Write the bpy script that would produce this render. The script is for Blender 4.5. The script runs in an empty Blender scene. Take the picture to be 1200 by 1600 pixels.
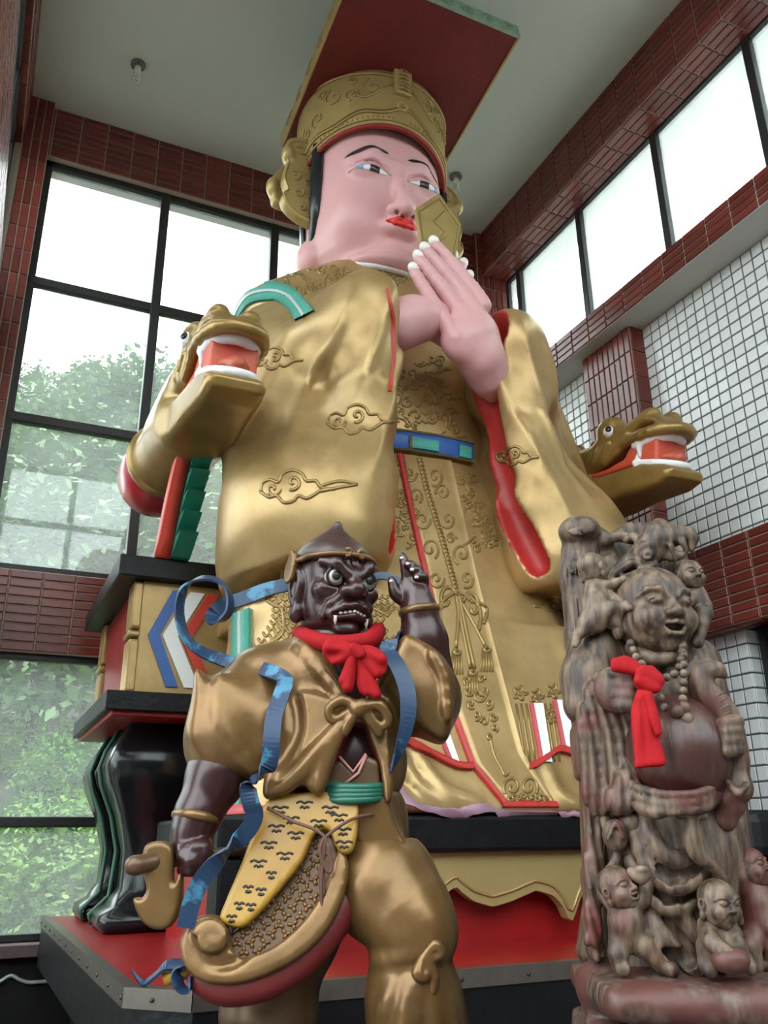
import bpy, bmesh, math, random
import numpy as np
from mathutils import Vector, Matrix
from mathutils.bvhtree import BVHTree

SC = bpy.context.scene
COL = SC.collection
# ------------------------------------------------------------------ camera
F_PX = 1350.0
RCAM = np.array([[0.90804248, -0.13944849, -0.39498478],
                 [-0.41875121, -0.32541147, -0.84779408],
                 [-0.01030898, 0.93523339, -0.35388166]])
CAM = np.array([0.0, 0.0, 1.5])
cd = bpy.data.cameras.new('camera')
cd.sensor_width = 36.0
cd.lens = F_PX / 1600 * 36.0
cd.clip_start = 0.05
cd.clip_end = 300
cam_ob = bpy.data.objects.new('camera', cd)
COL.objects.link(cam_ob)
cam_ob.matrix_world = Matrix([list(RCAM[0]) + [CAM[0]], list(RCAM[1]) + [CAM[1]],
                              list(RCAM[2]) + [CAM[2]], [0, 0, 0, 1]])
SC.camera = cam_ob
# ------------------------------------------------------------------ sky and exposure
w = bpy.data.worlds.new('overcast_sky')
SC.world = w
w.use_nodes = True
bg = w.node_tree.nodes['Background']
bg.inputs['Color'].default_value = (0.92, 0.965, 1.0, 1)
bg.inputs['Strength'].default_value = 1.0
vs = SC.view_settings
vs.view_transform = 'Standard'
vs.look = 'None'
vs.gamma = 1.0
vs.use_curve_mapping = False
vs.exposure = 2.85


def ray(px, py):
    return RCAM @ np.array([(px - 600) / F_PX, -(py - 800) / F_PX, -1.0])


def PY(px, py, y):          # point of the photo's sight line on the plane Y = y
    r = ray(px, py)
    return CAM + r * (y / r[1])


def PX(px, py, x):
    r = ray(px, py)
    return CAM + r * (x / r[0])


def PZ(px, py, z):
    r = ray(px, py)
    return CAM + r * ((z - CAM[2]) / r[2])


HF = np.array([0.4223, 0.9064, 0.0])    # horizontal heading of the view
HR = np.array([0.9064, -0.4223, 0.0])   # to the right of it


def PD(px, py, d):          # point at horizontal distance d along the heading
    r = ray(px, py)
    return CAM + r * (d / (r @ HF))


def project(P):
    c = RCAM.T @ (np.asarray(P, float) - CAM)
    if c[2] > -0.05:
        return (-9999, -9999)
    return (600 + F_PX * c[0] / -c[2], 800 - F_PX * c[1] / -c[2])


# ------------------------------------------------------------------ materials
MATS = {}


def mat(name, col, rough=0.6, metal=0.0, var=0.0, vscale=6.0, col2=None, bump=0.0, bscale=30.0,
        rand=0.0, spec=0.5, thresh=None, emit=None, coat=0.0):
    """procedural material: colour, a second colour mixed in by noise, bump, per-object variation"""
    m = bpy.data.materials.new(name)
    m.use_nodes = True
    nt = m.node_tree
    b = nt.nodes['Principled BSDF']
    b.inputs['Roughness'].default_value = rough
    b.inputs['Metallic'].default_value = metal
    b.inputs['Specular IOR Level'].default_value = spec
    b.inputs['Coat Weight'].default_value = coat
    c4 = (*col, 1)
    b.inputs['Base Color'].default_value = c4
    tc = nt.nodes.new('ShaderNodeTexCoord')
    out = None
    if col2 is not None or var > 0:
        n = nt.nodes.new('ShaderNodeTexNoise')
        n.inputs['Scale'].default_value = vscale
        n.inputs['Detail'].default_value = 6
        n.inputs['Roughness'].default_value = 0.62
        nt.links.new(tc.outputs['Object'], n.inputs['Vector'])
        r = nt.nodes.new('ShaderNodeValToRGB')
        lo, hi = thresh if thresh else (0.3, 0.7)
        r.color_ramp.elements[0].position = lo
        r.color_ramp.elements[1].position = hi
        c2 = col2 if col2 is not None else tuple(max(0, c * (1 - var)) for c in col)
        r.color_ramp.elements[0].color = (*c2, 1)
        r.color_ramp.elements[1].color = c4
        nt.links.new(n.outputs['Fac'], r.inputs['Fac'])
        out = r.outputs['Color']
    if rand > 0:
        oi = nt.nodes.new('ShaderNodeObjectInfo')
        mr = nt.nodes.new('ShaderNodeMapRange')
        mr.inputs['To Min'].default_value = 1 - rand
        mr.inputs['To Max'].default_value = 1 + rand
        nt.links.new(oi.outputs['Random'], mr.inputs['Value'])
        hs = nt.nodes.new('ShaderNodeHueSaturation')
        hs.inputs['Color'].default_value = c4
        if out:
            nt.links.new(out, hs.inputs['Color'])
        nt.links.new(mr.outputs['Result'], hs.inputs['Value'])
        out = hs.outputs['Color']
    if out:
        nt.links.new(out, b.inputs['Base Color'])
    if bump > 0:
        n2 = nt.nodes.new('ShaderNodeTexNoise')
        n2.inputs['Scale'].default_value = bscale
        n2.inputs['Detail'].default_value = 5
        nt.links.new(tc.outputs['Object'], n2.inputs['Vector'])
        bp = nt.nodes.new('ShaderNodeBump')
        bp.inputs['Strength'].default_value = bump
        bp.inputs['Distance'].default_value = 0.02
        nt.links.new(n2.outputs['Fac'], bp.inputs['Height'])
        nt.links.new(bp.outputs['Normal'], b.inputs['Normal'])
    MATS[name] = m
    return m


# ------------------------------------------------------------------ objects
def tag(o, label=None, cat=None, group=None, kind=None):
    if label: o['label'] = label
    if cat: o['category'] = cat
    if group: o['group'] = group
    if kind: o['kind'] = kind
    return o


def empty(name, loc, label=None, cat=None, group=None):
    o = bpy.data.objects.new(name, None)
    o.empty_display_size = 0.1
    COL.objects.link(o)
    o.location = loc
    tag(o, label, cat, group)
    return o


def link(name, me, m=None, parent=None, smooth=True):
    if m is not None:
        if isinstance(m, (list, tuple)):
            for k in m: me.materials.append(MATS[k])
        else:
            me.materials.append(MATS[m])
    if smooth:
        me.shade_smooth()
    o = bpy.data.objects.new(name, me)
    COL.objects.link(o)
    if parent is not None:
        setparent(o, parent)
    return o


def world_of(o):
    M = o.matrix_basis.copy()
    while o.parent:
        M = o.parent.matrix_basis @ o.matrix_parent_inverse.inverted() @ M if False else o.parent.matrix_basis @ (o.matrix_parent_inverse @ M)
        o = o.parent
    return M


def setparent(o, p):
    o.parent = p
    o.matrix_parent_inverse = world_of(p).inverted()


def raw(name, V, Fc, m, parent=None, smooth=True):
    me = bpy.data.meshes.new(name)
    me.from_pydata([tuple(map(float, v)) for v in V], [], [tuple(map(int, f)) for f in Fc])
    me.update()
    return link(name, me, m, parent, smooth)


class MB:
    """collects shapes of one mesh"""
    def __init__(s): s.v = []; s.f = []

    def add(s, V, Fc):
        n = len(s.v)
        s.v += [tuple(map(float, v)) for v in V]
        s.f += [tuple(n + int(i) for i in f) for f in Fc]
        return s

    def box(s, lo, hi, bev=0.0):
        (a, b, c), (d, e, f) = lo, hi
        V = [(a, b, c), (d, b, c), (d, e, c), (a, e, c), (a, b, f), (d, b, f), (d, e, f), (a, e, f)]
        return s.add(V, [(0, 3, 2, 1), (4, 5, 6, 7), (0, 1, 5, 4), (1, 2, 6, 5), (2, 3, 7, 6), (3, 0, 4, 7)])

    def prism(s, pts, z0, z1, f=None):
        """polygon pts (x,y) extruded z0..z1, mapped by f(x,y,z)"""
        f = f or (lambda x, y, z: (x, y, z))
        n = len(pts)
        V = [f(x, y, z0) for x, y in pts] + [f(x, y, z1) for x, y in pts]
        Fc = [tuple(range(n - 1, -1, -1)), tuple(range(n, 2 * n))]
        Fc += [(i, (i + 1) % n, n + (i + 1) % n, n + i) for i in range(n)]
        return s.add(V, Fc)

    def tube(s, P, r, n=8, cap=True, flat=None):
        """tube along points P, radius r (number or list); flat=(normal vec, factor) squashes it"""
        P = [np.asarray(p, float) for p in P]
        m = len(P)
        rr = r if hasattr(r, '__len__') else [r] * m
        T = [P[min(i + 1, m - 1)] - P[max(i - 1, 0)] for i in range(m)]
        T = [t / (np.linalg.norm(t) + 1e-9) for t in T]
        up = np.array([0, 0, 1.0]) if abs(T[0][2]) < 0.9 else np.array([1.0, 0, 0])
        u = np.cross(T[0], up); u /= np.linalg.norm(u)
        V = []
        for i in range(m):
            u = u - T[i] * (u @ T[i]); u /= (np.linalg.norm(u) + 1e-9)
            v = np.cross(T[i], u)
            for k in range(n):
                a = 2 * math.pi * k / n
                V.append(P[i] + rr[i] * (math.cos(a) * u + math.sin(a) * v))
        Fc = [(i * n + k, i * n + (k + 1) % n, (i + 1) * n + (k + 1) % n, (i + 1) * n + k)
              for i in range(m - 1) for k in range(n)]
        if cap:
            Fc += [tuple(range(n - 1, -1, -1)), tuple(range((m - 1) * n, m * n))]
        return s.add(V, Fc)

    def lathe(s, prof, c, axis=(0, 0, 1), n=20):
        """prof: (radius, height) pairs round an axis through c"""
        ax = np.asarray(axis, float); ax /= np.linalg.norm(ax)
        up = np.array([0, 0, 1.0]) if abs(ax[2]) < 0.9 else np.array([1.0, 0, 0])
        u = np.cross(up, ax); u /= np.linalg.norm(u); v = np.cross(ax, u)
        c = np.asarray(c, float)
        V = [c + ax * h + r * (math.cos(2 * math.pi * k / n) * u + math.sin(2 * math.pi * k / n) * v)
             for r, h in prof for k in range(n)]
        Fc = [(i * n + k, i * n + (k + 1) % n, (i + 1) * n + (k + 1) % n, (i + 1) * n + k)
              for i in range(len(prof) - 1) for k in range(n)]
        Fc += [tuple(range(n - 1, -1, -1)), tuple(range((len(prof) - 1) * n, len(prof) * n))]
        return s.add(V, Fc)

    def build(s, name, m, parent=None, smooth=False, bevel=0.0):
        o = raw(name, s.v, s.f, m, parent, smooth)
        if bevel > 0:
            bm = bmesh.new(); bm.from_mesh(o.data)
            bmesh.ops.remove_doubles(bm, verts=bm.verts, dist=1e-5)
            ed = [e for e in bm.edges if len(e.link_faces) == 2 and e.calc_face_angle(0) > 0.5]
            bmesh.ops.bevel(bm, geom=ed, offset=bevel, segments=2, profile=0.5, affect='EDGES', clamp_overlap=True)
            bm.to_mesh(o.data); bm.free()
        return o


def spline(P, n=8, closed=False):
    """Catmull-Rom through points"""
    P = [np.asarray(p, float) for p in P]
    m = len(P)
    out = []
    rng = range(m) if closed else range(m - 1)
    for i in rng:
        if closed:
            a, b, c, d = P[(i - 1) % m], P[i], P[(i + 1) % m], P[(i + 2) % m]
        else:
            a, b, c, d = P[max(i - 1, 0)], P[i], P[i + 1], P[min(i + 2, m - 1)]
        for k in range(n):
            t = k / n
            out.append(0.5 * ((2 * b) + (c - a) * t + (2 * a - 5 * b + 4 * c - d) * t * t + (3 * b - a - 3 * c + d) * t ** 3))
    if not closed:
        out.append(P[-1])
    return out


# ------------------------------------------------------------------ sculpting: a signed distance field on a grid
class Field:
    def __init__(s, lo, hi, h):
        s.lo = np.asarray(lo, np.float32); s.h = float(h)
        s.n = np.maximum(4, np.ceil((np.asarray(hi) - np.asarray(lo)) / h).astype(int) + 1)
        s.g = np.full(tuple(s.n), 1e3, np.float32)
        s.mi = np.zeros(tuple(s.n), np.int8)
        s.ax = [s.lo[i] + s.h * np.arange(s.n[i], dtype=np.float32) for i in range(3)]

    def _reg(s, lo, hi):
        a = np.clip(np.floor((np.asarray(lo) - s.lo) / s.h).astype(int), 0, s.n)
        b = np.clip(np.ceil((np.asarray(hi) - s.lo) / s.h).astype(int) + 1, 0, s.n)
        if np.any(b <= a): return None
        sl = tuple(slice(a[i], b[i]) for i in range(3))
        x = s.ax[0][sl[0]][:, None, None]; y = s.ax[1][sl[1]][None, :, None]; z = s.ax[2][sl[2]][None, None, :]
        return sl, x, y, z

    def _mix(s, sl, d, k, op, mi):
        g = s.g[sl]
        if op == '+':
            if mi is not None:
                m = s.mi[sl]; m[d < g] = mi; s.mi[sl] = m
            if k > 0:
                hh = np.clip(0.5 + 0.5 * (g - d) / k, 0, 1)
                s.g[sl] = g * (1 - hh) + d * hh - k * hh * (1 - hh)
            else:
                s.g[sl] = np.minimum(g, d)
        else:
            if k > 0:
                hh = np.clip(0.5 - 0.5 * (g + d) / k, 0, 1)
                s.g[sl] = g * (1 - hh) - d * hh + k * hh * (1 - hh)
            else:
                s.g[sl] = np.maximum(g, -d)
            if mi is not None:
                m = s.mi[sl]; m[(-d > g - 1.5 * s.h)] = mi; s.mi[sl] = m

    def cap(s, a, b, ra, rb=None, k=0.0, op='+', mi=None):
        rb = ra if rb is None else rb
        a = np.asarray(a, np.float32); b = np.asarray(b, np.float32)
        M = max(ra, rb) + max(k, 2 * s.h) + 2 * s.h
        R = s._reg(np.minimum(a, b) - M, np.maximum(a, b) + M)
        if R is None: return s
        sl, x, y, z = R
        ab = b - a; L = float(ab @ ab) + 1e-9
        px, py, pz = x - a[0], y - a[1], z - a[2]
        t = np.clip((px * ab[0] + py * ab[1] + pz * ab[2]) / L, 0, 1)
        d = np.sqrt((px - ab[0] * t) ** 2 + (py - ab[1] * t) ** 2 + (pz - ab[2] * t) ** 2) - (ra + (rb - ra) * t)
        s._mix(sl, d, k, op, mi); return s

    def chain(s, P, r, k=0.0, op='+', mi=None):
        rr = r if hasattr(r, '__len__') else [r] * len(P)
        for i in range(len(P) - 1):
            s.cap(P[i], P[i + 1], rr[i], rr[i + 1], k, op, mi)
        return s

    def ell(s, c, r, rot=None, k=0.0, op='+', mi=None):
        """ellipsoid, rot = 3x3 whose columns are its axes"""
        c = np.asarray(c, np.float32)
        r = np.asarray(r if hasattr(r, '__len__') else [r] * 3, np.float32)
        M = float(r.max()) + max(k, 2 * s.h) + 2 * s.h
        if rot is None:
            e = r + max(k, 2 * s.h) + 2 * s.h
            R = s._reg(c - e, c + e)
        else:
            R = s._reg(c - M, c + M)
        if R is None: return s
        sl, x, y, z = R
        px, py, pz = x - c[0], y - c[1], z - c[2]
        if rot is not None:
            q = np.asarray(rot, np.float32)
            px, py, pz = (px * q[0, i] + py * q[1, i] + pz * q[2, i] for i in range(3))
        k0 = np.sqrt((px / r[0]) ** 2 + (py / r[1]) ** 2 + (pz / r[2]) ** 2)
        k1 = np.sqrt((px / r[0] ** 2) ** 2 + (py / r[1] ** 2) ** 2 + (pz / r[2] ** 2) ** 2)
        d = k0 * (k0 - 1.0) / (k1 + 1e-6)
        s._mix(sl, d, k, op, mi); return s

    def box(s, c, hw, rot=None, rd=0.0, k=0.0, op='+', mi=None):
        c = np.asarray(c, np.float32); hw = np.asarray(hw, np.float32)
        M = float(np.linalg.norm(hw)) + max(k, 2 * s.h) + 2 * s.h
        R = s._reg(c - M, c + M)
        if R is None: return s
        sl, x, y, z = R
        px, py, pz = x - c[0], y - c[1], z - c[2]
        if rot is not None:
            q = np.asarray(rot, np.float32)
            px, py, pz = (px * q[0, i] + py * q[1, i] + pz * q[2, i] for i in range(3))
        qx, qy, qz = abs(px) - hw[0] + rd, abs(py) - hw[1] + rd, abs(pz) - hw[2] + rd
        d = np.sqrt(np.maximum(qx, 0) ** 2 + np.maximum(qy, 0) ** 2 + np.maximum(qz, 0) ** 2) + np.minimum(np.maximum(np.maximum(qx, qy), qz), 0) - rd
        s._mix(sl, d + 0 * (px + py + pz), k, op, mi); return s

    def slab(s, poly, o, e1, e2, hw, rd=0.02, k=0.0, op='+', mi=None):
        """polygon in the plane (o; e1, e2), half thickness hw (number or f(a,b)), edges rounded by rd"""
        o, e1, e2 = (np.asarray(q, np.float32) for q in (o, e1, e2))
        e1 = e1 / np.linalg.norm(e1); e2 = e2 / np.linalg.norm(e2)
        n = np.cross(e1, e2)
        P = np.asarray(poly, np.float32)
        H = hw if not callable(hw) else 0.6
        C = np.array([o + e1 * a + e2 * b + n * c for a, b in poly for c in (-H, H)])
        M = max(k, 2 * s.h) + 2 * s.h
        R = s._reg(C.min(0) - M, C.max(0) + M)
        if R is None: return s
        sl, x, y, z = R
        px, py, pz = x - o[0], y - o[1], z - o[2]
        a = px * e1[0] + py * e1[1] + pz * e1[2]; b = px * e2[0] + py * e2[1] + pz * e2[2]; c = px * n[0] + py * n[1] + pz * n[2]
        d2 = np.full(a.shape, 1e6, np.float32); sg = np.ones(a.shape, np.float32)
        N = len(P)
        for i in range(N):
            A, B = P[i], P[i - 1]
            ex, ey = B - A
            wx, wy = a - A[0], b - A[1]
            t = np.clip((wx * ex + wy * ey) / (ex * ex + ey * ey + 1e-12), 0, 1)
            d2 = np.minimum(d2, (wx - ex * t) ** 2 + (wy - ey * t) ** 2)
            c1 = b >= A[1]; c2 = b < B[1]; c3 = ex * wy > ey * wx
            sg = np.where((c1 & c2 & c3) | (~c1 & ~c2 & ~c3), -sg, sg)
        dp = sg * np.sqrt(d2)
        hh = hw(a, b) if callable(hw) else hw
        q1, q2 = dp + rd, abs(c) - hh + rd
        d = np.sqrt(np.maximum(q1, 0) ** 2 + np.maximum(q2, 0) ** 2) + np.minimum(np.maximum(q1, q2), 0) - rd
        s._mix(sl, d.astype(np.float32), k, op, mi); return s

    def loft(s, rows, k=0.0, op='+', mi=None, p=2.5):
        """rows: (z, xc, half width, y front, y back): rounded sections joined up"""
        rows = sorted(rows)
        Z = np.array([r[0] for r in rows])
        lo = (min(r[1] - r[2] for r in rows), min(r[3] for r in rows), Z[0])
        hi = (max(r[1] + r[2] for r in rows), max(r[4] for r in rows), Z[-1])
        M = max(k, 2 * s.h) + 2 * s.h
        R = s._reg(np.array(lo) - M, np.array(hi) + M)
        if R is None: return s
        sl, x, y, z = R
        g = lambda j: np.interp(z.ravel(), Z, [r[j] for r in rows]).reshape(z.shape).astype(np.float32)
        xc, a, yf, yb = g(1), g(2), g(3), g(4)
        b = (yb - yf) / 2; yc = (yb + yf) / 2
        u = np.abs((x - xc) / a); v = np.abs((y - yc) / b)
        d = ((u ** p + v ** p) ** (1 / p) - 1) * np.minimum(a, b)
        d = np.maximum(d, np.maximum(Z[0] - z, z - Z[-1]))
        s._mix(sl, d.astype(np.float32), k, op, mi); return s

    def fn(s, lo, hi, f, k=0.0, op='+', mi=None):
        R = s._reg(lo, hi)
        if R is None: return s
        sl, x, y, z = R
        s._mix(sl, (f(x, y, z) + 0 * (x + y + z)).astype(np.float32), k, op, mi); return s

    def disp(s, f):
        x, y, z = s.ax[0][:, None, None], s.ax[1][None, :, None], s.ax[2][None, None, :]
        s.g = (s.g + f(x, y, z)).astype(np.float32); return s

    def copy(s):
        o = Field.__new__(Field); o.lo = s.lo; o.h = s.h; o.n = s.n; o.g = s.g.copy(); o.mi = s.mi.copy(); o.ax = s.ax
        return o

    def surf(s):
        """naive surface nets"""
        g = s.g.copy()
        for a in range(3):       # closed at the border
            i0 = [slice(None)] * 3; i0[a] = 0; i1 = list(i0); i1[a] = -1
            g[tuple(i0)] = np.maximum(g[tuple(i0)], s.h); g[tuple(i1)] = np.maximum(g[tuple(i1)], s.h)
        ins = g < 0
        nx, ny, nz = g.shape
        cnt = np.zeros((nx - 1, ny - 1, nz - 1), np.int8)
        offs = [(i, j, k) for i in (0, 1) for j in (0, 1) for k in (0, 1)]
        for (i, j, k) in offs:
            cnt += ins[i:nx - 1 + i, j:ny - 1 + j, k:nz - 1 + k]
        act = (cnt > 0) & (cnt < 8)
        ijk = np.argwhere(act)
        idx = np.full(act.shape, -1, np.int64); idx[act] = np.arange(len(ijk))
        val = {o: g[ijk[:, 0] + o[0], ijk[:, 1] + o[1], ijk[:, 2] + o[2]] for o in offs}
        acc = np.zeros((len(ijk), 3)); c = np.zeros(len(ijk))
        for o in offs:
            for a in range(3):
                if o[a] == 0:
                    p = list(o); p[a] = 1; p = tuple(p)
                    v0, v1 = val[o], val[p]
                    cr = (v0 < 0) != (v1 < 0)
                    t = np.where(cr, v0 / np.where(cr, v0 - v1, 1), 0)
                    q = np.zeros((len(ijk), 3)); q[:] = o; q[:, a] += t
                    acc += q * cr[:, None]; c += cr
        V = s.lo + s.h * (ijk + acc / c[:, None])
        quads = []
        for a in range(3):
            b, d = (a + 1) % 3, (a + 2) % 3
            sa = [slice(None)] * 3; sb = [slice(None)] * 3
            sa[a] = slice(0, -1); sb[a] = slice(1, None)
            e = ins[tuple(sa)] != ins[tuple(sb)]
            ee = np.argwhere(e)
            ok = (ee[:, b] > 0) & (ee[:, d] > 0)
            for q in (b, d): ok &= ee[:, q] < g.shape[q] - 1
            ee = ee[ok]
            fl = ins[ee[:, 0], ee[:, 1], ee[:, 2]]

            def at(db, dd):
                t = ee.copy(); t[:, b] += db; t[:, d] += dd
                return idx[t[:, 0], t[:, 1], t[:, 2]]
            q4 = np.stack([at(-1, -1), at(0, -1), at(0, 0), at(-1, 0)], 1)
            q4[~fl] = q4[~fl][:, ::-1]
            quads.append(q4)
        Q = np.concatenate(quads)
        Q = Q[(Q >= 0).all(1)]
        s.vmi = s.mi[ijk[:, 0], ijk[:, 1], ijk[:, 2]]
        return V, Q

    def mesh(s, name, m, parent=None, smooth_it=1):
        V, Q = s.surf()
        for _ in range(smooth_it):
            acc = np.zeros_like(V); c = np.zeros(len(V))
            for i in range(4):
                j = (i + 1) % 4
                np.add.at(acc, Q[:, i], V[Q[:, j]]); np.add.at(c, Q[:, i], 1)
                np.add.at(acc, Q[:, j], V[Q[:, i]]); np.add.at(c, Q[:, j], 1)
            V = V * 0.5 + 0.5 * acc / np.maximum(c, 1)[:, None]
        me = bpy.data.meshes.new(name)
        me.vertices.add(len(V)); me.vertices.foreach_set('co', V.astype(np.float32).ravel())
        me.loops.add(len(Q) * 4); me.loops.foreach_set('vertex_index', Q.astype(np.int32).ravel())
        me.polygons.add(len(Q))
        me.polygons.foreach_set('loop_start', (np.arange(len(Q)) * 4).astype(np.int32))
        if isinstance(m, (list, tuple)):
            me.polygons.foreach_set('material_index', np.median(s.vmi[Q], axis=1).astype(np.int32))
        me.update(calc_edges=True)
        me.validate()
        return link(name, me, m, parent, True)


def rot_axes(fwd, up=(0, 0, 1)):
    """columns: side, fwd, up"""
    f = np.asarray(fwd, float); f /= np.linalg.norm(f)
    u = np.asarray(up, float); u = u - f * (u @ f); u /= np.linalg.norm(u)
    return np.stack([np.cross(f, u), f, u], 1)


def bvh_of(*obs):
    V = []; Fc = []
    for o in obs:
        n = len(V)
        M = world_of(o)
        V += [M @ v.co for v in o.data.vertices]
        Fc += [tuple(n + i for i in p.vertices) for p in o.data.polygons]
    return BVHTree.FromPolygons(V, Fc)


def on_surface(bvh, pts, lift=0.0):
    """points of the photo found on a sculpted surface; returns runs of (point, normal)"""
    runs = [[]]
    for (px, py) in pts:
        d = Vector(ray(px, py)).normalized()
        loc, nor, i, dist = bvh.ray_cast(Vector(CAM), d)
        if loc is None:
            if runs[-1]: runs.append([])
            continue
        if nor.dot(d) > 0: nor = -nor
        p = np.array(loc + nor * lift)
        if runs[-1] and np.linalg.norm(runs[-1][-1][0] - p) > 0.25:
            runs.append([])
        runs[-1].append((p, np.array(nor)))
    return [r for r in runs if len(r) > 1]


def relief(mb, bvh, pts, r=0.006, n=6, smooth=4, closed=False, lift=0.0):
    pts = [np.array([a, b], float) for a, b in pts]
    if smooth > 1: pts = spline(pts, smooth, closed)
    if closed: pts = list(pts) + [pts[0]]
    for run in on_surface(bvh, pts, lift):
        mb.tube([p for p, _ in run], r, n)


def strip_on(bvh, L, Rr, th, name, m, parent, nw=4, lift=0.0):
    """a band laid on a sculpted surface between two rows of photo points"""
    N = len(L)
    V = []; top = []
    for a, b in zip(L, Rr):
        for k in range(nw + 1):
            t = k / nw
            px, py = a[0] + (b[0] - a[0]) * t, a[1] + (b[1] - a[1]) * t
            d = Vector(ray(px, py)).normalized()
            loc, nor, i, dist = bvh.ray_cast(Vector(CAM), d)
            if loc is None:
                top.append(None); continue
            if nor.dot(d) > 0: nor = -nor
            top.append((np.array(loc), np.array(nor)))
    idx = {}
    for i, t in enumerate(top):
        if t is None: continue
        idx[i] = len(V)
        V.append(t[0] + t[1] * (th + lift)); V.append(t[0] - t[1] * th)
    Fc = []
    W = nw + 1
    def quad(a, b, c, d): 
        if all(q in idx for q in (a, b, c, d)):
            P = [V[idx[q]] for q in (a, b, c, d)]
            if max(np.linalg.norm(P[i] - P[(i + 1) % 4]) for i in range(4)) > 0.35: return
            Fc.append(tuple(idx[q] for q in (a, b, c, d)))
            Fc.append(tuple(idx[q] + 1 for q in (d, c, b, a)))
    for i in range(N - 1):
        for k in range(nw):
            quad(i * W + k, i * W + k + 1, (i + 1) * W + k + 1, (i + 1) * W + k)
        for k in (0, nw):
            a, b = i * W + k, (i + 1) * W + k
            if a in idx and b in idx and np.linalg.norm(V[idx[a]] - V[idx[b]]) < 0.35:
                Fc.append((idx[a], idx[b], idx[b] + 1, idx[a] + 1))
    return raw(name, V, Fc, m, parent)


def resample(P, n):
    P = [np.asarray(p, float) for p in P]
    L = [0]
    for a, b in zip(P, P[1:]): L.append(L[-1] + np.linalg.norm(b - a))
    out = []
    for t in np.linspace(0, L[-1], n):
        i = min(np.searchsorted(L, t, 'right') - 1, len(P) - 2)
        u = (t - L[i]) / max(L[i + 1] - L[i], 1e-9)
        out.append(P[i] + (P[i + 1] - P[i]) * u)
    return out


def vnoise(x, y, z, s, seed=0):
    """cheap smooth noise of sines"""
    a, b, c = 1.3 + seed * .37, 2.1 + seed * .53, 0.7 + seed * .71
    return (np.sin(x * s + a + 1.7 * np.sin(y * s * .8 + b)) + np.sin(y * s * 1.1 + b + 1.3 * np.sin(z * s * .9 + c)) + np.sin(z * s * .95 + c + 1.5 * np.sin(x * s * 1.05 + a))) / 3
# =================================================================== materials
mat('ceiling_paint', (0.50, 0.515, 0.46), 0.8, var=0.06, vscale=1.5)
mat('soffit_paint', (0.52, 0.52, 0.49), 0.8, var=0.06, vscale=2)
mat('grout_grey', (0.36, 0.30, 0.24), 0.9)
mat('grout_dark', (0.10, 0.11, 0.11), 0.9)
mat('red_tile', (0.165, 0.029, 0.020), 0.28, var=0.3, vscale=14, rand=0.22, bump=0.06, bscale=8)
mat('white_tile', (0.72, 0.74, 0.74), 0.22, var=0.05, vscale=5, rand=0.05, bump=0.03, bscale=6)
mat('black_metal', (0.018, 0.018, 0.02), 0.45, var=0.5, vscale=60, bump=0.1, bscale=90)
mat('grey_metal', (0.42, 0.45, 0.46), 0.4, metal=0.3)
mat('floor_stone', (0.10, 0.085, 0.075), 0.35, var=0.3, vscale=3)
mat('floor_joint', (0.06, 0.055, 0.05), 0.8)
mat('plaster_white', (0.7, 0.7, 0.68), 0.8)
mat('dark_wall', (0.012, 0.011, 0.011), 0.7, spec=.2, var=0.4, vscale=5)
mat('sill_purple', (0.10, 0.06, 0.06), 0.5, var=0.3, vscale=7)
mat('black_plastic', (0.008, 0.008, 0.009), 0.5, spec=.25)


def glass(name, haze, hcol, ior=1.5):
    """window pane: clear glass with a film of dust"""
    m = bpy.data.materials.new(name); m.use_nodes = True
    nt = m.node_tree
    for n in list(nt.nodes): nt.nodes.remove(n)
    out = nt.nodes.new('ShaderNodeOutputMaterial')
    tr = nt.nodes.new('ShaderNodeBsdfTransparent'); tr.inputs['Color'].default_value = (0.93, 0.97, 0.95, 1)
    tl = nt.nodes.new('ShaderNodeBsdfTranslucent'); tl.inputs['Color'].default_value = (*hcol, 1)
    gl = nt.nodes.new('ShaderNodeBsdfGlossy'); gl.inputs['Roughness'].default_value = 0.01
    lw = nt.nodes.new('ShaderNodeLayerWeight'); lw.inputs['Blend'].default_value = 0.5
    pw = nt.nodes.new('ShaderNodeMath'); pw.operation = 'POWER'; pw.inputs[1].default_value = 4.0
    nt.links.new(lw.outputs['Facing'], pw.inputs[0])
    fr = nt.nodes.new('ShaderNodeMath'); fr.operation = 'MULTIPLY_ADD'; fr.inputs[1].default_value = 0.9; fr.inputs[2].default_value = 0.04
    nt.links.new(pw.outputs[0], fr.inputs[0])
    m1 = nt.nodes.new('ShaderNodeMixShader'); m2 = nt.nodes.new('ShaderNodeMixShader')
    tc = nt.nodes.new('ShaderNodeTexCoord'); no = nt.nodes.new('ShaderNodeTexNoise')
    no.inputs['Scale'].default_value = 2.2; no.inputs['Detail'].default_value = 7
    nt.links.new(tc.outputs['Object'], no.inputs['Vector'])
    mr = nt.nodes.new('ShaderNodeMapRange')
    mr.inputs['From Min'].default_value = 0.3; mr.inputs['From Max'].default_value = 0.75
    mr.inputs['To Min'].default_value = haze * 0.8; mr.inputs['To Max'].default_value = haze * 1.25
    nt.links.new(no.outputs['Fac'], mr.inputs['Value'])
    nt.links.new(mr.outputs['Result'], m1.inputs['Fac'])
    nt.links.new(tr.outputs[0], m1.inputs[1]); nt.links.new(tl.outputs[0], m1.inputs[2])
    nt.links.new(fr.outputs[0], m2.inputs['Fac'])
    nt.links.new(m1.outputs[0], m2.inputs[1]); nt.links.new(gl.outputs[0], m2.inputs[2])
    nt.links.new(m2.outputs[0], out.inputs['Surface'])
    MATS[name] = m


glass('window_glass', 0.08, (0.9, 0.95, 0.95))
glass('clean_glass', 0.015, (0.9, 0.95, 0.95))
glass('frosted_glass', 0.22, (0.95, 0.95, 0.93))

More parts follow.
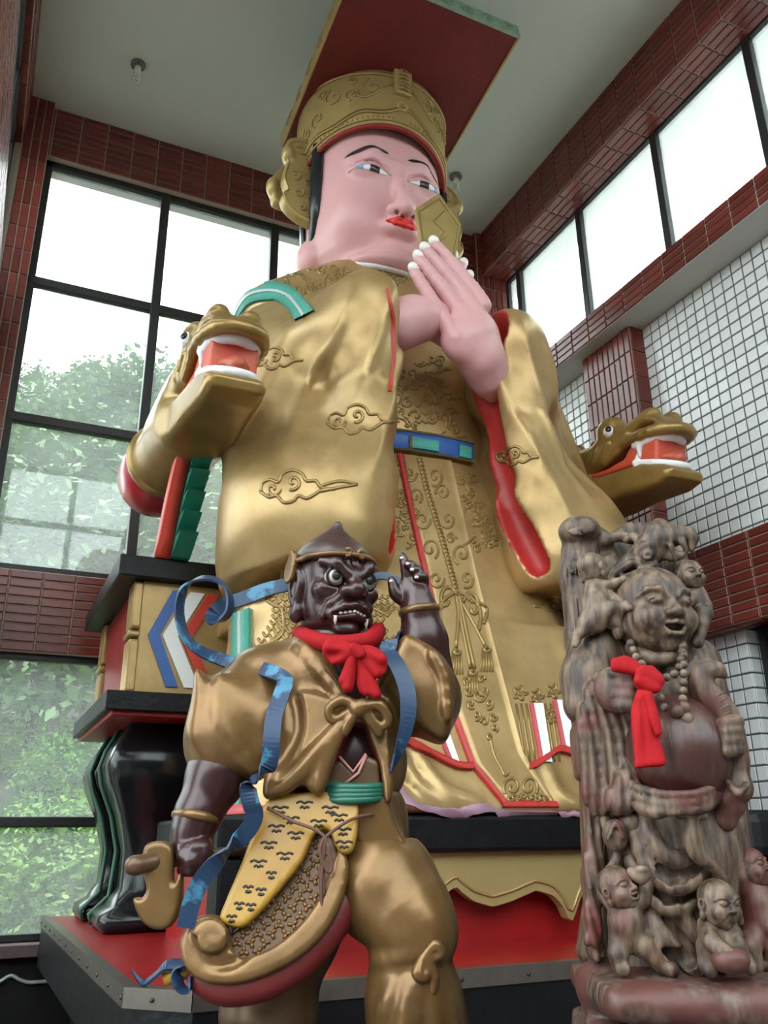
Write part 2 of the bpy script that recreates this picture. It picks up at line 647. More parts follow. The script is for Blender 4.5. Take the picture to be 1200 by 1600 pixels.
# =================================================================== tiling
TILE_MESH = {}


def tile_mesh(w_, h_, t, m):
    key = (round(w_, 3), round(h_, 3), m)
    if key not in TILE_MESH:
        b = 0.004
        V = [(-w_ / 2, -h_ / 2, 0), (w_ / 2, -h_ / 2, 0), (w_ / 2, h_ / 2, 0), (-w_ / 2, h_ / 2, 0)]
        V += [(x, y, t - b) for x, y, z in V[:4]]
        V += [(x - math.copysign(b, x), y - math.copysign(b, y), t) for x, y, z in V[:4]]
        Fc = [(i, (i + 1) % 4, 4 + (i + 1) % 4, 4 + i) for i in range(4)]
        Fc += [(4 + i, 4 + (i + 1) % 4, 8 + (i + 1) % 4, 8 + i) for i in range(4)] + [(8, 9, 10, 11)]
        me = bpy.data.meshes.new('tile'); me.from_pydata(V, [], Fc); me.update()
        me.materials.append(MATS[m])
        TILE_MESH[key] = (me, V, Fc)
    return TILE_MESH[key]


def tiles(parent, o, u, v, U, V_, tu, tv, m='red_tile', gap=0.012, th=0.014, name='tile', limit=300):
    """tiles on a rectangle: corner o, unit directions u, v, size U x V_"""
    o, u, v = (np.asarray(a, float) for a in (o, u, v))
    n = np.cross(u, v)
    nu, nv = max(1, round(U / tu)), max(1, round(V_ / tv))
    su, sv = U / nu, V_ / nv
    me, TV, TF = tile_mesh(su - gap, sv - gap, th, m)
    cells = []
    for i in range(nu):
        for j in range(nv):
            c = o + u * (i + .5) * su + v * (j + .5) * sv
            q = project(c)
            vis = -15 < q[0] < 1215 and -15 < q[1] < 1615 and (CAM - c) @ n > 0
            cells.append((0 if vis else 1, np.linalg.norm(c - CAM), c))
    cells.sort(key=lambda a: (a[0], a[1]))
    rest = MB()
    cnt = 0
    for far, d, c in cells:
        jit = n * random.uniform(-.001, .0015)
        if not far and cnt < limit:
            ob = bpy.data.objects.new(name, me); COL.objects.link(ob)
            M = Matrix([[u[r], v[r], n[r], c[r] + jit[r]] for r in range(3)] + [[0, 0, 0, 1]])
            ob.parent = parent
            ob.matrix_basis = world_of(parent).inverted() @ M
            cnt += 1
        else:
            rest.add([c + u * x + v * y + n * z for x, y, z in TV], TF)
    if rest.v:
        r = rest.build(name + '_field', m, parent); r['kind'] = 'stuff'


random.seed(4)
XL, XR, YB, YF, H = -0.35, 4.5, 7.0, -0.7, 8.0
TW, TH = 0.24, 0.072            # long red tile with its joint
# ---------------------------------------------------------------- floor, ceiling
fl = MB().box((-4, -5, -0.1), (7, 7.6, -0.012)).build('floor', 'floor_joint'); tag(fl, kind='structure')
tiles(fl, (-4, -5, -0.012), (1, 0, 0), (0, 1, 0), 11, 12.6, 0.6, 0.6, 'floor_stone', 0.006, 0.012, 'floor_tile')
ce = MB().box((-0.6, -0.9, H), (5.2, 7.4, H + 0.2)).build('ceiling', 'ceiling_paint'); tag(ce, kind='structure')

# ---------------------------------------------------------------- back wall
wb = MB()
wb.box((XL - .3, YB, 7.44), (4.86, YB + .3, H))
wb.box((XL - .3, YB, 2.85), (4.86, YB + .3, 3.48))
wb.box((XL - .3, YB + .02, 0), (4.86, YB + .3, 0.78))
wb = wb.build('wall_back', 'grout_grey'); tag(wb, kind='structure')
tiles(wb, (XL, YB, 7.44), (1, 0, 0), (0, 0, 1), 4.8, 0.56, TW, 0.07)
tiles(wb, (XL - .3, YB, 2.85), (1, 0, 0), (0, 0, 1), 5.1, 0.63, TW, 0.07)
kc = MB().box((XL - .3, YB - .07, 0), (-0.13, YB + .3, H)).build('corner_column', 'grout_grey', wb)
tiles(kc, (XL, YB - .07, 0), (1, 0, 0), (0, 0, 1), 0.22, H, 0.073, TW)
kd = MB().box((4.42, YB - .07, 0), (4.86, YB + .3, H)).build('corner_column', 'grout_grey', wb)
tiles(kd, (4.42, YB - .07, 0), (1, 0, 0), (0, 0, 1), 0.44, H, 0.073, TW)
tiles(kd, (4.42, YB + .25, 0), (0, -1, 0), (0, 0, 1), 0.32, H, 0.08, TW)
MB().box((XL - .05, YB - .12, .78), (4.86, YB + .3, .86)).build('sill', 'sill_purple', wb, bevel=.006)
MB().box((XL - .05, YB - .01, 0), (4.86, YB + .02, .78)).build('dado', 'dark_wall', wb)
cab = [(XL, YB - .03, .62)]
for i in range(40):
    x = XL + .02 + i * .06
    cab.append((x, YB - .03, .62 + (.05 if i % 6 == 1 else (.02 if i % 6 in (0, 2) else 0))))
cb = MB().tube(spline(cab, 4), .013, 6).build('cable', 'grey_metal', smooth=True)
tag(cb, 'thin grey cable clipped in small humps along the dark wall under the window', 'cable')


def window(name, plane, lo, hi, us, zs, fw, mw, depth, pane='window_glass', pos=0.0, barmat='black_metal'):
    """glazed frame. plane 'y' or 'x'; lo/hi = (u, z); us, zs = mullion and transom positions"""
    def pt(u, d, z): return (u, pos + d, z) if plane == 'y' else (pos + d, u, z)
    def bx(mb, u0, u1, d0, d1, z0, z1):
        a, b = pt(u0, d0, z0), pt(u1, d1, z1)
        return mb.box([min(p, q) for p, q in zip(a, b)], [max(p, q) for p, q in zip(a, b)])
    root = MB()
    bx(root, lo[0], lo[0] + fw, 0, depth, lo[1], hi[1]); bx(root, hi[0] - fw, hi[0], 0, depth, lo[1], hi[1])
    bx(root, lo[0], hi[0], 0, depth, lo[1], lo[1] + fw); bx(root, lo[0], hi[0], 0, depth, hi[1] - fw, hi[1])
    root = root.build(name, barmat, bevel=.006); tag(root, kind='structure')
    for u in us:
        b = MB(); bx(b, u - mw / 2, u + mw / 2, -.01, depth, lo[1], hi[1])
        o = b.build('mullion', barmat, root, bevel=.008)
    for z in zs:
        b = MB(); bx(b, lo[0], hi[0], -.004, depth, z - mw / 2, z + mw / 2)
        b.build('transom', barmat, root, bevel=.012)
    ul = [lo[0]] + list(us) + [hi[0]]; zl = [lo[1]] + list(zs) + [hi[1]]
    for a, b in zip(ul, ul[1:]):
        for c, d in zip(zl, zl[1:]):
            q = MB(); bx(q, a, b, depth * .5, depth * .5 + .006, c, d); q.build('pane', pane, root)
    return root


mull = [0.975, 2.09, 3.2]
window('window_1', 'y', (-.13, 3.48), (4.42, 7.44), mull, [4.8, 6.13], .06, .085, .08, pos=YB + .06)
window('window_2', 'y', (-.13, .86), (4.42, 2.85), mull[1:], [1.64], .05, .075, .08, pos=YB + .06)

# ---------------------------------------------------------------- right wall
wr = MB()
wr.box((4.8, 4.34, 0), (5.1, 7.3, 2.85)); wr.box((4.8, YF - .3, 2.85), (5.1, 7.3, 5.63))
wr.box((4.8, YF - .3, 0), (5.1, 3.3, 2.85))
wr = wr.build('wall_right', 'grout_dark'); tag(wr, kind='structure')
tiles(wr, (4.8, 4.93, 3.45), (0, -1, 0), (0, 0, 1), 4.93 - 2.2, 2.18, .1, .1, 'white_tile', .012, .008)
tiles(wr, (4.8, 6.93, 3.45), (0, -1, 0), (0, 0, 1), 1.36, 2.18, .1, .1, 'white_tile', .012, .008)
tiles(wr, (4.8, 6.93, .2), (0, -1, 0), (0, 0, 1), 2.6, 2.65, .1, .1, 'white_tile', .012, .008)
tiles(wr, (4.8, 4.34, .2), (1, 0, 0), (0, 0, 1), .3, 2.65, .1, .1, 'white_tile', .012, .008)
bm_ = MB().box((XR, YF, 7.44), (4.9, 7.3, H)).build('beam', 'grout_grey', wr)
tiles(bm_, (XR, YB - .07, 7.44), (0, -1, 0), (0, 0, 1), 7.4, .56, TW, .07)
tiles(bm_, (XR, YB - .07, 7.44), (1, 0, 0), (0, -1, 0), .3, 7.4, .075, TW)
sl_ = MB().box((XR, YF, 5.63), (4.9, 7.3, 5.89)).build('sill_beam', 'soffit_paint', wr)
tiles(sl_, (XR, YB - .07, 5.63), (0, -1, 0), (0, 0, 1), 7.4, .26, TW, .065)
col = MB().box((4.65, 4.93, 0), (4.9, 5.57, 5.63)).build('column', 'grout_grey', wr)
tiles(col, (4.65, 5.57, 0), (0, -1, 0), (0, 0, 1), .64, 5.63, .071, TW)
tiles(col, (4.65, 4.93, 0), (1, 0, 0), (0, 0, 1), .15, 5.63, .15, TW)
bd = MB().box((4.63, YF, 2.85), (4.9, 7.0, 3.46)).build('band_beam', 'grout_grey', wr)
tiles(bd, (4.63, 6.93, 2.85), (0, -1, 0), (0, 0, 1), 7.5, .61, TW, .068)
tiles(bd, (4.63, 6.93, 2.85), (1, 0, 0), (0, -1, 0), .17, 7.5, .085, TW)
window('window_3', 'x', (YF, 5.89), (6.93, 7.44), [6.69, 5.6, 4.49, 3.41, 2.3, 1.2, .1], [], .03, .075, .08, 'frosted_glass', pos=4.80)
ev = MB().box((5.0, -2, 7.56), (5.25, 7.3, 7.75)).build('eave', 'soffit_paint', wr)
# the doorway under the band
MB().box((4.88, 4.24, 0), (4.96, 4.31, 2.85)).build('door_post', 'black_metal', wr)
dl = MB().box((5.0, 3.3, 0), (5.06, 4.34, 2.85)).build('door_1', 'black_plastic'); tag(dl, kind='structure')

# ---------------------------------------------------------------- left wall
wl = MB()
wl.box((XL - .25, 2.4, 7.44), (XL, 7.0, H)); wl.box((XL - .25, 2.4, 4.9), (XL, 7.0, 5.86)); wl.box((XL - .25, 2.4, 2.85), (XL, 7.0, 3.48))
wl.box((XL - .25, 2.4, 0), (XL, 7.0, .8)); wl.box((XL - .25, 2.1, 0), (XL, 2.4, H))
wl = wl.build('wall_left', 'grout_grey'); tag(wl, kind='structure')
for z0, hh in ((7.44, .56), (4.9, .96), (2.85, .63)):
    tiles(wl, (XL, 2.1, z0), (0, 1, 0), (0, 0, 1), 4.83, hh, TW, .07)
tiles(wl, (XL - .25, 6.93, 7.44), (1, 0, 0), (0, -1, 0), .25, 4.5, .08, TW)
window('window_4', 'x', (2.4, 5.86), (6.93, 7.44), [3.6, 4.8, 6.0], [], .13, .09, .07, pos=XL - .13)
window('window_5', 'x', (2.4, .8), (6.93, 2.85), [3.6, 4.8, 6.0], [1.64], .05, .08, .08, pos=XL - .2)
window('window_6', 'x', (2.4, 3.48), (6.93, 4.9), [3.6, 4.8, 6.0], [], .05, .08, .08, pos=XL - .2)

# ---------------------------------------------------------------- front wall with its high window, behind the camera
wf = MB()
wf.box((-2, YF - .3, 7.6), (4.9, YF, H)); wf.box((-2.2, YF - .3, 0), (-2, YF, H))
wf = wf.build('wall_front', 'plaster_white'); tag(wf, kind='structure')
window('window_7', 'y', (-2, 3.4), (4.8, 7.6), [-1.2, -.1, 1.0, 2.1, 3.2], [5.7, 6.6], .06, .1, .08, 'clean_glass', pos=YF - .2)

wc = MB().box((-30, -11.3, -.2), (30, -11, 7.0)).build('wall_light_block', 'dark_wall'); tag(wc, kind='structure')  # unseen dark wall, added to block low light through the open front

# ---------------------------------------------------------------- lamps on the ceiling
mat('lamp_plate', (0.16, 0.16, 0.14), 0.6, var=0.4, vscale=30)
mat('lamp_white', (0.75, 0.74, 0.66), 0.4)
mat('bulb_glass', (0.62, 0.66, 0.62), 0.15)


def ceiling_lamp(x, y, lab):
    r = empty('ceiling_lamp', (x, y, H), lab, 'lamp')
    MB().lathe([(.062, 0), (.066, -.008), (.066, -.02), (.058, -.026), (.02, -.027)], (x, y, H), n=24).build('ceiling_plate', 'lamp_plate', r, smooth=True)
    hd = MB().lathe([(.024, -.02), (.026, -.05), (.03, -.055), (.03, -.075), (.026, -.08), (.03, -.085), (.03, -.11), (.024, -.115)], (x, y, H)).build('socket', 'lamp_white', r, smooth=True)
    cor = []
    for i in range(60):
        a = i * .42; cor.append((x + .026 * math.cos(a), y + .026 * math.sin(a), H - .118 - i * .0013))
    MB().tube(cor, .009, 6).build('bulb', 'bulb_glass', r, smooth=True)
    for k in range(3):
        a = k * 2.1 + .4; MB().lathe([(.006, -.026), (.006, -.032), (.003, -.034)], (x + .05 * math.cos(a), y + .05 * math.sin(a), H), n=8).build('screw', 'black_plastic', r)


ceiling_lamp(.497, 6.164, 'bare ceiling lamp on a round grey plate above the tall left window')
ceiling_lamp(3.774, 6.226, "bare ceiling lamp on a round grey plate beside the emperor's crown")

# ---------------------------------------------------------------- black cabinet behind the carving, at the right wall
c0 = PY(1150, 1400, 2.95)
sp = empty('speaker_cabinet', (c0[0] + .2, 2.9, 0), 'black boxy cabinet by the white tiled wall behind the wood carving', 'cabinet')
MB().box((c0[0], 2.75, 0), (c0[0] + .5, 3.15, 1.40)).build('lower_box', 'black_plastic', sp, bevel=.03)
MB().box((c0[0] + .01, 2.82, 1.405), (c0[0] + .42, 3.13, 1.60)).build('upper_box', 'black_plastic', sp, bevel=.05)
MB().box((c0[0] + .05, 2.735, .2), (c0[0] + .45, 2.752, 1.2)).build('grille', 'black_metal', sp, bevel=.01)
# =================================================================== platform
mat('red_paint', (0.30, 0.008, 0.008), 0.34, var=0.25, vscale=7, bump=0.05, bscale=12)
mat('red_dark', (0.30, 0.012, 0.012), 0.45, var=0.35, vscale=5, bump=0.05, bscale=14)
mat('trim_metal', (0.17, 0.145, 0.125), 0.35, metal=0.7, var=0.25, vscale=12)
mat('black_paint', (0.007, 0.007, 0.008), 0.42, spec=.22, var=0.4, vscale=8, bump=0.22, bscale=16)
mat('black_gloss', (0.007, 0.007, 0.009), 0.2, spec=.4, var=0.3, vscale=8, bump=0.12, bscale=10)
mat('gold', (0.47, 0.315, 0.138), 0.36, metal=0.42, col2=(0.34, 0.215, 0.08), vscale=3.2, thresh=(0.32, 0.62), bump=0.10, bscale=9)
mat('gold_dark', (0.30, 0.20, 0.07), 0.42, metal=0.4, col2=(0.20, 0.13, 0.04), vscale=5, bump=0.08, bscale=12)
mat('gold_line', (0.33, 0.22, 0.08), 0.35, metal=0.5)
mat('gold_apron', (0.40, 0.30, 0.12), 0.45, metal=0.3, var=0.15, vscale=4)
mat('green_paint', (0.012, 0.20, 0.135), 0.42, var=0.3, vscale=9, bump=0.06, bscale=18)
mat('green_dark', (0.02, 0.10, 0.055), 0.5, var=0.4, vscale=7)
mat('white_paint', (0.82, 0.83, 0.84), 0.4, var=0.06, vscale=9)
mat('blue_paint', (0.035, 0.12, 0.40), 0.4, var=0.2, vscale=9)
mat('scarlet', (0.62, 0.05, 0.03), 0.4, var=0.25, vscale=9)
mat('lining_red', (0.55, 0.035, 0.03), 0.42, var=0.3, vscale=6)

CX = 2.43
MIR = lambda x: 2 * CX - x
ZP = 1.03
pf = empty('platform', (CX, 5.0, 0), 'wide red-topped black platform with a metal edge under the emperor', 'platform')
out = [(.59, 3.42), (.78, 3.22), (MIR(.78), 3.22), (MIR(.59), 3.42), (MIR(.59), 6.86), (.59, 6.86)]
inn = [(CX + (x - CX) * .975, 5.04 + (y - 5.04) * .975) for x, y in out]
MB().prism(inn, ZP - .02, ZP).build('red_top', 'red_paint', pf)
MB().prism([(CX + (x - CX) * .997, 5.04 + (y - 5.04) * .997) for x, y in out], ZP - .30, ZP - .021).build('slab', 'black_paint', pf)
for i in range(len(out)):
    a, b = np.array(out[i] + (0,)), np.array(out[(i + 1) % len(out)] + (0,))
    if i == 4: continue
    t = (b - a) / np.linalg.norm(b - a); nn = np.array([t[1], -t[0], 0])
    ai, bi = np.array(inn[i] + (0,)), np.array(inn[(i + 1) % len(out)] + (0,))
    z = lambda p, h: (p[0], p[1], h)
    o8 = [z(a + nn * .004, ZP - .06), z(b + nn * .004, ZP - .06), z(b + nn * .004, ZP + .004), z(a + nn * .004, ZP + .004), z(ai, ZP + .004), z(bi, ZP + .004), z(ai, ZP - .03), z(bi, ZP - .03)]
    raw('edge_trim', o8, [(0, 1, 2, 3), (3, 2, 5, 4), (4, 5, 7, 6), (6, 7, 1, 0)], 'trim_metal', pf, False)
    L = np.linalg.norm(b - a)
    for q in np.arange(.12, L, .3):
        c = a + t * q + nn * .004
        MB().lathe([(.009, -.002), (.009, .003), (.004, .006)], (c[0], c[1], ZP - .03), axis=nn, n=8).build('screw', 'black_metal', pf)
MB().box((.84, 3.6, 0), (MIR(.84), 6.8, ZP - .302)).build('base_block', 'dark_wall', pf)
for i in range(6):
    MB().box((.80, 5.9 + i * .06, .05), (.86, 5.945 + i * .06, ZP - .32)).build('gold_flute', 'gold_dark', pf, bevel=.012)
MB().box((.80, 5.70, .05), (.85, 5.88, ZP - .32)).build('red_panel', 'red_dark', pf)
MB().box((.80, 4.3, .05), (.845, 5.66, ZP - .32)).build('green_panel', 'green_dark', pf)

# =================================================================== throne
th = empty('throne', (CX, 5.6, ZP), 'huge painted throne with boxy striped armrests on black curved legs', 'throne')


def ogee_leg(x0, x1, y0, y1, mirror=False):
    """vase-shaped black leg of an armrest: shoulders wide, waist narrow, flared foot"""
    prof = [(1.03, .05), (1.07, .075), (1.12, .07), (1.16, .01), (1.25, -.045), (1.45, -.05), (1.65, 0.0), (1.82, .075), (1.93, .10), (2.03, .07), (2.14, .0), (2.20, -.02)]
    V = []
    N = 6
    for z, e in prof:
        X0, X1, Y0, Y1 = x0 - e, x1 + e, y0 - e, y1 + e
        c = .03
        ring = [(X0 + c, Y0), (X1 - c, Y0), (X1, Y0 + c), (X1, Y1 - c), (X1 - c, Y1), (X0 + c, Y1), (X0, Y1 - c), (X0, Y0 + c)]
        V += [(MIR(x) if mirror else x, y, z) for x, y in ring]
    n = 8
    Fc = []
    for i in range(len(prof) - 1):
        for j in range(n):
            q = (i * n + j, i * n + (j + 1) % n, (i + 1) * n + (j + 1) % n, (i + 1) * n + j)
            Fc.append(q[::-1] if mirror else q)
    Fc += [tuple(range(n))[::-1], tuple(range((len(prof) - 1) * n, len(prof) * n))]
    o = raw('leg', V, Fc, 'black_gloss', th, True)
    return o


for mir in (False, True):
    X = (lambda x: MIR(x)) if mir else (lambda x: x)

    def bx(a, b, name, m, par=th, bev=0.008):
        lo = [min(X(a[0]), X(b[0])), a[1], a[2]]; hi = [max(X(a[0]), X(b[0])), b[1], b[2]]
        return MB().box(lo, hi).build(name, m, par, bevel=bev)
    l1 = ogee_leg(.84, 1.22, 5.38, 5.75, mir); ogee_leg(.84, 1.22, 6.30, 6.62, mir)
    # green edge of the curved side bracket between the two legs
    for yy in (5.80, 6.22):
        pts = [(1.05, .055), (1.1, .075), (1.2, -.03), (1.45, -.05), (1.65, 0.0), (1.82, .075), (1.93, .10), (2.03, .07), (2.2, -.02)]
        m_ = MB(); m_.tube([(X(.84 - e - .004), yy, z) for z, e in pts], .016, 6); m_.build('green_edge', 'green_dark', th, smooth=True)
    # lower cornice, box, upper cornice
    bx((.64, 5.07, 2.19), (1.75, 6.66, 2.30), 'lower_cornice', 'black_paint')
    bx((.68, 5.11, 2.165), (1.7, 6.62, 2.195), 'cornice_underside', 'red_dark')
    armbox = bx((.80, 5.15, 2.30), (1.62, 6.55, 2.97), 'armrest_box', 'gold')
    bx((.64, 5.07, 2.97), (1.75, 6.70, 3.10), 'upper_cornice', 'black_paint')
    # left side: fluted corner posts, red panel
    for y0 in (5.15, 6.37):
        for j, (z0, z1) in enumerate(((2.305, 2.615), (2.63, 2.665), (2.68, 2.965))):
            if j == 1:
                bx((.735, y0, z0), (.81, y0 + .19, z1), 'corner_band', 'gold', armbox, .012)
            else:
                for k in range(4):
                    bx((.745, y0 + k * .0475, z0), (.81, y0 + .044 + k * .0475, z1), 'flute', 'gold', armbox, .015)
    bx((.775, 5.35, 2.31), (.805, 6.36, 2.965), 'side_panel', 'red_dark', armbox)
    # chevrons on the front
    def chev(x, w_, m_, nm, s_):
        zt, zm, zb = 2.925, 2.645, 2.345
        poly = [(x + s_, zt), (x + s_ + w_, zt), (x + w_, zm), (x + s_ * 1.02 + w_, zb), (x + s_ * 1.02, zb), (x, zm)]
        poly = [(X(a), b) for a, b in poly]
        if mir: poly = poly[::-1]
        MB().prism(poly, 0, .014, lambda a, b, c: (a, 5.15 - c, b)).build(nm, m_, armbox)
    chev(.85, .07, 'blue_paint', 'blue_chevron', .125); chev(.935, .09, 'white_paint', 'white_chevron', .145); chev(1.04, .07, 'scarlet', 'red_chevron', .15)
    # carved support of the dragon: red board with a stepped green edge
    P0, P1 = np.array([.93, 5.02, 3.10]), np.array([.955, 4.62, 3.78])
    n = 6
    for i in range(n):
        t0, t1 = i / n, (i + 1) / n
        a, b = P0 + (P1 - P0) * t0, P0 + (P1 - P0) * t1
        sh = np.array([.0, .05 * math.sin(t0 * 3.1), 0])
        q = MB()
        ys = (0, .16)
        V = [(X(p[0] + dx), p[1] + sh[1] + dy + (0 if l == 0 else -.11), p[2]) for l, p in enumerate((a, b)) for dx, dy in ((0, 0), (.11, 0), (.11, .14), (0, .14))]
        Fc = [(0, 1, 2, 3)[::-1], (4, 5, 6, 7), (0, 1, 5, 4), (1, 2, 6, 5), (2, 3, 7, 6), (3, 0, 4, 7)]
        if mir: Fc = [f[::-1] for f in Fc]
        raw('green_step', V, Fc, 'green_paint', th, False)
    V = []
    for t in np.linspace(0, 1, 7):
        p = P0 + (P1 - P0) * t; s_ = .05 * math.sin(t * 3.1) - .045 * math.sin(t * 3.1) * 0
        for dx, dy in ((-.085, .02), (-.005, .02), (-.005, .17), (-.085, .17)):
            V.append((X(p[0] + dx), p[1] + s_ + dy, p[2] + .0))
    Fc = [(i * 4 + j, i * 4 + (j + 1) % 4, i * 4 + 4 + (j + 1) % 4, i * 4 + 4 + j) for i in range(6) for j in range(4)] + [(3, 2, 1, 0), (24, 25, 26, 27)]
    if mir: Fc = [f[::-1] for f in Fc]
    raw('red_support', V, Fc, 'scarlet', th, True)

# seat, back and the black step under the emperor's feet
MB().box((1.55, 5.0, 1.62), (MIR(1.55), 6.7, 2.65)).build('seat_block', 'red_dark', th, bevel=.02)
MB().box((1.85, 6.45, 2.65), (MIR(1.85), 6.7, 5.2)).build('back_panel', 'red_dark', th, bevel=.03)
stp = MB().box((.98, 3.80, 1.435), (MIR(.98), 5.1, 1.605)).build('foot_step', 'black_paint', th, bevel=.022)
MB().box((1.05, 3.97, ZP), (MIR(1.05), 5.0, 1.435)).build('step_recess', 'red_paint', th)
# scalloped gold apron under the step
N = 120
_ap = [PY(px, py, 3.86) for px, py in ((650, 1416), (672, 1412), (692, 1401), (705, 1390), (713, 1385), (722, 1394), (740, 1408), (770, 1417), (800, 1408), (838, 1391), (865, 1399), (880, 1415), (888, 1434), (893, 1441), (898, 1434), (903, 1414), (912, 1400), (930, 1392))]
APX, APZ = [p[0] for p in _ap], [p[2] for p in _ap]
top, bot = [], []
for i in range(N + 1):
    x = 1.06 + (MIR(1.06) - 1.06) * i / N
    u = (x - CX) / 1.37
    a = abs(u)
    z = 1.275 - .0
    if a < .40:
        z = 1.21 + .135 * max(0, 1 - (a / .10)) ** 1 * (1 if a < .1 else 0) + .0
        z = 1.195 + .12 * math.exp(-(a / .09) ** 1.2) + .05 * (a / .4) ** 2
    else:
        z = 1.245 + .03 * math.sin((a - .4) / .2 * math.pi) if a < .6 else 1.245
    c = abs(a - .70)
    if c < .12: z = min(z, 1.245 - .15 * (1 - c / .12) ** 1.6)
    if a > .9: z = 1.245 - .2 * ((a - .9) / .1) ** 1.5
    if x > 1.95 and x < 2.85: z = float(np.interp(x, APX, APZ))
    top.append((x, 1.437)); bot.append((x, z))
ap = MB()
V = []; Fc = []
for (x, zt), (_, zb) in zip(top, bot):
    V += [(x, 3.86, zt), (x, 3.86, zb), (x, 3.92, zt), (x, 3.92, zb)]
for i in range(N):
    a, b = i * 4, i * 4 + 4
    Fc += [(a, a + 1, b + 1, b), (a + 2, b + 2, b + 3, a + 3), (a + 1, a + 3, b + 3, b + 1)]
ap = raw('apron', V, Fc, 'gold_apron', th, False)
MB().tube([(x, 3.858, zb + .045) for (x, zb) in bot], .007, 6).build('apron_bead', 'gold', ap, smooth=True)
for s_ in (0, 1):
    x = 1.06 if s_ == 0 else MIR(1.06)
    MB().box((x - .06, 3.84, ZP), (x + .06, 4.0, 1.435)).build('step_leg', 'black_paint', th, bevel=.02)

# =================================================================== dragons on the armrests (part of the throne)
XD = 3.90
pyz = lambda px, py: (lambda p: (-p[1], p[2]))(PX(px, py, XD))    # forward, up
UP_H = [pyz(*p) for p in [(862, 752), (880, 738), (905, 722), (930, 712), (955, 700), (972, 676), (985, 664), (1002, 668), (1022, 652), (1045, 652), (1060, 662), (1068, 672), (1064, 676), (1045, 668), (1028, 671), (1014, 686), (1000, 712), (975, 735), (938, 750), (930, 800), (880, 800)]]
LO_H = [pyz(*p) for p in [(880, 790), (925, 752), (938, 757), (960, 752), (1000, 738), (1030, 728), (1060, 729), (1075, 735), (1073, 750), (1052, 765), (1000, 782), (960, 800), (935, 806)]]
E1, E2 = (0, -1, 0), (0, 0, 1)


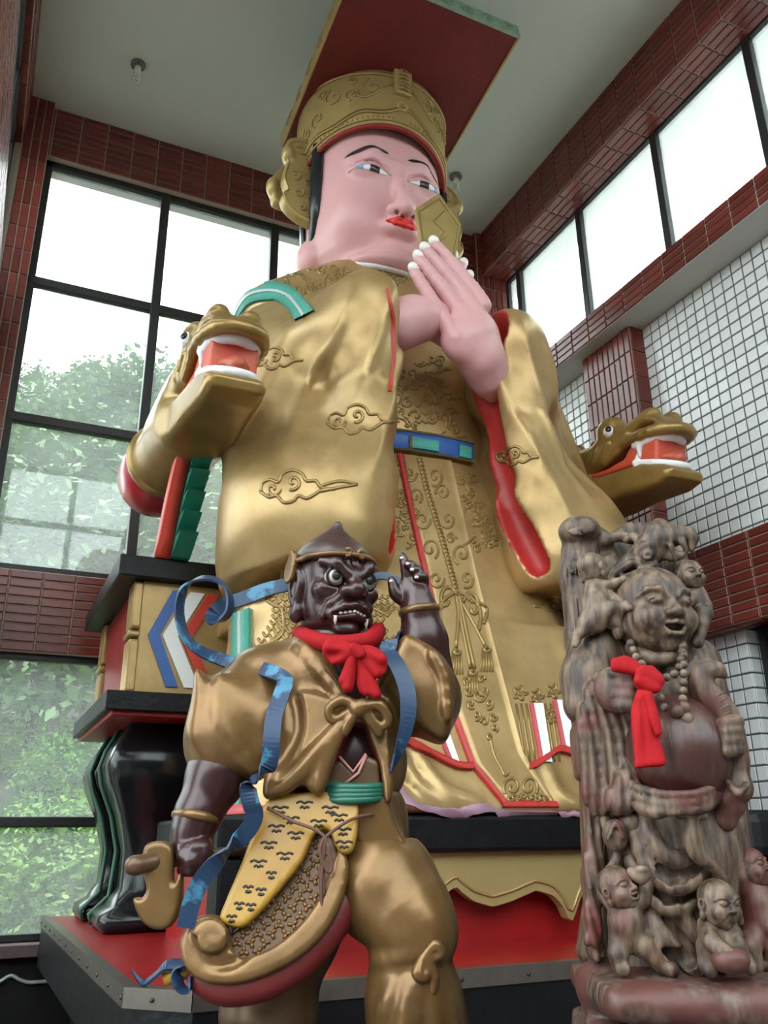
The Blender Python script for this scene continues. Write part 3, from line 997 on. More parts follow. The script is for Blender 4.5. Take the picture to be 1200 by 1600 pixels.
def dragon(mir):
    f0 = pyz(940, 750)[0]; f1 = pyz(1074, 690)[0]
    wid = lambda a, b: 0.205 - 0.05 * np.clip((a - f0) / (f1 - f0), 0, 1)
    F = Field((XD - .36, 3.55, 3.1), (XD + .36, 6.2, 4.6), .0135)
    F.slab(UP_H, (XD, 0, 0), E1, E2, wid, .07)
    F.slab(LO_H, (XD, 0, 0), E1, E2, wid, .05, k=.03)
    # neck back to the arm of the chair
    F.cap((XD, 4.75, 3.86), (XD + .03, 5.55, 3.90), .235, .25, k=.12)
    # nostrils, brows, ridge bumps, lip wrinkles
    nf, nz = pyz(1035, 650)
    for s in (-1, 1):
        F.ell((XD + s * .085, -nf + .02, nz - .005), (.06, .08, .05), k=.03)
        ef, ez = pyz(975, 672)
        F.ell((XD + s * .12, -ef, ez - .02), (.085, .12, .085), k=.03)
        for i, (px, py) in enumerate([(985, 700), (970, 709), (955, 718), (940, 727), (925, 737)]):
            a, b = pyz(px, py), pyz(px - 12, py + 22)
            F.cap((XD + s * .195, -a[0], a[1]), (XD + s * .2, -b[0], b[1]), .016, .008, k=.015)
        a, b = pyz(1000, 692), pyz(1060, 668)
        F.chain([(XD + s * .165, -pyz(*p)[0], pyz(*p)[1]) for p in [(975, 732), (995, 712), (1008, 698)]], [.018, .024, .03], k=.02)
    e0, e1 = np.array(pyz(1008, 696)), np.array(pyz(1068, 670))
    arch = []
    for t in np.linspace(0, math.pi, 15):
        q = e0 + (e1 - e0) * max(0, math.sin(t)) ** .6
        arch.append((XD + .168 * math.cos(t), -q[0], q[1]))
    F.chain(arch, .034, k=.03)
    for px, py, r in ((905, 712, .055), (930, 704, .042), (888, 728, .035)):
        a = pyz(px, py); F.cap((XD, -a[0], a[1] - .06), (XD, -a[0], a[1] + .03), r * 1.1, r, k=.025)
    ms = 'gold_dragon'
    V, Q = F.surf()
    acc = np.zeros_like(V); c = np.zeros(len(V))
    for i in range(4):
        j = (i + 1) % 4
        np.add.at(acc, Q[:, i], V[Q[:, j]]); np.add.at(c, Q[:, i], 1); np.add.at(acc, Q[:, j], V[Q[:, i]]); np.add.at(c, Q[:, j], 1)
    V = V * .4 + .6 * acc / c[:, None]
    mx = (lambda P: np.stack([2 * CX - P[:, 0], P[:, 1], P[:, 2]], 1)) if mir else (lambda P: P)
    d = raw('dragon_head', mx(V), Q[:, ::-1] if mir else Q, ms, th)

    def sub(Fd, name, m_):
        V, Q = Fd.surf()
        raw(name, mx(V), Q[:, ::-1] if mir else Q, m_, d)
    B = ((XD - .3, 3.55, 3.4), (XD + .3, 4.9, 4.4), .011)
    # mouth lining and tongue
    G = Field(*B)
    mth = [pyz(*p) for p in [(936, 752), (975, 738), (1000, 722), (1018, 684), (1040, 672), (1050, 690), (1050, 728), (1030, 727), (1000, 737), (960, 752)]]
    G.slab(mth, (XD, 0, 0), E1, E2, lambda a, b: wid(a, b) - .035, .02)
    t0, t1 = pyz(985, 735), pyz(1062, 716)
    sub(G, 'mouth', 'dragon_mouth')
    G = Field(*B)
    G.chain([(XD, -t0[0], t0[1]), (XD, -pyz(1035, 722)[0], pyz(1035, 722)[1]), (XD, -t1[0], t1[1])], [.05, .05, .045])
    G.ell((XD, -pyz(1040, 722)[0], pyz(1040, 722)[1]), (.1, .13, .045), k=.03)
    sub(G, 'tongue', 'dragon_tongue')
    # teeth: upper and lower rows, fangs
    G = Field(*B)
    up = [(s * w_, *pyz(px, py)) for s, w_, px, py in []]
    def arc(px0, py0, px1, py1, nn=9):
        a, b = pyz(px0, py0), pyz(px1, py1)
        P = []
        for i in range(nn):
            t = i / (nn - 1) * math.pi
            x = XD + .135 * math.cos(t)
            q = math.sin(t) ** .6
            P.append((x, -(a[0] + (b[0] - a[0]) * q), a[1] + (b[1] - a[1]) * q))
        return P
    a_, b_ = pyz(1018, 700), pyz(1054, 682)
    for q in range(9):
        t_ = math.pi * q / 8
        t2 = math.pi * (q + 1) / 8
        pa, pb = [(XD + .128 * math.cos(t), -(a_[0] + (b_[0] - a_[0]) * math.sin(t) ** .5), a_[1] + (b_[1] - a_[1]) * max(0, math.sin(t)) ** .5) for t in (t_, min(t2, math.pi))]
        G.cap(pa, pb, .036, .036)
    G.chain(arc(1018, 729, 1066, 727), .026)
    for s in (-1, 1):
        a, b = pyz(1024, 695), pyz(1026, 718); G.cap((XD + s * .14, -a[0], a[1]), (XD + s * .14, -b[0], b[1]), .03, .012)
        a, b = pyz(1022, 732), pyz(1020, 712); G.cap((XD + s * .135, -a[0], a[1]), (XD + s * .13, -b[0], b[1]), .03, .008)
    sub(G, 'teeth', 'white_paint')
    # eyes
    ef, ez = pyz(984, 682)
    for s in (-1, 1):
        e = MB(); c = np.array([XD + s * .175, -ef, ez])
        pr = [(.045 * math.sin(a), .045 * math.cos(a)) for a in np.linspace(math.pi, 0.02, 10)]
        ax = np.array([s * .75, -.62, .12])
        q = [(r, h) for r, h in pr]
        c2 = np.array([MIR(c[0]) if mir else c[0], c[1], c[2]]); ax2 = np.array([-ax[0] if mir else ax[0], ax[1], ax[2]])
        eo = MB().lathe(q, c2, ax2, 18).build('eye', 'white_paint', d, smooth=True)
        MB().lathe([(.022, .0), (.022, .008), (.012, .012), (.002, .013)], c2 + ax2 / np.linalg.norm(ax2) * .038, ax2, 14).build('pupil', 'black_gloss', d, smooth=True)
    # red end of the arm with a gold ring
    x_ = XD + .03
    xx = MIR(x_) if mir else x_
    MB().lathe([(.245, 5.45 - 5.45), (.262, .04), (.275, .2), (.27, .42), (.22, .55), (.1, .6)], (xx, 5.42, 3.90), (0, 1, 0), 28).build('red_arm_end', 'red_lac', th, smooth=True)
    MB().lathe([(.25, -.03), (.272, -.01), (.272, .03), (.25, .05)], (xx, 5.42, 3.90), (0, 1, 0), 28).build('arm_ring', 'gold_dragon', th, smooth=True)


mat('gold_dragon', (0.34, 0.215, 0.065), 0.34, metal=0.5, col2=(0.24, 0.15, 0.045), vscale=4, bump=0.06, bscale=9)
mat('dragon_mouth', (0.62, 0.06, 0.03), 0.45, col2=(0.55, 0.10, 0.05), vscale=9)
mat('dragon_tongue', (0.50, 0.10, 0.04), 0.45, col2=(0.35, 0.06, 0.04), vscale=14)
mat('red_lac', (0.42, 0.02, 0.03), 0.25, var=0.4, vscale=6)
dragon(False)
dragon(True)
# =================================================================== the emperor
mat('skin_pink', (0.66, 0.37, 0.37), 0.42, col2=(0.66, 0.33, 0.34), vscale=2.2, bump=0.035, bscale=10)
mat('nail_white', (0.82, 0.78, 0.74), 0.3)
mat('lip_red', (0.62, 0.012, 0.012), 0.3)
mat('hair_black', (0.012, 0.012, 0.014), 0.25)
mat('eye_white', (0.78, 0.80, 0.84), 0.3)
mat('eye_blue', (0.18, 0.36, 0.62), 0.35)
mat('iris_brown', (0.035, 0.022, 0.022), 0.2)
mat('lid_pink', (0.62, 0.33, 0.35), 0.45)
mat('lid_crease', (0.52, 0.25, 0.27), 0.45)
mat('jade_green', (0.09, 0.42, 0.33), 0.4, var=0.2, vscale=14)
mat('board_red', (0.155, 0.008, 0.008), 0.5, var=0.35, vscale=3, bump=0.18, bscale=26)
mat('board_green', (0.25, 0.36, 0.25), 0.6, var=0.3, vscale=18)
mat('hat_gold', (0.44, 0.315, 0.12), 0.42, metal=0.35, col2=(0.33, 0.225, 0.08), vscale=5, bump=0.06, bscale=14)
mat('lilac', (0.42, 0.24, 0.33), 0.5, var=0.3, vscale=7)
mat('rose_red', (0.55, 0.06, 0.08), 0.5, var=0.25, vscale=5)

em = empty('emperor_statue', (CX, 4.9, 1.61), 'giant gold-robed emperor statue with a pink face and flat-topped crown, palms joined', 'statue')

# ------------------------------------------------------------- robe
F = Field((.95, 3.70, 1.60), (3.92, 6.45, 5.75), .023)
F.loft([(1.605, CX, 1.27, 3.80, 4.96), (1.75, CX, 1.25, 3.85, 4.96), (2.3, CX, 1.23, 4.05, 4.97), (2.68, CX, 1.2, 4.18, 4.98)], p=4.5)
F.loft([(2.66, CX, 1.17, 4.18, 6.35), (2.8, CX, 1.15, 4.22, 6.35), (3.1, CX, 1.06, 4.32, 6.35),
        (3.5, CX, .86, 4.46, 6.35), (3.9, CX, .74, 4.58, 6.3), (4.3, CX, .78, 4.60, 6.25), (4.8, CX, .92, 4.66, 6.2),
        (5.05, CX, 1.0, 4.74, 6.15), (5.3, CX, .88, 4.86, 6.1), (5.5, CX, .66, 4.95, 6.0), (5.62, CX, .52, 4.98, 5.95)], p=2.9)
for s in (-1, 1):      # shoulders
    F.ell((CX + s * .72, 5.42, 5.02), (.42, .44, .44), k=.18)
    F.ell((CX + s * .40, 5.45, 5.36), (.42, .42, .26), k=.15)
    # big folds running down the skirt beside the sash
    F.chain([(CX + s * .62, 4.42, 2.95), (CX + s * .68, 4.24, 2.5), (CX + s * .76, 4.06, 1.95), (CX + s * .85, 3.95, 1.65)], [.05, .06, .06, .05], k=.12)
    F.chain([(CX + s * .98, 4.36, 2.9), (CX + s * 1.02, 4.2, 2.4), (CX + s * 1.08, 4.1, 1.8)], [.05, .07, .06], k=.12)
    F.chain([(CX + s * .82, 4.18, 2.9), (CX + s * .88, 4.02, 2.4), (CX + s * .94, 3.90, 1.9)], .03, k=.05, op='-')
# shallow creases across the inner panel at the sitter's left
for pts in ([(762, 970), (790, 965), (815, 945)], [(782, 1052), (808, 1045), (830, 1015)], [(745, 885), (770, 880), (792, 862)]):
    F.chain([PY(px, py, 4.15) + np.array([0, (PY(px, py, 4.15)[2] - 2.3) * .34 - .03, 0]) for px, py in pts], .014, k=.02, op='-')
# swirling folds of the hem, fanning from the centre
for i, (a, b) in enumerate((((612, 1150), (700, 1262)), ((600, 1175), (650, 1262)), ((640, 1165), (745, 1258)), ((850, 1195), (905, 1262)))):
    p, q = np.array(PY(*a, 3.92)), np.array(PY(*b, 3.83))
    mid = (p + q) / 2 + np.array([-.04, -.03, -.06])
    F.chain(spline([p, mid, q], 4), .032, k=.035)
F.disp(lambda x, y, z: .004 * vnoise(x, y, z, 7, 1) + .0022 * vnoise(x, y, z, 23, 2))
robe = F.mesh('robe', 'gold', em)

# ------------------------------------------------------------- sleeves
def sleeve(w, mir):
    F = Field((2.60, 3.75, 2.60), (4.10, 5.9, 5.45), .0165)
    F.chain([(3.22, 5.35, 5.02), (3.36, 5.05, 4.55), (3.38, 4.85, 4.12)], [.27, .30, .31], k=.12)
    F.chain([(3.38, 4.80, 4.12), (3.08, 4.45, 4.40), (2.94, 4.27, 4.64)], [.29, .25, .19], k=.15)
    F.cap((3.22, 5.2, 4.90), (2.98, 4.30, 4.72), .24, .16, k=.2)
    F.cap((3.34, 5.0, 4.5), (3.02, 4.36, 4.45), .28, .20, k=.2)
    F.chain([(2.96, 4.30, 4.66), (2.98, 4.30, 4.25), (3.01, 4.29, 3.85), (3.08, 4.26, 3.45), (3.14, 4.24, 3.10)], [.18, .19, .20, .24, .27], k=.10)
    F.chain([(3.36, 4.85, 4.1), (3.32, 4.70, 3.7), (3.38 + w, 4.60, 3.35)], [.30, .34, .42], k=.25)
    F.ell((3.33 + w, 4.46, 3.16), (.48, .50, .56), k=.16)
    F.ell((3.36 + w, 4.60, 2.98), (.44, .48, .42), k=.12)
    # long soft drapery folds falling from the forearm
    for pts in ([(3.13, 4.16, 4.3), (3.13, 4.03, 3.8), (3.22, 3.96, 3.4), (3.30, 3.96, 3.15)],
                [(3.30, 4.48, 4.40), (3.28, 4.34, 4.05), (3.34, 4.16, 3.75), (3.48, 4.04, 3.4)],
                [(3.55, 4.66, 4.2), (3.55, 4.5, 3.85), (3.66, 4.30, 3.5)]):
        pass
    # hem
    F.fn((2.5, 3.7, 2.5), (4.2, 6.0, 3.1), lambda x, y, z: z - (2.895 - .16 * np.clip(x - 3.3, 0, 1) ** 1 + .012 * np.sin(x * 17) - .02 * np.clip(y - 4.3, 0, 1)), k=.03, op='-')
    # opening with its red lining, towards the middle
    op = [(2.64, 4.26, 4.78), (2.68, 4.30, 4.45), (2.75, 4.34, 4.0), (2.84, 4.28, 3.5), (2.94, 4.12, 3.04)]
    F.chain(op, [.20, .18, .13, .11, .075], k=.02, op='-', mi=1)
    F.chain([(2.72, 4.20, 4.70), (2.95, 4.4, 4.5)], [.15, .12], k=.02, op='-', mi=1)
    def folds(x, y, z):
        u = x - .30 * np.clip(4.75 - z, 0, 3) ** 1.25 - .10 * (y - 4.2)
        m = np.clip((z - 3.30) / .45, 0, 1) * np.clip((4.85 - z) / .3, 0, 1) * np.clip((4.95 - y) / .3, 0, 1)
        return -.030 * m * np.abs(np.cos(13 * u)) ** 6 + .0015 * vnoise(x, y, z, 11, 3)
    F.disp(folds)
    o = F.mesh('sleeve', ['gold', 'lining_red'], em, 3)
    if mir:
        me = o.data
        co = np.empty(len(me.vertices) * 3, np.float32); me.vertices.foreach_get('co', co); co = co.reshape(-1, 3); co[:, 0] = 2 * CX - co[:, 0]
        me.vertices.foreach_set('co', co.ravel()); me.flip_normals(); me.update()
    return o


sl_l = sleeve(.05, False)
sl_r = sleeve(-.06, True)

# ------------------------------------------------------------- head
HC = np.array([CX, 5.36, 6.2])
F = Field((CX - .75, 4.55, 5.38), (CX + .75, 6.1, 7.0), .0135)
F.loft([(5.52, CX, .40, 5.10, 5.8), (5.62, CX, .47, 4.99, 5.86), (5.75, CX, .53, 4.93, 5.9), (5.9, CX, .56, 4.90, 5.92), (6.2, CX, .575, 4.87, 5.94), (6.5, CX, .575, 4.865, 5.94), (6.75, CX, .57, 4.885, 5.93), (6.97, CX, .54, 4.94, 5.9)], p=2.25)
F.ell((CX, 4.98, 5.68), (.17, .13, .10), k=.09)         # chin
F.ell((CX, 5.10, 5.60), (.36, .26, .10), k=.08)         # double chin
F.cap((CX, 5.45, 5.3), (CX, 5.45, 5.8), .42, .42, k=.06)
for s in (-1, 1):
    F.ell((CX + s * .27, 5.03, 6.00), (.20, .15, .22), k=.12)       # cheeks
    F.ell((CX + s * .225, 4.945, 6.395), (.165, .10, .092), k=.04)   # eye bulge
    F.chain([(CX + s * .09, 4.895, 6.49), (CX + s * .22, 4.895, 6.55), (CX + s * .36, 4.97, 6.50)], [.03, .035, .03], k=.08)
    F.ell((CX + s * .078, 4.815, 5.985), (.066, .064, .052), k=.025)   # nostril wings
    F.ell((CX + s * .55, 5.42, 5.80), (.09, .14, .16), k=.05)         # ear lobe
F.chain([(CX, 4.885, 6.47), (CX, 4.845, 6.25), (CX, 4.775, 6.06), (CX, 4.755, 5.995)], [.045, .05, .064, .072], k=.05)
F.ell((CX, 4.865, 5.875), (.15, .075, .085), k=.05)     # mouth mound
F.chain([(CX - .015, 4.80, 5.955), (CX - .015, 4.785, 5.915)], .012, k=.02, op='-')
F.ell((CX, 4.80, 5.775), (.12, .05, .025), k=.05, op='-')
for s in (-1, 1):
    F.ell((CX + s * .062, 4.79, 5.955), (.024, .026, .014), k=.02, op='-')
    lid = [(CX + s * (.085 + .29 * t), 4.862 + .10 * max(0, t - .35) ** 1.5, 6.365 + .032 * math.sin(math.pi * t) - .006 * t) for t in np.linspace(0, 1, 7)]
    F.chain([np.array(p) + np.array([0, .008, .05]) for p in lid], .011, k=.025, op='-')   # crease of the lid
head = F.mesh('head', 'skin_pink', em)
hb = bvh_of(head)


def cast_front(x, z, y0=4.0):
    loc, nor, i, d = hb.ray_cast(Vector((x, y0, z)), Vector((0, 1, 0)))
    return (np.array(loc), np.array(nor)) if loc is not None else None


def face_patch(name, m_, poly, th=.006, n=10, par=None):
    """thin painted patch on the face; poly: function t -> (x, z low, z high)"""
    V = []; rows = []
    for t in np.linspace(0, 1, n):
        x, z0, z1 = poly(t)
        for k in range(4):
            z = z0 + (z1 - z0) * k / 3
            h = cast_front(x, z)
            if h is None: h = (np.array([x, 5.0, z]), np.array([0, -1, 0]))
            V += [h[0] + h[1] * th, h[0] - h[1] * .01]
    Fc = []
    for i in range(n - 1):
        for k in range(3):
            a, b = (i * 4 + k) * 2, ((i + 1) * 4 + k) * 2
            Fc += [(a, b, b + 2, a + 2), (a + 1, a + 3, b + 3, b + 1)]
        a, b = (i * 4) * 2, ((i + 1) * 4) * 2
        Fc += [(a, a + 1, b + 1, b), (a + 6, b + 6, b + 7, a + 7)]
    return raw(name, V, Fc, m_, par or head)


for s in (-1, 1):
    ex = lambda t, s=s: CX + s * (.085 + .285 * t)
    low = lambda t: 6.362 - .018 * math.sin(math.pi * t)
    hig = lambda t: 6.362 + .034 * math.sin(math.pi * t) ** .8
    face_patch('eye', 'eye_white', lambda t: (ex(t), low(t), hig(t)), .004, 14)
    face_patch('eye_corner', 'eye_blue', lambda t: (ex(.78 + .20 * t), low(.78 + .20 * t) + .002, hig(.78 + .20 * t) - .002), .007, 6)
    face_patch('iris', 'iris_brown', lambda t: (ex(.32 + .28 * t), low(.4) + .001, hig(.45) - .001), .0075, 6)
    face_patch('lid_line', 'lid_pink', lambda t: (ex(-.04 + 1.1 * t), hig(max(0, min(1, -.04 + 1.1 * t))) - .002, hig(max(0, min(1, -.04 + 1.1 * t))) + .012), .008, 14)
    face_patch('lid_crease', 'lid_crease', lambda t: (ex(-.05 + 1.1 * t), hig(min(1, max(0, -.05 + 1.1 * t))) + .078 * math.sin(math.pi * t) ** .7 - .006, hig(min(1, max(0, -.05 + 1.1 * t))) + .078 * math.sin(math.pi * t) ** .7 + .012 * math.sin(math.pi * t)), .004, 16)
    face_patch('eyebrow', 'hair_black', lambda t: (CX + s * (.085 + .33 * t), 6.555 + .075 * math.sin(math.pi * min(1, t * .9 + .12)) - .05 * t - .048 * math.sin(math.pi * t) ** .7,
                                                   6.555 + .075 * math.sin(math.pi * min(1, t * .9 + .12)) - .05 * t + .022 * math.sin(math.pi * t) ** .7), .005, 18)
# lips
G = Field((CX - .25, 4.70, 5.78), (CX + .25, 5.02, 5.98), .006)
for s in (-1, 1):
    G.chain([(CX, 4.785, 5.885), (CX + s * .05, 4.785, 5.895), (CX + s * .135, 4.822, 5.884)], [.018, .021, .008], k=.012)
    G.chain([(CX, 4.79, 5.858), (CX + s * .07, 4.80, 5.862), (CX + s * .125, 4.824, 5.876)], [.022, .018, .006], k=.012)
G.chain([(CX - .13, 4.80, 5.878), (CX - .05, 4.765, 5.874), (CX, 4.762, 5.868), (CX + .05, 4.765, 5.874), (CX + .13, 4.80, 5.878)], .004, k=.006, op='-')
G.mesh('lips', 'lip_red', head)
# hair under the crown, at the temples
for s in (-1, 1):
    MB().tube(spline([(CX + s * .555, 5.20, 6.75), (CX + s * .566, 5.20, 6.40), (CX + s * .560, 5.24, 6.12), (CX + s * .54, 5.34, 5.88)], 5), [.055] * 6 + [.05] * 5 + [.04] * 5, 10).build('sideburn', 'hair_black', head, smooth=True)
MB().lathe([(.52, -.55), (.585, -.3), (.597, 0), (.585, .25)], (CX, 5.42, 6.3), n=32).build('hair', 'hair_black', head, smooth=True)
# keep the hair only behind the face
hr = [o for o in head.children if o.name.startswith('hair')][-1]
for v in hr.data.vertices:
    if v.co.y < 5.42: v.co.y = 5.42 + (5.42 - v.co.y) * .1

# ------------------------------------------------------------- crown
crown = empty('crown', (CX, 5.4, 7.0)); setparent(crown, em)
def brim(a):      # height of the lower edge round the head; a = 0 at the front
    return 6.815 - .34 * (1 - math.cos(a)) / 2 * 1.35 if abs(a) < 1.9 else 6.815 - .34 * (1 - math.cos(1.9)) / 2 * 1.35
n = 72
def rim_pt(a, z, r):
    t = (z - 6.4) / .9
    return (CX + math.sin(a) * (.605 + .015 * t + r), 5.40 - math.cos(a) * (.575 + .02 * t + r), z)
V = []; rows = 8
for i in range(n):
    a = -math.pi + 2 * math.pi * i / n
    zb = brim(a)
    for k in range(rows):
        V.append(rim_pt(a, zb + (7.36 - zb) * k / (rows - 1), .03))
    for k in range(rows):
        V.append(rim_pt(a, 7.36 + (zb - 7.36) * k / (rows - 1), -.03))
Fc = []
M = 2 * rows
for i in range(n):
    j = (i + 1) % n
    for k in range(M):
        Fc.append((i * M + k, j * M + k, j * M + (k + 1) % M, i * M + (k + 1) % M))
band = raw('crown_band', V, Fc, 'hat_gold', crown)
MB().tube([rim_pt(a, brim(a) - .012, .012) for a in np.linspace(-2.0, 2.0, 60)], .02, 8).build('red_brim', 'red_dark', crown, smooth=True)
# ornament on the crown: raised wave borders, scrolls, front plaque
def crown_line(f, r=.009, nm='crown_scroll', n=60, t0=0, t1=1):
    MB().tube([rim_pt(*f(t), .034) for t in np.linspace(t0, t1, n)], r, 6).build(nm, 'gold_line', band, smooth=True)
crown_line(lambda t: ((t - .5) * 3.9, brim((t - .5) * 3.9) + .035), .01, 'border')
def wave(t):
    a = (t - .5) * 3.8
    return (a, brim(a) + .10 + .075 * math.exp(-(a / .22) ** 2) + .022 * math.sin(a * 9))
crown_line(wave, .012, 'border', 110)
crown_line(lambda t: (wave(t)[0], wave(t)[1] + .03), .007, 'border', 110)
crown_line(lambda t: ((t - .5) * 3.9, 7.30), .012, 'border')
for s in (-1, 1):
    for (a0, z0, R, tw) in ((.38, 7.17, .085, 1), (.62, 7.10, .07, -1), (.88, 7.12, .09, 1), (1.15, 6.98, .075, -1), (1.38, 6.92, .08, 1), (1.62, 6.86, .07, -1), (.62, 7.24, .04, 1), (1.05, 7.2, .045, -1)):
        def sp(t, a0=a0, z0=z0, R=R, tw=tw):
            th_ = 7.5 * t * tw; rr = R * (.12 + .88 * t)
            return (s * (a0 + rr * math.cos(th_) / .6), z0 + rr * math.sin(th_))
        crown_line(sp, .008, n=34)
    crown_line(lambda t: (s * (.12 + .5 * t), 7.22 - .16 * math.sin(t * 3.1) * t - .1 * t), .008, n=20)
    for q in range(26):
        a = s * (.12 + q * .065)
        p = rim_pt(a, brim(a) + .066, .035); MB().lathe([(.009, -.006), (.010, 0), (.004, .006)], p, (math.sin(a), -math.cos(a), 0), 6).build('stud', 'gold_line', band, smooth=True)
pz = MB().prism([(-.075, 7.12), (.075, 7.12), (.08, 7.36), (.055, 7.42), (-.055, 7.42), (-.08, 7.36)], 0, .06, lambda x, z, y: (CX + x, 4.80 - y, z)).build('front_plaque', 'hat_gold', crown, bevel=.012)
for q in range(6):
    MB().tube([(CX - .04, 4.735, 7.15 + q * .04), (CX, 4.73, 7.165 + q * .04), (CX + .04, 4.735, 7.15 + q * .04)], .007, 5).build('plaque_rib', 'gold_line', crown, smooth=True)
for q in range(12):
    th_ = q * math.pi / 6; MB().lathe([(.018, -.01), (.018, .01), (.008, .018)], (CX + .04 * math.cos(th_), 4.785, 7.02 + .04 * math.sin(th_)), (0, -1, .1), 8).build('petal', 'hat_gold', crown, smooth=True)
# flat board, front raised
tilt = math.radians(9.5)
By = np.array([0, math.cos(tilt), -math.sin(tilt)]); Bz = np.array([0, math.sin(tilt), math.cos(tilt)])
BO = np.array([CX + .02, 4.16, 7.455])
bp = lambda x, y, z: BO + np.array([x, 0, 0]) + By * y + Bz * z
Wd, Ld = .705, 1.62
MB().prism([(-Wd, 0), (Wd, 0), (Wd, Ld), (-Wd, Ld)], 0, .13, bp).build('crown_board', 'board_red', crown)
MB().prism([(-Wd - .012, -.02), (Wd + .012, -.02), (Wd + .012, 0), (-Wd - .012, 0)], -.012, .142, bp).build('front_edge', 'board_green', crown, bevel=.006)
for s in (-1, 1):
    x0, x1 = sorted((s * Wd, s * (Wd + .02)))
    MB().prism([(x0, -.02), (x1, -.02), (x1, Ld), (x0, Ld)], -.012, .142, bp).build('side_edge', 'hat_gold', crown, bevel=.006)
    for q in range(6):
        c = .14 + q * .25
        pts = [bp(s * (Wd + .022), c + .085 * t * math.cos(9 * t), .065 + .05 * t * math.sin(9 * t)) for t in np.linspace(.08, 1, 24)]
        MB().tube(pts, .006, 5).build('edge_scroll', 'gold_line', crown, smooth=True)
for q in range(8):
    c = -.62 + q * .177
    pts = [bp(c + .075 * t * math.cos(11 * t), -.022, .065 + .055 * t * math.sin(11 * t)) for t in np.linspace(.08, 1, 28)]
    MB().tube(pts, .0065, 5).build('edge_scroll', 'board_green', crown, smooth=True)
# wing-like flaps of the crown, facing forward
YFL = 5.33
fl_px = ((450, 217), (468, 213), (486, 220), (490, 250), (492, 280), (496, 310), (498, 338), (492, 350), (479, 345), (462, 335), (446, 319), (441, 304), (449, 298), (446, 288), (443, 276), (446, 262), (450, 250), (446, 238))
bk_px = ((452, 250), (438, 262), (428, 272), (423, 285), (426, 300), (429, 312), (440, 318), (452, 318), (458, 290))
for s in (-1, 1):
    conv = lambda px, py, y: (s * (CX - PY(px, py, y)[0]), PY(px, py, y)[2])      # offset from the middle, height
    flap = [np.array(conv(px, py, YFL - .05)) for px, py in fl_px]
    fo = spline(flap, 3, True)
    G = Field((CX + min(s * .4, s * .95), YFL - .14, 5.6), (CX + max(s * .4, s * .95), YFL + .12, 7.2), .0115)
    G.slab(fo, (CX, YFL, 0), (1, 0, 0), (0, 0, 1), .05, .018)
    q = conv(451, 238, YFL - .05); G.ell((CX + q[0], YFL - .03, q[1]), (.05, .06, .07), k=.03)
    ef = G.mesh('crown_wing', 'hat_gold', crown)
    G = Field((CX + min(s * .4, s * 1.05), YFL + .05, 5.9), (CX + max(s * .4, s * 1.05), YFL + .32, 7.1), .0125)
    G.slab(spline([np.array(conv(px, py, YFL + .12)) for px, py in bk_px], 3, True), (CX, YFL + .17, 0), (1, 0, 0), (0, 0, 1), .05, .018)
    q = conv(427, 288, YFL + .12); G.ell((CX + q[0], YFL + .15, q[1]), (.05, .06, .08), k=.03)
    G.mesh('crown_wing', 'hat_gold', crown)
    for (px, py, R, tw) in ((470, 233, .085, 1), (483, 256, .045, -1), (462, 272, .055, -1), (481, 284, .05, 1), (466, 300, .06, 1), (484, 314, .045, -1), (472, 324, .04, 1)):
        q = conv(px, py, YFL - .05)
        MB().tube([(CX + q[0] + R * t * math.cos(8 * t * tw), YFL - .052, q[1] + R * t * math.sin(8 * t * tw)) for t in np.linspace(.1, 1, 26)], .008, 5).build('wing_scroll', 'gold_line', ef, smooth=True)
    c0 = np.mean(flap, 0)
    MB().tube([(CX + v[0], YFL - .050, v[1]) for v in (c0 + (f_ - c0) * .88 for f_ in fo)], .007, 5).build('wing_border', 'gold_line', ef, smooth=True)

# ------------------------------------------------------------- collar and neck band
MB().tube([(CX + .50 * math.sin(a), 5.40 - .47 * math.cos(a), 5.60 - .05 * math.cos(a)) for a in np.linspace(-2.6, 2.6, 40)], .035, 8).build('collar_edge', 'white_paint', em, smooth=True)

# ------------------------------------------------------------- hands
def hand(name, fingers, palm, wrist, k=.02):
    pts = [p for f in fingers for p in f[0]] + [p for p, r in palm] + [p for p, r in wrist]
    lo, hi = np.min(pts, 0) - .2, np.max(pts, 0) + .2
    F = Field(lo, hi, .0105)
    F.chain([p for p, r in wrist], [r for p, r in wrist], k=.05)
    for p, r in palm: F.ell(p, r if hasattr(r, '__len__') else (r, r, r), k=.06)
    for P, R in fingers:
        G = spline(P, 3); RR = np.interp(np.linspace(0, 1, len(G)), np.linspace(0, 1, len(R)), R)
        F.chain(G, list(RR), k=.012)
    h = F.mesh(name, 'skin_pink', em)
    for P, R in fingers:      # nails on the tips
        d = np.array(P[-1]) - np.array(P[-2]); d /= np.linalg.norm(d)
        c = np.array(P[-1])
        nd = np.array([0, -1, .25]) - d * (np.array([0, -1, .25]) @ d); nd /= np.linalg.norm(nd)
        G = Field(c - .09, c + .09, .006)
        G.ell(c + d * .022 + nd * .010, (.036, .045, .036), rot=np.stack([np.cross(d, nd), d, nd], 1))
        G.mesh('nail', 'nail_white', h, 0)
    return h


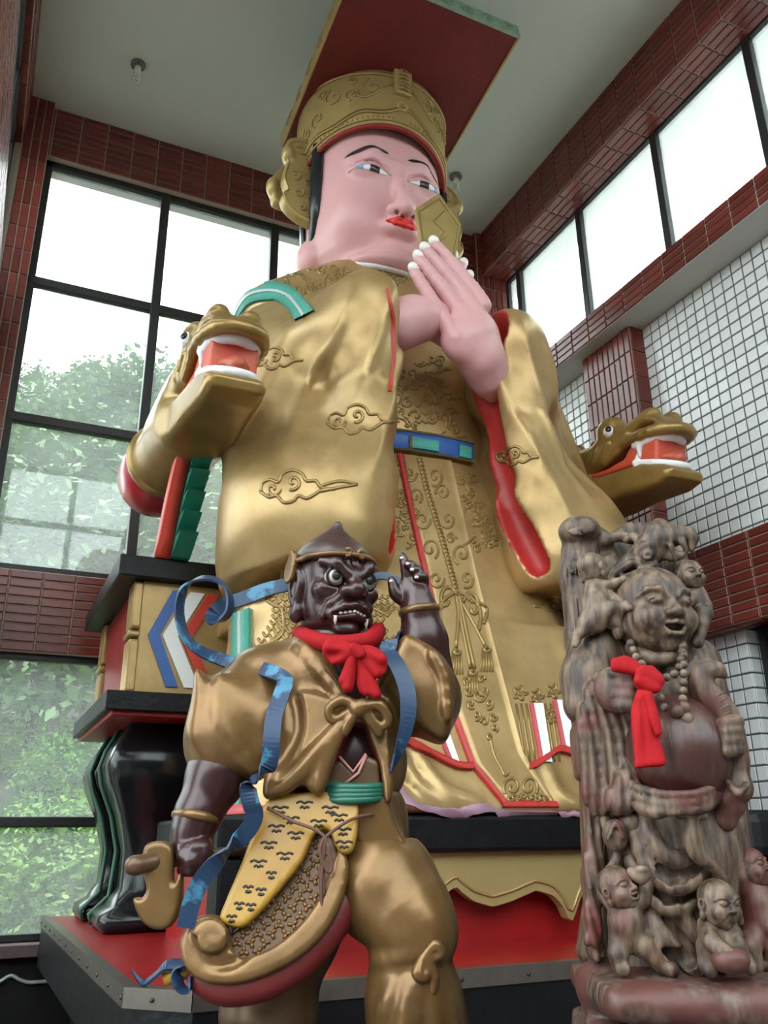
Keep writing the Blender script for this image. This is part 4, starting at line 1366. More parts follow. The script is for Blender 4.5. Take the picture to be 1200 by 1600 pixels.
YH = 4.13
fr = []
for pts, rr in (([(712, 530), (693, 500), (670, 462), (647, 424)], [.06, .052, .045, .037]),
                ([(730, 505), (712, 478), (684, 442), (655, 405)], [.062, .054, .047, .038]),
                ([(742, 490), (725, 462), (696, 426), (666, 392)], [.062, .054, .047, .038]),
                ([(754, 478), (738, 452), (708, 414), (680, 382)], [.06, .052, .045, .037])):
    fr.append(([PY(px, py, YH + i * .045 + (0.0 if i < 3 else .01)) for i, (px, py) in enumerate(pts)], rr))
pal = [(PY(735, 508, YH + .03), (.15, .085, .16)), (PY(720, 535, YH + .04), (.14, .10, .15)), (PY(750, 525, YH + .05), (.14, .10, .15))]
wr_ = [(PY(738, 530, YH + .05), .15), (PY(752, 562, YH + .08), .15), (PY(765, 590, YH + .14), .13), (PY(772, 612, YH + .22), .08)]
thumb = ([PY(700, 560, YH + .1), PY(680, 520, YH + .13), PY(668, 490, YH + .16)], [.05, .042, .035])
hand('left_hand', fr, pal, wr_)
br = []
for pts, rr in (([(700, 520), (720, 480), (738, 452)], [.06, .05, .04]), ([(690, 505), (712, 465), (730, 434)], [.06, .05, .04]),
                ([(685, 490), (703, 448), (721, 415)], [.06, .05, .04]), ([(675, 480), (690, 437), (706, 403)], [.06, .05, .04])):
    br.append(([PY(px, py, YH + .20 + i * .035) for i, (px, py) in enumerate(pts)], rr))
pal = [(PY(685, 500, YH + .17), (.12, .08, .13)), (PY(668, 492, YH + .14), (.11, .08, .12)), (PY(700, 520, YH + .18), (.11, .08, .12))]
wr_ = [(PY(676, 500, YH + .14), .125), (PY(645, 500, YH + .12), .150), (PY(622, 508, YH + .14), .155), (PY(590, 525, YH + .25), .15)]
hand('right_hand', br, pal, wr_)
# tablet held between the palms
tb = [(650, 325), (686, 302), (720, 350), (712, 400), (706, 440), (672, 440), (660, 390)]
y_t = YH + .17
T = [PY(px, py, y_t + (440 - py) * .0012) for px, py in tb]
nrm = np.cross(T[1] - T[0], T[4] - T[0]); nrm /= np.linalg.norm(nrm)
if nrm[1] > 0: nrm = -nrm
n_ = len(T)
tab = raw('tablet', [p for p in T] + [p - nrm * .035 for p in T], [tuple(range(n_)), tuple(range(2 * n_ - 1, n_ - 1, -1))] + [(i, n_ + i, n_ + (i + 1) % n_, (i + 1) % n_) for i in range(n_)], 'hat_gold', em, False)
cT = sum(T) / n_
MB().tube([cT + (p - cT) * .88 + nrm * .003 for p in T + [T[0]]], .005, 5).build('tablet_border', 'gold_line', tab, smooth=True)
MB().tube([PY(px, py, y_t + (440 - py) * .0012) + nrm * .004 for px, py in ((693, 330), (677, 347), (694, 363), (682, 376))], .005, 5).build('tablet_mark', 'gold_line', tab, smooth=True)
MB().tube([PY(px, py, y_t + (440 - py) * .0012) + nrm * .004 for px, py in ((671, 372), (684, 377), (695, 372))], .004, 5).build('tablet_mark', 'gold_line', tab, smooth=True)

# ------------------------------------------------------------- belt, sash, trims painted and moulded on the robe
rb = bvh_of(robe)
allb = bvh_of(robe, sl_l, sl_r)


def P2(*a): return [np.array(p, float) for p in a]


def band2(L, R_, th, name, m_, nw=4, n=16, bvh=None, par=None, lift=0.0):
    return strip_on(bvh or rb, resample(P2(*L), n), resample(P2(*R_), n), th, name, m_, par or em, nw, lift)


belt = band2([(590, 672), (640, 677), (690, 684), (735, 694)], [(590, 705), (640, 709), (690, 718), (735, 727)], .03, 'belt', 'blue_paint', 4, 14)
band2([(640, 688), (660, 690), (681, 693)], [(640, 706), (660, 708), (681, 712)], .042, 'belt_plaque', 'jade_green', 2, 5, par=belt)
band2([(712, 698), (722, 700), (730, 702)], [(712, 719), (722, 721), (730, 722)], .042, 'belt_plaque', 'jade_green', 2, 5, par=belt)
band2([(636, 684), (640, 685)], [(636, 711), (640, 711)], .045, 'belt_plaque_edge', 'gold_dark', 2, 4, par=belt)
for yy in (0, 32):
    band2([(590, 670 + yy), (640, 675 + yy), (690, 683 + yy), (735, 693 + yy)], [(590, 673 + yy), (640, 678 + yy), (690, 686 + yy), (735, 696 + yy)], .036, 'belt_edge', 'gold_dark', 1, 12, par=belt)
SL = [(627, 712), (645, 800), (668, 900), (690, 1000), (706, 1100), (740, 1195), (790, 1256)]
SR = [(703, 722), (718, 790), (738, 880), (764, 985), (790, 1085), (815, 1180), (868, 1258)]
sash = band2(SL, SR, .018, 'sash_panel', 'gold', 8, 30)
off = lambda P, dx: [(a + dx, b) for a, b in P]
band2(off(SL, -7), SL, .024, 'sash_red_edge', 'lining_red', 2, 30)
band2([(780, 1252), (868, 1254)], [(784, 1262), (872, 1262)], .022, 'sash_red_hem', 'lining_red', 2, 10)

both = bvh_of(robe, sash)


def orn(par, pts_list, r=.007, name='ornament', bvh=None, smooth=4, m_='gold_line', closed=False):
    """each raised line is a piece of its own"""
    for pts in pts_list:
        mb = MB(); relief(mb, bvh or both, pts, r * 1.4, 6, smooth, closed)
        if mb.v: mb.build(name, m_, par, smooth=True)


def spiral(cx, cy, R, turns, a0, sgn=1, sx=1.0, sy=1.0, n=22):
    return [(cx + sx * R * (1 - t * .88) * math.cos(a0 + sgn * turns * 2 * math.pi * t), cy + sy * R * (1 - t * .88) * math.sin(a0 + sgn * turns * 2 * math.pi * t)) for t in np.linspace(0, 1, n)]


def bez(p, q, bend, n=8):
    p, q = np.array(p, float), np.array(q, float); d = q - p; nrm = np.array([-d[1], d[0]])
    return [tuple(p + d * t + nrm * bend * math.sin(math.pi * t)) for t in np.linspace(0, 1, n)]


# braid down the sash, with bow and tassels
braid = resample(P2((655, 716), (668, 770), (690, 840), (712, 920)), 34)
for i in range(len(braid) - 1):
    a, b = braid[i], braid[i + 1]
    orn(sash, [[(a[0] - 4, a[1]), (b[0] + 4, b[1])], [(a[0] + 4, a[1]), (b[0] - 4, b[1])]], .006, 'braid_strand', smooth=1)
orn(sash, [spiral(715 - 17, 938, 20, .9, -.4, -1, .75, 1.2), spiral(738, 950, 22, .9, 3.5, 1, .7, 1.2), bez((712, 925), (690, 975), .25), bez((716, 925), (748, 985), -.25),
           [(713, 925), (722, 980), (735, 1045)], [(716, 925), (727, 980), (741, 1045)], [(712, 930), (716, 960), (712, 1012)], [(720, 940), (745, 985), (758, 1010)],
           bez((700, 940), (694, 985), .3), bez((735, 940), (755, 975), -.4)], .009, 'knot_cord')
for cx, cy in ((713, 1018), (760, 1014), (738, 1050)):
    orn(sash, [[(cx + d, cy), (cx + d * 1.6, cy + 36)] for d in (-6, -3, 0, 3, 6)], .0045, 'tassel_thread', smooth=2)
    orn(sash, [spiral(cx, cy, 6, 1, 0, 1)], .009, 'tassel_knot')
# pendant filigree
for (cx, cy, R, tw, a0) in ((732, 1080, 9, 1, 0), (757, 1080, 9, -1, 3), (736, 1100, 8, 1, 1), (764, 1100, 9, -1, 2), (748, 1086, 13, 1, 0), (745, 1118, 8, -1, 2), (770, 1120, 8, 1, 0), (757, 1128, 8, 1, 3), (772, 1138, 7, -1, 1), (765, 1150, 6, 1, 1), (730, 1064, 7, 1, 2), (752, 1062, 7, -1, 0)):
    orn(sash, [spiral(cx, cy, R, 1.1, a0, tw, .85, 1)], .0065, 'filigree')
orn(sash, [[(765, 1150), (772, 1180), (785, 1205), (788, 1212), (794, 1208), (792, 1203)]], .006, 'filigree')
# scrolls beside the braid
for (cx, cy, R, tw, a0) in ((640, 740, 13, 1, 0), (680, 745, 14, -1, 2), (650, 775, 12, -1, 1), (692, 770, 13, 1, 3), (660, 812, 15, 1, 0), (700, 812, 14, -1, 3), (672, 858, 16, -1, 1), (722, 866, 16, 1, 2),
                            (682, 905, 14, 1, 0), (730, 905, 13, -1, 2), (800, 1230, 16, 1, 2.5), (826, 1230, 16, -1, .6), (650, 800, 8, 1, 2), (705, 842, 9, -1, 0), (735, 930, 8, 1, 1)):
    orn(sash, [spiral(cx, cy, R, 1.3, a0, tw, .9, 1.1)], .0065, 'scroll')
for k in range(9):
    orn(sash, [spiral(797 + k * 7, 1248 - (k % 2) * 3, 5, 1.1, k, 1)], .006, 'hem_curl')


def squiggles(par, poly, count, seed, R=(5, 10), r=.006, bvh=None, name='embroidery'):
    """dense moulded curls filling an area"""
    rnd = random.Random(seed)
    xs, ys = [p[0] for p in poly], [p[1] for p in poly]
    def inside(x, y):
        c = False
        for i in range(len(poly)):
            (x1, y1), (x2, y2) = poly[i], poly[i - 1]
            if (y1 > y) != (y2 > y) and x < (x2 - x1) * (y - y1) / (y2 - y1) + x1: c = not c
        return c
    k = 0; tries = 0
    while k < count and tries < count * 20:
        tries += 1
        x, y = rnd.uniform(min(xs), max(xs)), rnd.uniform(min(ys), max(ys))
        if not inside(x, y): continue
        k += 1
        kind = rnd.random(); Rr = rnd.uniform(*R)
        if kind < .55: pts = spiral(x, y, Rr, rnd.uniform(.7, 1.4), rnd.uniform(0, 6.3), rnd.choice((-1, 1)), rnd.uniform(.7, 1.1), rnd.uniform(.7, 1.1), 14)
        elif kind < .8: pts = bez((x, y), (x + rnd.uniform(-2, 2) * Rr, y + rnd.uniform(-2, 2) * Rr), rnd.uniform(-.5, .5), 7)
        else: pts = [(x + i * Rr * .45, y + (Rr * .35 if i % 2 else 0)) for i in range(6)]
        orn(par, [pts], r * rnd.uniform(.8, 1.2), name, bvh, 2)


squiggles(robe, [(622, 590), (700, 590), (718, 688), (612, 668)], 52, 11, (6, 13), .0065)
squiggles(robe, [(604, 725), (622, 725), (650, 850), (620, 850), (606, 800)], 34, 12, (4, 8), .006)
squiggles(robe, [(712, 730), (735, 740), (775, 850), (745, 872), (738, 840)], 52, 13, (5, 10), .006)
squiggles(robe, [(600, 575), (690, 560), (700, 590), (620, 592)], 18, 14, (6, 11), .007)
squiggles(robe, [(500, 412), (640, 420), (620, 445), (560, 455), (490, 470), (420, 440), (460, 415)], 66, 15, (6, 13), .007)
squiggles(robe, [(385, 490), (430, 505), (430, 520), (385, 505)], 8, 16, (6, 10), .007)
# medallion with scale texture on the shoulder
orn(robe, [spiral(520, 440, 28, .98, 0, 1, .8, 1.1)[:20]], .008, 'medallion', rb)
# clouds moulded on the robe and the sleeves
CL = lambda cx, cy, s, f=1: [(cx + f * x * s, cy + y * s) for x, y in ((-48, 8), (-46, -4), (-34, -10), (-22, -6), (-16, -18), (0, -24), (14, -18), (20, -8), (34, -8), (42, 2), (62, 4))]
C2 = lambda cx, cy, s, f=1: [(cx + f * x * s, cy + y * s) for x, y in ((-48, 8), (-36, 16), (-24, 14), (-14, 24), (0, 22), (8, 14), (20, 18), (32, 12), (42, 6), (62, 4))]
for (cx, cy, s, f) in ((558, 655, .95, 1), (458, 760, 1.05, 1), (805, 712, .6, 1), (868, 945, .55, -1), (430, 560, .7, 1), (862, 1120, .4, 1)):
    orn(robe, [CL(cx, cy, s, f), C2(cx, cy, s, f), spiral(cx - 30 * s * f, cy + 4 * s, 11 * s, 1.1, 0, f), spiral(cx, cy - 6 * s, 12 * s, 1.1, 2, -f)], .0075, 'cloud', allb)
orn(robe, [[(500, 760), (530, 752), (558, 757)], [(500, 768), (530, 762), (558, 757)]], .007, 'cloud', allb)
# flowers above the pleats
for cx, cy in ((812, 1083), (838, 1088), (864, 1080), (888, 1070)):
    orn(robe, [[(cx + (9 + 3 * math.cos(5 * t)) * math.cos(t), cy + (9 + 3 * math.cos(5 * t)) * math.sin(t)) for t in np.linspace(0, 6.1, 26)], spiral(cx, cy, 4, 1, 0)], .006, 'flower', rb, 1, closed=True)
# dragon moulded on the skirt behind the guard: rows of scales
for j in range(15):
    t = j / 14
    c = np.array([420 + 26 * math.sin(t * 4.2), 905 + 130 * t])
    for i in range(4):
        p = c + np.array([-15 + i * 10, 4 * (i % 2)])
        orn(robe, [[(p[0] - 5, p[1]), (p[0], p[1] + 6), (p[0] + 5, p[1])]], .006, 'scale', rb, 3)
for j in range(9):
    c = np.array([590 + 10 * math.sin(j), 930 + 9 * j])
    for i in range(3): orn(robe, [[(c[0] - 12 + i * 10, c[1]), (c[0] - 7 + i * 10, c[1] + 6), (c[0] - 2 + i * 10, c[1])]], .006, 'scale', rb, 3)
orn(robe, [bez((415, 895), (440, 950), .3), bez((440, 950), (405, 1010), -.3), bez((430, 890), (460, 930), .3), bez((580, 900), (600, 960), .3)], .008, 'dragon_body', rb)
# shoulder band, green with a white line
band2(spline(P2((362, 490), (385, 452), (425, 442), (462, 455), (492, 487)), 6), spline(P2((366, 512), (388, 478), (425, 470), (448, 482), (462, 502)), 6), .016, 'shoulder_band', 'jade_green', 4, 30, allb)
band2(spline(P2((364, 503), (387, 464), (425, 455), (455, 466), (478, 494)), 6), spline(P2((364, 507), (387, 468), (425, 459), (453, 470), (475, 498)), 6), .022, 'shoulder_stripe', 'white_paint', 1, 22, allb)
rs = bvh_of(sl_r)
band2([(603, 452), (612, 500), (613, 560), (606, 612)], [(607, 452), (616, 500), (617, 560), (611, 612)], .010, 'cuff_edge', 'lining_red', 2, 18, rs, sl_r)
# green and white vertical border on the skirt's side
gl_, gr_ = [(366, 915), (366, 1060), (372, 1180), (340, 1290)], [(393, 905), (393, 1050), (396, 1180), (372, 1290)]
band2(gl_, gr_, .02, 'green_border', 'jade_green', 3, 26)
band2([(378, 910), (378, 1055), (384, 1180), (356, 1290)], [(382, 910), (382, 1055), (387, 1180), (360, 1290)], .026, 'white_line', 'white_paint', 1, 26)
# pleats, white and red, and the scalloped red trim over the lower robe
for (x0, x1, y0, y1) in ((832, 847, 1100, 1192), (868, 884, 1095, 1175), (400, 412, 1090, 1190), (615, 628, 1118, 1160), (690, 702, 1150, 1190)):
    band2([(x0, y0), (x0 + 16, y1)], [(x1, y0), (x1 + 14, y1)], .012, 'white_pleat', 'white_paint', 2, 10)
    band2([(x0 - 5, y0), (x0 + 11, y1)], [(x0, y0), (x0 + 16, y1)], .015, 'red_pleat', 'rose_red', 1, 10)
for x in (806, 814, 822, 852, 860, 890, 898):
    orn(robe, [[(x, 1100), (x + 14, 1190)]], .006, 'pleat_edge', rb, 3)
for tr in ([(398, 1190), (420, 1175), (450, 1170), (560, 1150), (607, 1150), (650, 1168), (684, 1184), (712, 1197), (737, 1199)], [(824, 1200), (846, 1190), (871, 1172), (899, 1180), (930, 1188)]):
    a = spline(P2(*tr), 4)
    band2([(p[0], p[1] - 5) for p in a], [(p[0], p[1] + 5) for p in a], .026, 'red_trim', 'lining_red', 2, 30)
# lilac and red lower edge spreading on the step
low = spline(P2((600, 1200), (620, 1222), (640, 1252), (690, 1262), (720, 1262), (745, 1255), (790, 1266), (910, 1268)), 4)
band2(low, [(p[0], 1274) for p in low], .03, 'lilac_hem', 'lilac', 2, 40)
band2([(590, 1215), (612, 1235), (634, 1262)], [(590, 1272), (612, 1272), (634, 1274)], .024, 'red_underskirt', 'rose_red', 3, 8)
band2([(345, 1262), (380, 1258), (420, 1262)], [(345, 1280), (380, 1278), (420, 1276)], .03, 'red_underskirt', 'rose_red', 2, 8)
# =================================================================== the guard with the axe
mat('maroon_skin', (0.034, 0.010, 0.010), 0.28, col2=(0.024, 0.007, 0.0075), vscale=9, bump=0.03, bscale=30)
mat('maroon_lining', (0.13, 0.012, 0.012), 0.45, var=0.2, vscale=9)
mat('bronze', (0.175, 0.098, 0.033), 0.30, metal=0.45, col2=(0.11, 0.06, 0.02), vscale=7, thresh=(.3, .6), bump=0.05, bscale=22)
mat('bronze_dark', (0.11, 0.062, 0.03), 0.36, metal=0.35, col2=(0.075, 0.041, 0.019), vscale=10)
mat('cap_brown', (0.045, 0.022, 0.018), 0.35, var=0.3, vscale=12)
mat('tiger_yellow', (0.34, 0.20, 0.024), 0.35, col2=(0.25, 0.125, 0.017), vscale=9, thresh=(.28, .6))
mat('ink_black', (0.012, 0.011, 0.011), 0.4)
mat('sash_green', (0.01, 0.12, 0.075), 0.38, var=0.35, vscale=20)
mat('ribbon_blue', (0.010, 0.032, 0.075), 0.4, metal=0.2, col2=(0.04, 0.16, 0.26), vscale=14, thresh=(.38, .45), bump=0.05, bscale=40)
mat('red_cloth', (0.30, 0.004, 0.007), 0.75, var=0.18, vscale=14, bump=0.10, bscale=120, spec=.2)
mat('cord_brown', (0.10, 0.045, 0.028), 0.7)
mat('tooth', (0.50, 0.47, 0.40), 0.3)
mat('eye_grey', (0.55, 0.58, 0.52), 0.2)
mat('pedestal_dark', (0.02, 0.018, 0.017), 0.7, var=0.4, vscale=6)
mat('pale_pink', (0.45, 0.20, 0.18), 0.5)

GD = 2.3
g = lambda px, py, o=0.0: PD(px, py, GD + o)
gr_px = lambda r: r / 548.0
ROTH = np.stack([HR, HF, np.array([0, 0, 1.0])], 1)
gb = PD(520, 1640, GD)
gd = empty('guard_statue', (gb[0], gb[1], 0.0), 'dark-faced fanged guard statue in a bronze jacket with one hand raised', 'statue')


def gfield(x0, x1, y0, y1, o0, o1, h):
    P = [PD(px, py, GD + o) for px in (x0, x1) for py in (y0, y1) for o in (o0, o1)]
    return Field(np.min(P, 0), np.max(P, 0), h)


def gchain(F, pts, k=0.0, op='+', mi=None, sm=0):
    """pts: (px, py, depth offset, radius px)"""
    P = [g(a, b, c) for a, b, c, r in pts]; R_ = [gr_px(r) for a, b, c, r in pts]
    if sm:
        Q = spline(P, sm); R_ = list(np.interp(np.linspace(0, 1, len(Q)), np.linspace(0, 1, len(R_)), R_)); P = Q
    F.chain(P, R_, k, op, mi)


def gell(F, px, py, o, rx, ry, rz, k=0.0, op='+', mi=None):
    F.ell(g(px, py, o), (gr_px(rx), gr_px(rz), gr_px(ry)), ROTH, k, op, mi)


def gslab(F, pts, o, hw, rd=.01, k=0.0, op='+', mi=None, tilt=0.0, sm=4):
    """outline in photo points at depth offset o; tilt leans the plane (bottom nearer if positive)"""
    C = np.mean(pts, 0)
    O = g(C[0], C[1], o)
    e1 = HR; e2 = np.array([0, 0, 1.0]) * math.cos(tilt) + HF * math.sin(tilt)
    nn = np.cross(e1, e2)
    Q = []
    for px, py in (spline([np.array(p, float) for p in pts], sm, True) if sm > 1 else pts):
        r = ray(px, py); t = ((O - CAM) @ nn) / (r @ nn); P = CAM + r * t - O
        Q.append((P @ e1, P @ e2))
    F.slab(Q, O, e1, e2, hw, rd, k, op, mi)


# ---- jacket
F = gfield(285, 725, 975, 1270, -.26, .26, .0056)
gell(F, 520, 1090, .02, 108, 95, 62, k=0)
gchain(F, [(420, 1070, .03, 58), (520, 1050, .02, 55), (630, 1065, .03, 52)], k=.05)
gell(F, 535, 1190, .01, 92, 85, 58, k=.05)
gchain(F, [(408, 1085, .01, 62), (375, 1125, -.03, 66), (358, 1160, -.05, 62)], k=.04)
gslab(F, [(314, 1050), (338, 1072), (372, 1072), (412, 1120), (425, 1175), (405, 1212), (388, 1208), (366, 1185), (338, 1165), (312, 1168), (301, 1150), (306, 1110)], -.06, .085, .03, k=.03)
gchain(F, [(345, 1060, -.12, 6), (342, 1110, -.14, 7), (352, 1150, -.145, 7), (395, 1200, -.13, 6)], k=.02, sm=3)
gchain(F, [(640, 1070, .03, 52), (665, 1090, .0, 52)], k=.05)
gslab(F, [(628, 1000), (660, 1008), (692, 1032), (706, 1075), (704, 1130), (697, 1158), (678, 1158), (650, 1136), (622, 1105), (606, 1060)], -.02, .075, .03, k=.035)
# skirts of the jacket, parting below the bow
gslab(F, [(412, 1120), (470, 1085), (545, 1105), (548, 1130), (526, 1180), (512, 1225), (500, 1244), (486, 1238), (468, 1222), (446, 1236), (416, 1246), (420, 1190)], -.115, .03, .012, k=.04, tilt=.12)
gslab(F, [(562, 1108), (602, 1100), (610, 1160), (614, 1225), (608, 1256), (600, 1250), (592, 1195), (574, 1150)], -.09, .03, .012, k=.03, tilt=.1)
for pts in ([(540, 1125, -.15, 6), (505, 1165, -.155, 8), (470, 1205, -.15, 8), (440, 1232, -.14, 7)], [(535, 1140, -.15, 5), (512, 1185, -.155, 6), (498, 1228, -.15, 5)],
            [(470, 1010, -.06, 8), (505, 1050, -.10, 8), (545, 1095, -.12, 7)], [(600, 1030, -.07, 7), (585, 1060, -.10, 7), (566, 1098, -.12, 6)],
            [(400, 1160, -.08, 5), (430, 1200, -.11, 6), (420, 1238, -.13, 5)], [(675, 1020, -.1, 5), (695, 1060, -.1, 5), (700, 1120, -.1, 5)]):
    gchain(F, pts, k=.022, sm=3)
gchain(F, [(452, 1090, -.12, 8), (455, 1140, -.14, 8), (430, 1190, -.14, 7)], k=.03, op='-', sm=3)
# open neck and open front
gslab(F, [(508, 985), (592, 990), (588, 1030), (568, 1085), (552, 1098), (530, 1060)], -.20, .135, .01, k=.015, op='-', sm=1)
gslab(F, [(549, 1128), (566, 1130), (588, 1190), (600, 1262), (506, 1262), (524, 1195)], -.17, .10, .01, k=.012, op='-', mi=1, sm=1)
jacket = F.mesh('jacket', ['bronze', 'maroon_lining'], gd, 2)

# ---- chest and inner robe
F = gfield(440, 640, 970, 1280, -.2, .2, .007)
gell(F, 540, 1080, .02, 80, 95, 55); gell(F, 548, 1190, .0, 62, 80, 50, k=.04)
gchain(F, [(525, 985, .02, 44), (528, 1020, .02, 46)], k=.03)
F.mesh('chest', 'maroon_skin', gd)
F = gfield(490, 640, 1170, 1270, -.25, .1, .006)
gslab(F, [(515, 1195), (535, 1185), (552, 1205), (572, 1180), (592, 1190), (598, 1262), (508, 1262)], -.092, .02, .008, sm=1)
inner = F.mesh('inner_robe', 'bronze_dark', gd)
MB().tube([g(530, 1182, -.115), g(552, 1206, -.118), g(572, 1178, -.115)], .004, 6).build('robe_edge', 'pale_pink', inner, smooth=True)
MB().tube([g(572, 1180, -.115), g(560, 1208, -.118), g(535, 1228, -.117)], .004, 6).build('robe_edge', 'pale_pink', inner, smooth=True)
for i in range(4):
    MB().tube(spline([g(500, 1226 + i * 7, -.09), g(530, 1229 + i * 7, -.128), g(570, 1230 + i * 6.5, -.13), g(604, 1228 + i * 6, -.09)], 4), gr_px(5.5), 8).build('green_sash_fold', 'sash_green', gd, smooth=True)
# ---- bow of the jacket
F = gfield(500, 625, 1075, 1150, -.25, -.05, .004)
gchain(F, [(560, 1107, -.165, 12), (566, 1104, -.165, 11)])
gchain(F, [(556, 1104, -.165, 6), (535, 1094, -.165, 7), (514, 1108, -.16, 6), (522, 1126, -.155, 6), (546, 1112, -.16, 5)], k=.006, sm=3)
gchain(F, [(570, 1104, -.165, 6), (592, 1102, -.16, 7), (606, 1124, -.15, 6), (594, 1136, -.15, 5), (576, 1112, -.16, 5)], k=.006, sm=3)
gchain(F, [(558, 1112, -.165, 5), (548, 1125, -.16, 7), (538, 1142, -.155, 8)], k=.006)
gchain(F, [(566, 1112, -.165, 5), (580, 1128, -.155, 6), (592, 1146, -.145, 6)], k=.006)
F.mesh('jacket_bow', 'bronze', gd)

# ---- arms
F = gfield(255, 460, 1120, 1370, -.3, .12, .0055)
gchain(F, [(365, 1170, -.05, 42), (340, 1210, -.07, 41), (310, 1272, -.10, 30), (300, 1300, -.11, 25), (298, 1320, -.11, 26)], k=.02)
gell(F, 300, 1328, -.11, 27, 24, 22, k=.015)
for i, (x, y) in enumerate(((316, 1318), (318, 1330), (316, 1342), (310, 1351))):
    gchain(F, [(x - 4, y, -.11, 10), (x + 4, y + 4, -.15, 9), (x - 14, y + 8, -.165, 8), (x - 26, y + 8, -.15, 7)], k=.006, sm=2)
gchain(F, [(290, 1318, -.13, 10), (286, 1335, -.16, 9), (296, 1346, -.175, 8)], k=.008)
arm = F.mesh('lowered_arm', 'maroon_skin', gd)
MB().tube([g(306 + 31 * math.cos(a) + 6 * math.sin(a) * .2, 1278 + 9 * math.cos(a) * .6 + 5 * math.sin(a), -.10 + .056 * math.sin(a)) for a in np.linspace(0, 2 * math.pi, 28)], gr_px(6.5), 8).build('bracelet', 'bronze', gd, smooth=True)
F = gfield(590, 720, 855, 1080, -.15, .15, .0045)
gchain(F, [(672, 1060, .0, 36), (662, 1000, -.01, 34), (655, 955, -.02, 26), (652, 935, -.02, 23)], k=.02)
gell(F, 645, 922, -.02, 24, 24, 15, k=.012)
for pts in ([(636, 910, -.02, 8), (634, 890, -.03, 7.5), (629, 868, -.03, 5.5)], [(646, 906, -.025, 8), (645, 886, -.04, 7.5), (638, 882, -.055, 6)],
            [(655, 908, -.02, 8), (655, 892, -.04, 7), (645, 891, -.055, 6)], [(662, 915, -.02, 7.5), (662, 902, -.04, 7), (652, 902, -.05, 6)],
            [(630, 938, -.02, 9), (618, 928, -.03, 9), (612, 906, -.035, 6)]):
    gchain(F, pts, k=.005, sm=3)
F.mesh('raised_arm', 'maroon_skin', gd)
for px, py, o in ((628, 872, -.042), (637, 881, -.066), (644, 890, -.066), (651, 902, -.062), (611, 908, -.046)):
    G = Field(g(px, py, o) - .02, g(px, py, o) + .02, .0022)
    gell(G, px, py, o, 3.6, 2.6, 2.0)
    G.mesh('nail', 'tooth', gd, 0)
MB().tube([g(655 + 27 * math.cos(a), 955 - 4 * math.cos(a) + 6 * math.sin(a), -.02 + .05 * math.sin(a)) for a in np.linspace(0, 2 * math.pi, 28)], gr_px(6), 8).build('bracelet', 'bronze', gd, smooth=True)

# ---- head, turned to the right of the picture
hc = g(522, 925, .01)
fh = -HF * .86 + HR * .50 + np.array([0, 0, -.10]); fh /= np.linalg.norm(fh)
ah = np.cross(fh, np.array([0, 0, 1.0])); ah /= np.linalg.norm(ah); ah = -ah if ah @ HR < 0 else ah
uh = np.cross(ah, fh); uh = uh if uh[2] > 0 else -uh
HX = lambda a, b, c: hc + ah * a + uh * b + fh * c
ROTF = np.stack([ah, fh, uh], 1)
F = Field(hc - .21, hc + .21, .0034)
hell = lambda a, b, c, r, k=0.0, op='+': F.ell(HX(a, b, c), (r[0], r[2], r[1]), ROTF, k, op)
hch = lambda pts, r, k=.01, op='+': F.chain([HX(*p) for p in pts], r, k, op)
hell(0, .04, -.01, (.104, .105, .118)); hell(0, -.04, .01, (.096, .085, .10), .03); hell(0, -.085, .035, (.075, .045, .065), .03)
F.cap(HX(0, -.08, -.02), HX(0, -.17, -.05), .075, .075, k=.02)
for s in (-1, 1):
    hell(s * .062, -.012, .075, (.034, .026, .026), .02)
    hch([(s * .018, .030, .112), (s * .048, .055, .104), (s * .082, .062, .078)], [.016, .017, .010], .012)      # frowning brow
    hch([(s * .012, .05, .108), (s * .016, .075, .10)], [.008, .006], .008)
    hell(s * .048, .022, .094, (.030, .026, .018), .008, '-')
    hell(s * .023, -.016, .118, (.019, .015, .020), .008)
    hch([(s * .03, -.028, .112), (s * .058, -.052, .098), (s * .068, -.085, .08)], [.009, .010, .008], .01)      # fold beside the mouth
    hell(s * .108, .0, -.012, (.020, .055, .034), .01); hell(s * .118, .005, -.008, (.010, .034, .018), .008, '-')
    hell(s * .106, -.068, -.006, (.021, .030, .022), .012)
hch([(0, .035, .112), (0, .005, .122), (0, -.012, .136)], [.013, .015, .024], .012)
hell(0, -.062, .092, (.058, .030, .036), .015)
hch([(-.056, -.078, .100), (-.028, -.058, .124), (0, -.054, .130), (.028, -.058, .124), (.056, -.078, .100)], .011, .006)       # upper lip, corners down
hch([(-.05, -.088, .102), (0, -.080, .122), (.05, -.088, .102)], .010, .008)
hch([(-.05, -.079, .110), (0, -.066, .138), (.05, -.079, .110)], [.005, .008, .005], .004, '-')
hell(0, -.115, .085, (.036, .022, .026), .015)
head_g = F.mesh('head', 'maroon_skin', gd)
for s in (-1, 1):
    c = HX(s * .048, .022, .088)
    pr = [(.024 * math.sin(t), .024 * math.cos(t)) for t in np.linspace(math.pi, .02, 12)]
    ax = fh + ah * s * .12
    MB().lathe(pr, c, ax, 18).build('eye', 'eye_grey', head_g, smooth=True)
    axn = ax / np.linalg.norm(ax)
    MB().lathe([(.0125, 0), (.0125, .002), (.004, .0034)], c + axn * .0222, ax, 16).build('pupil', 'ink_black', head_g, smooth=True)
    MB().tube([c + axn * .013 + (ah * math.cos(t) + uh * math.sin(t)) * .0235 for t in np.linspace(0, 2 * math.pi, 24)], .0042, 6).build('eyelid', 'maroon_skin', head_g, smooth=True)
    MB().lathe([(.0065, 0), (.006, .008), (.001, .024)], HX(s * .046, -.084, .108), -uh + fh * .15, 10).build('fang', 'tooth', head_g, smooth=True)
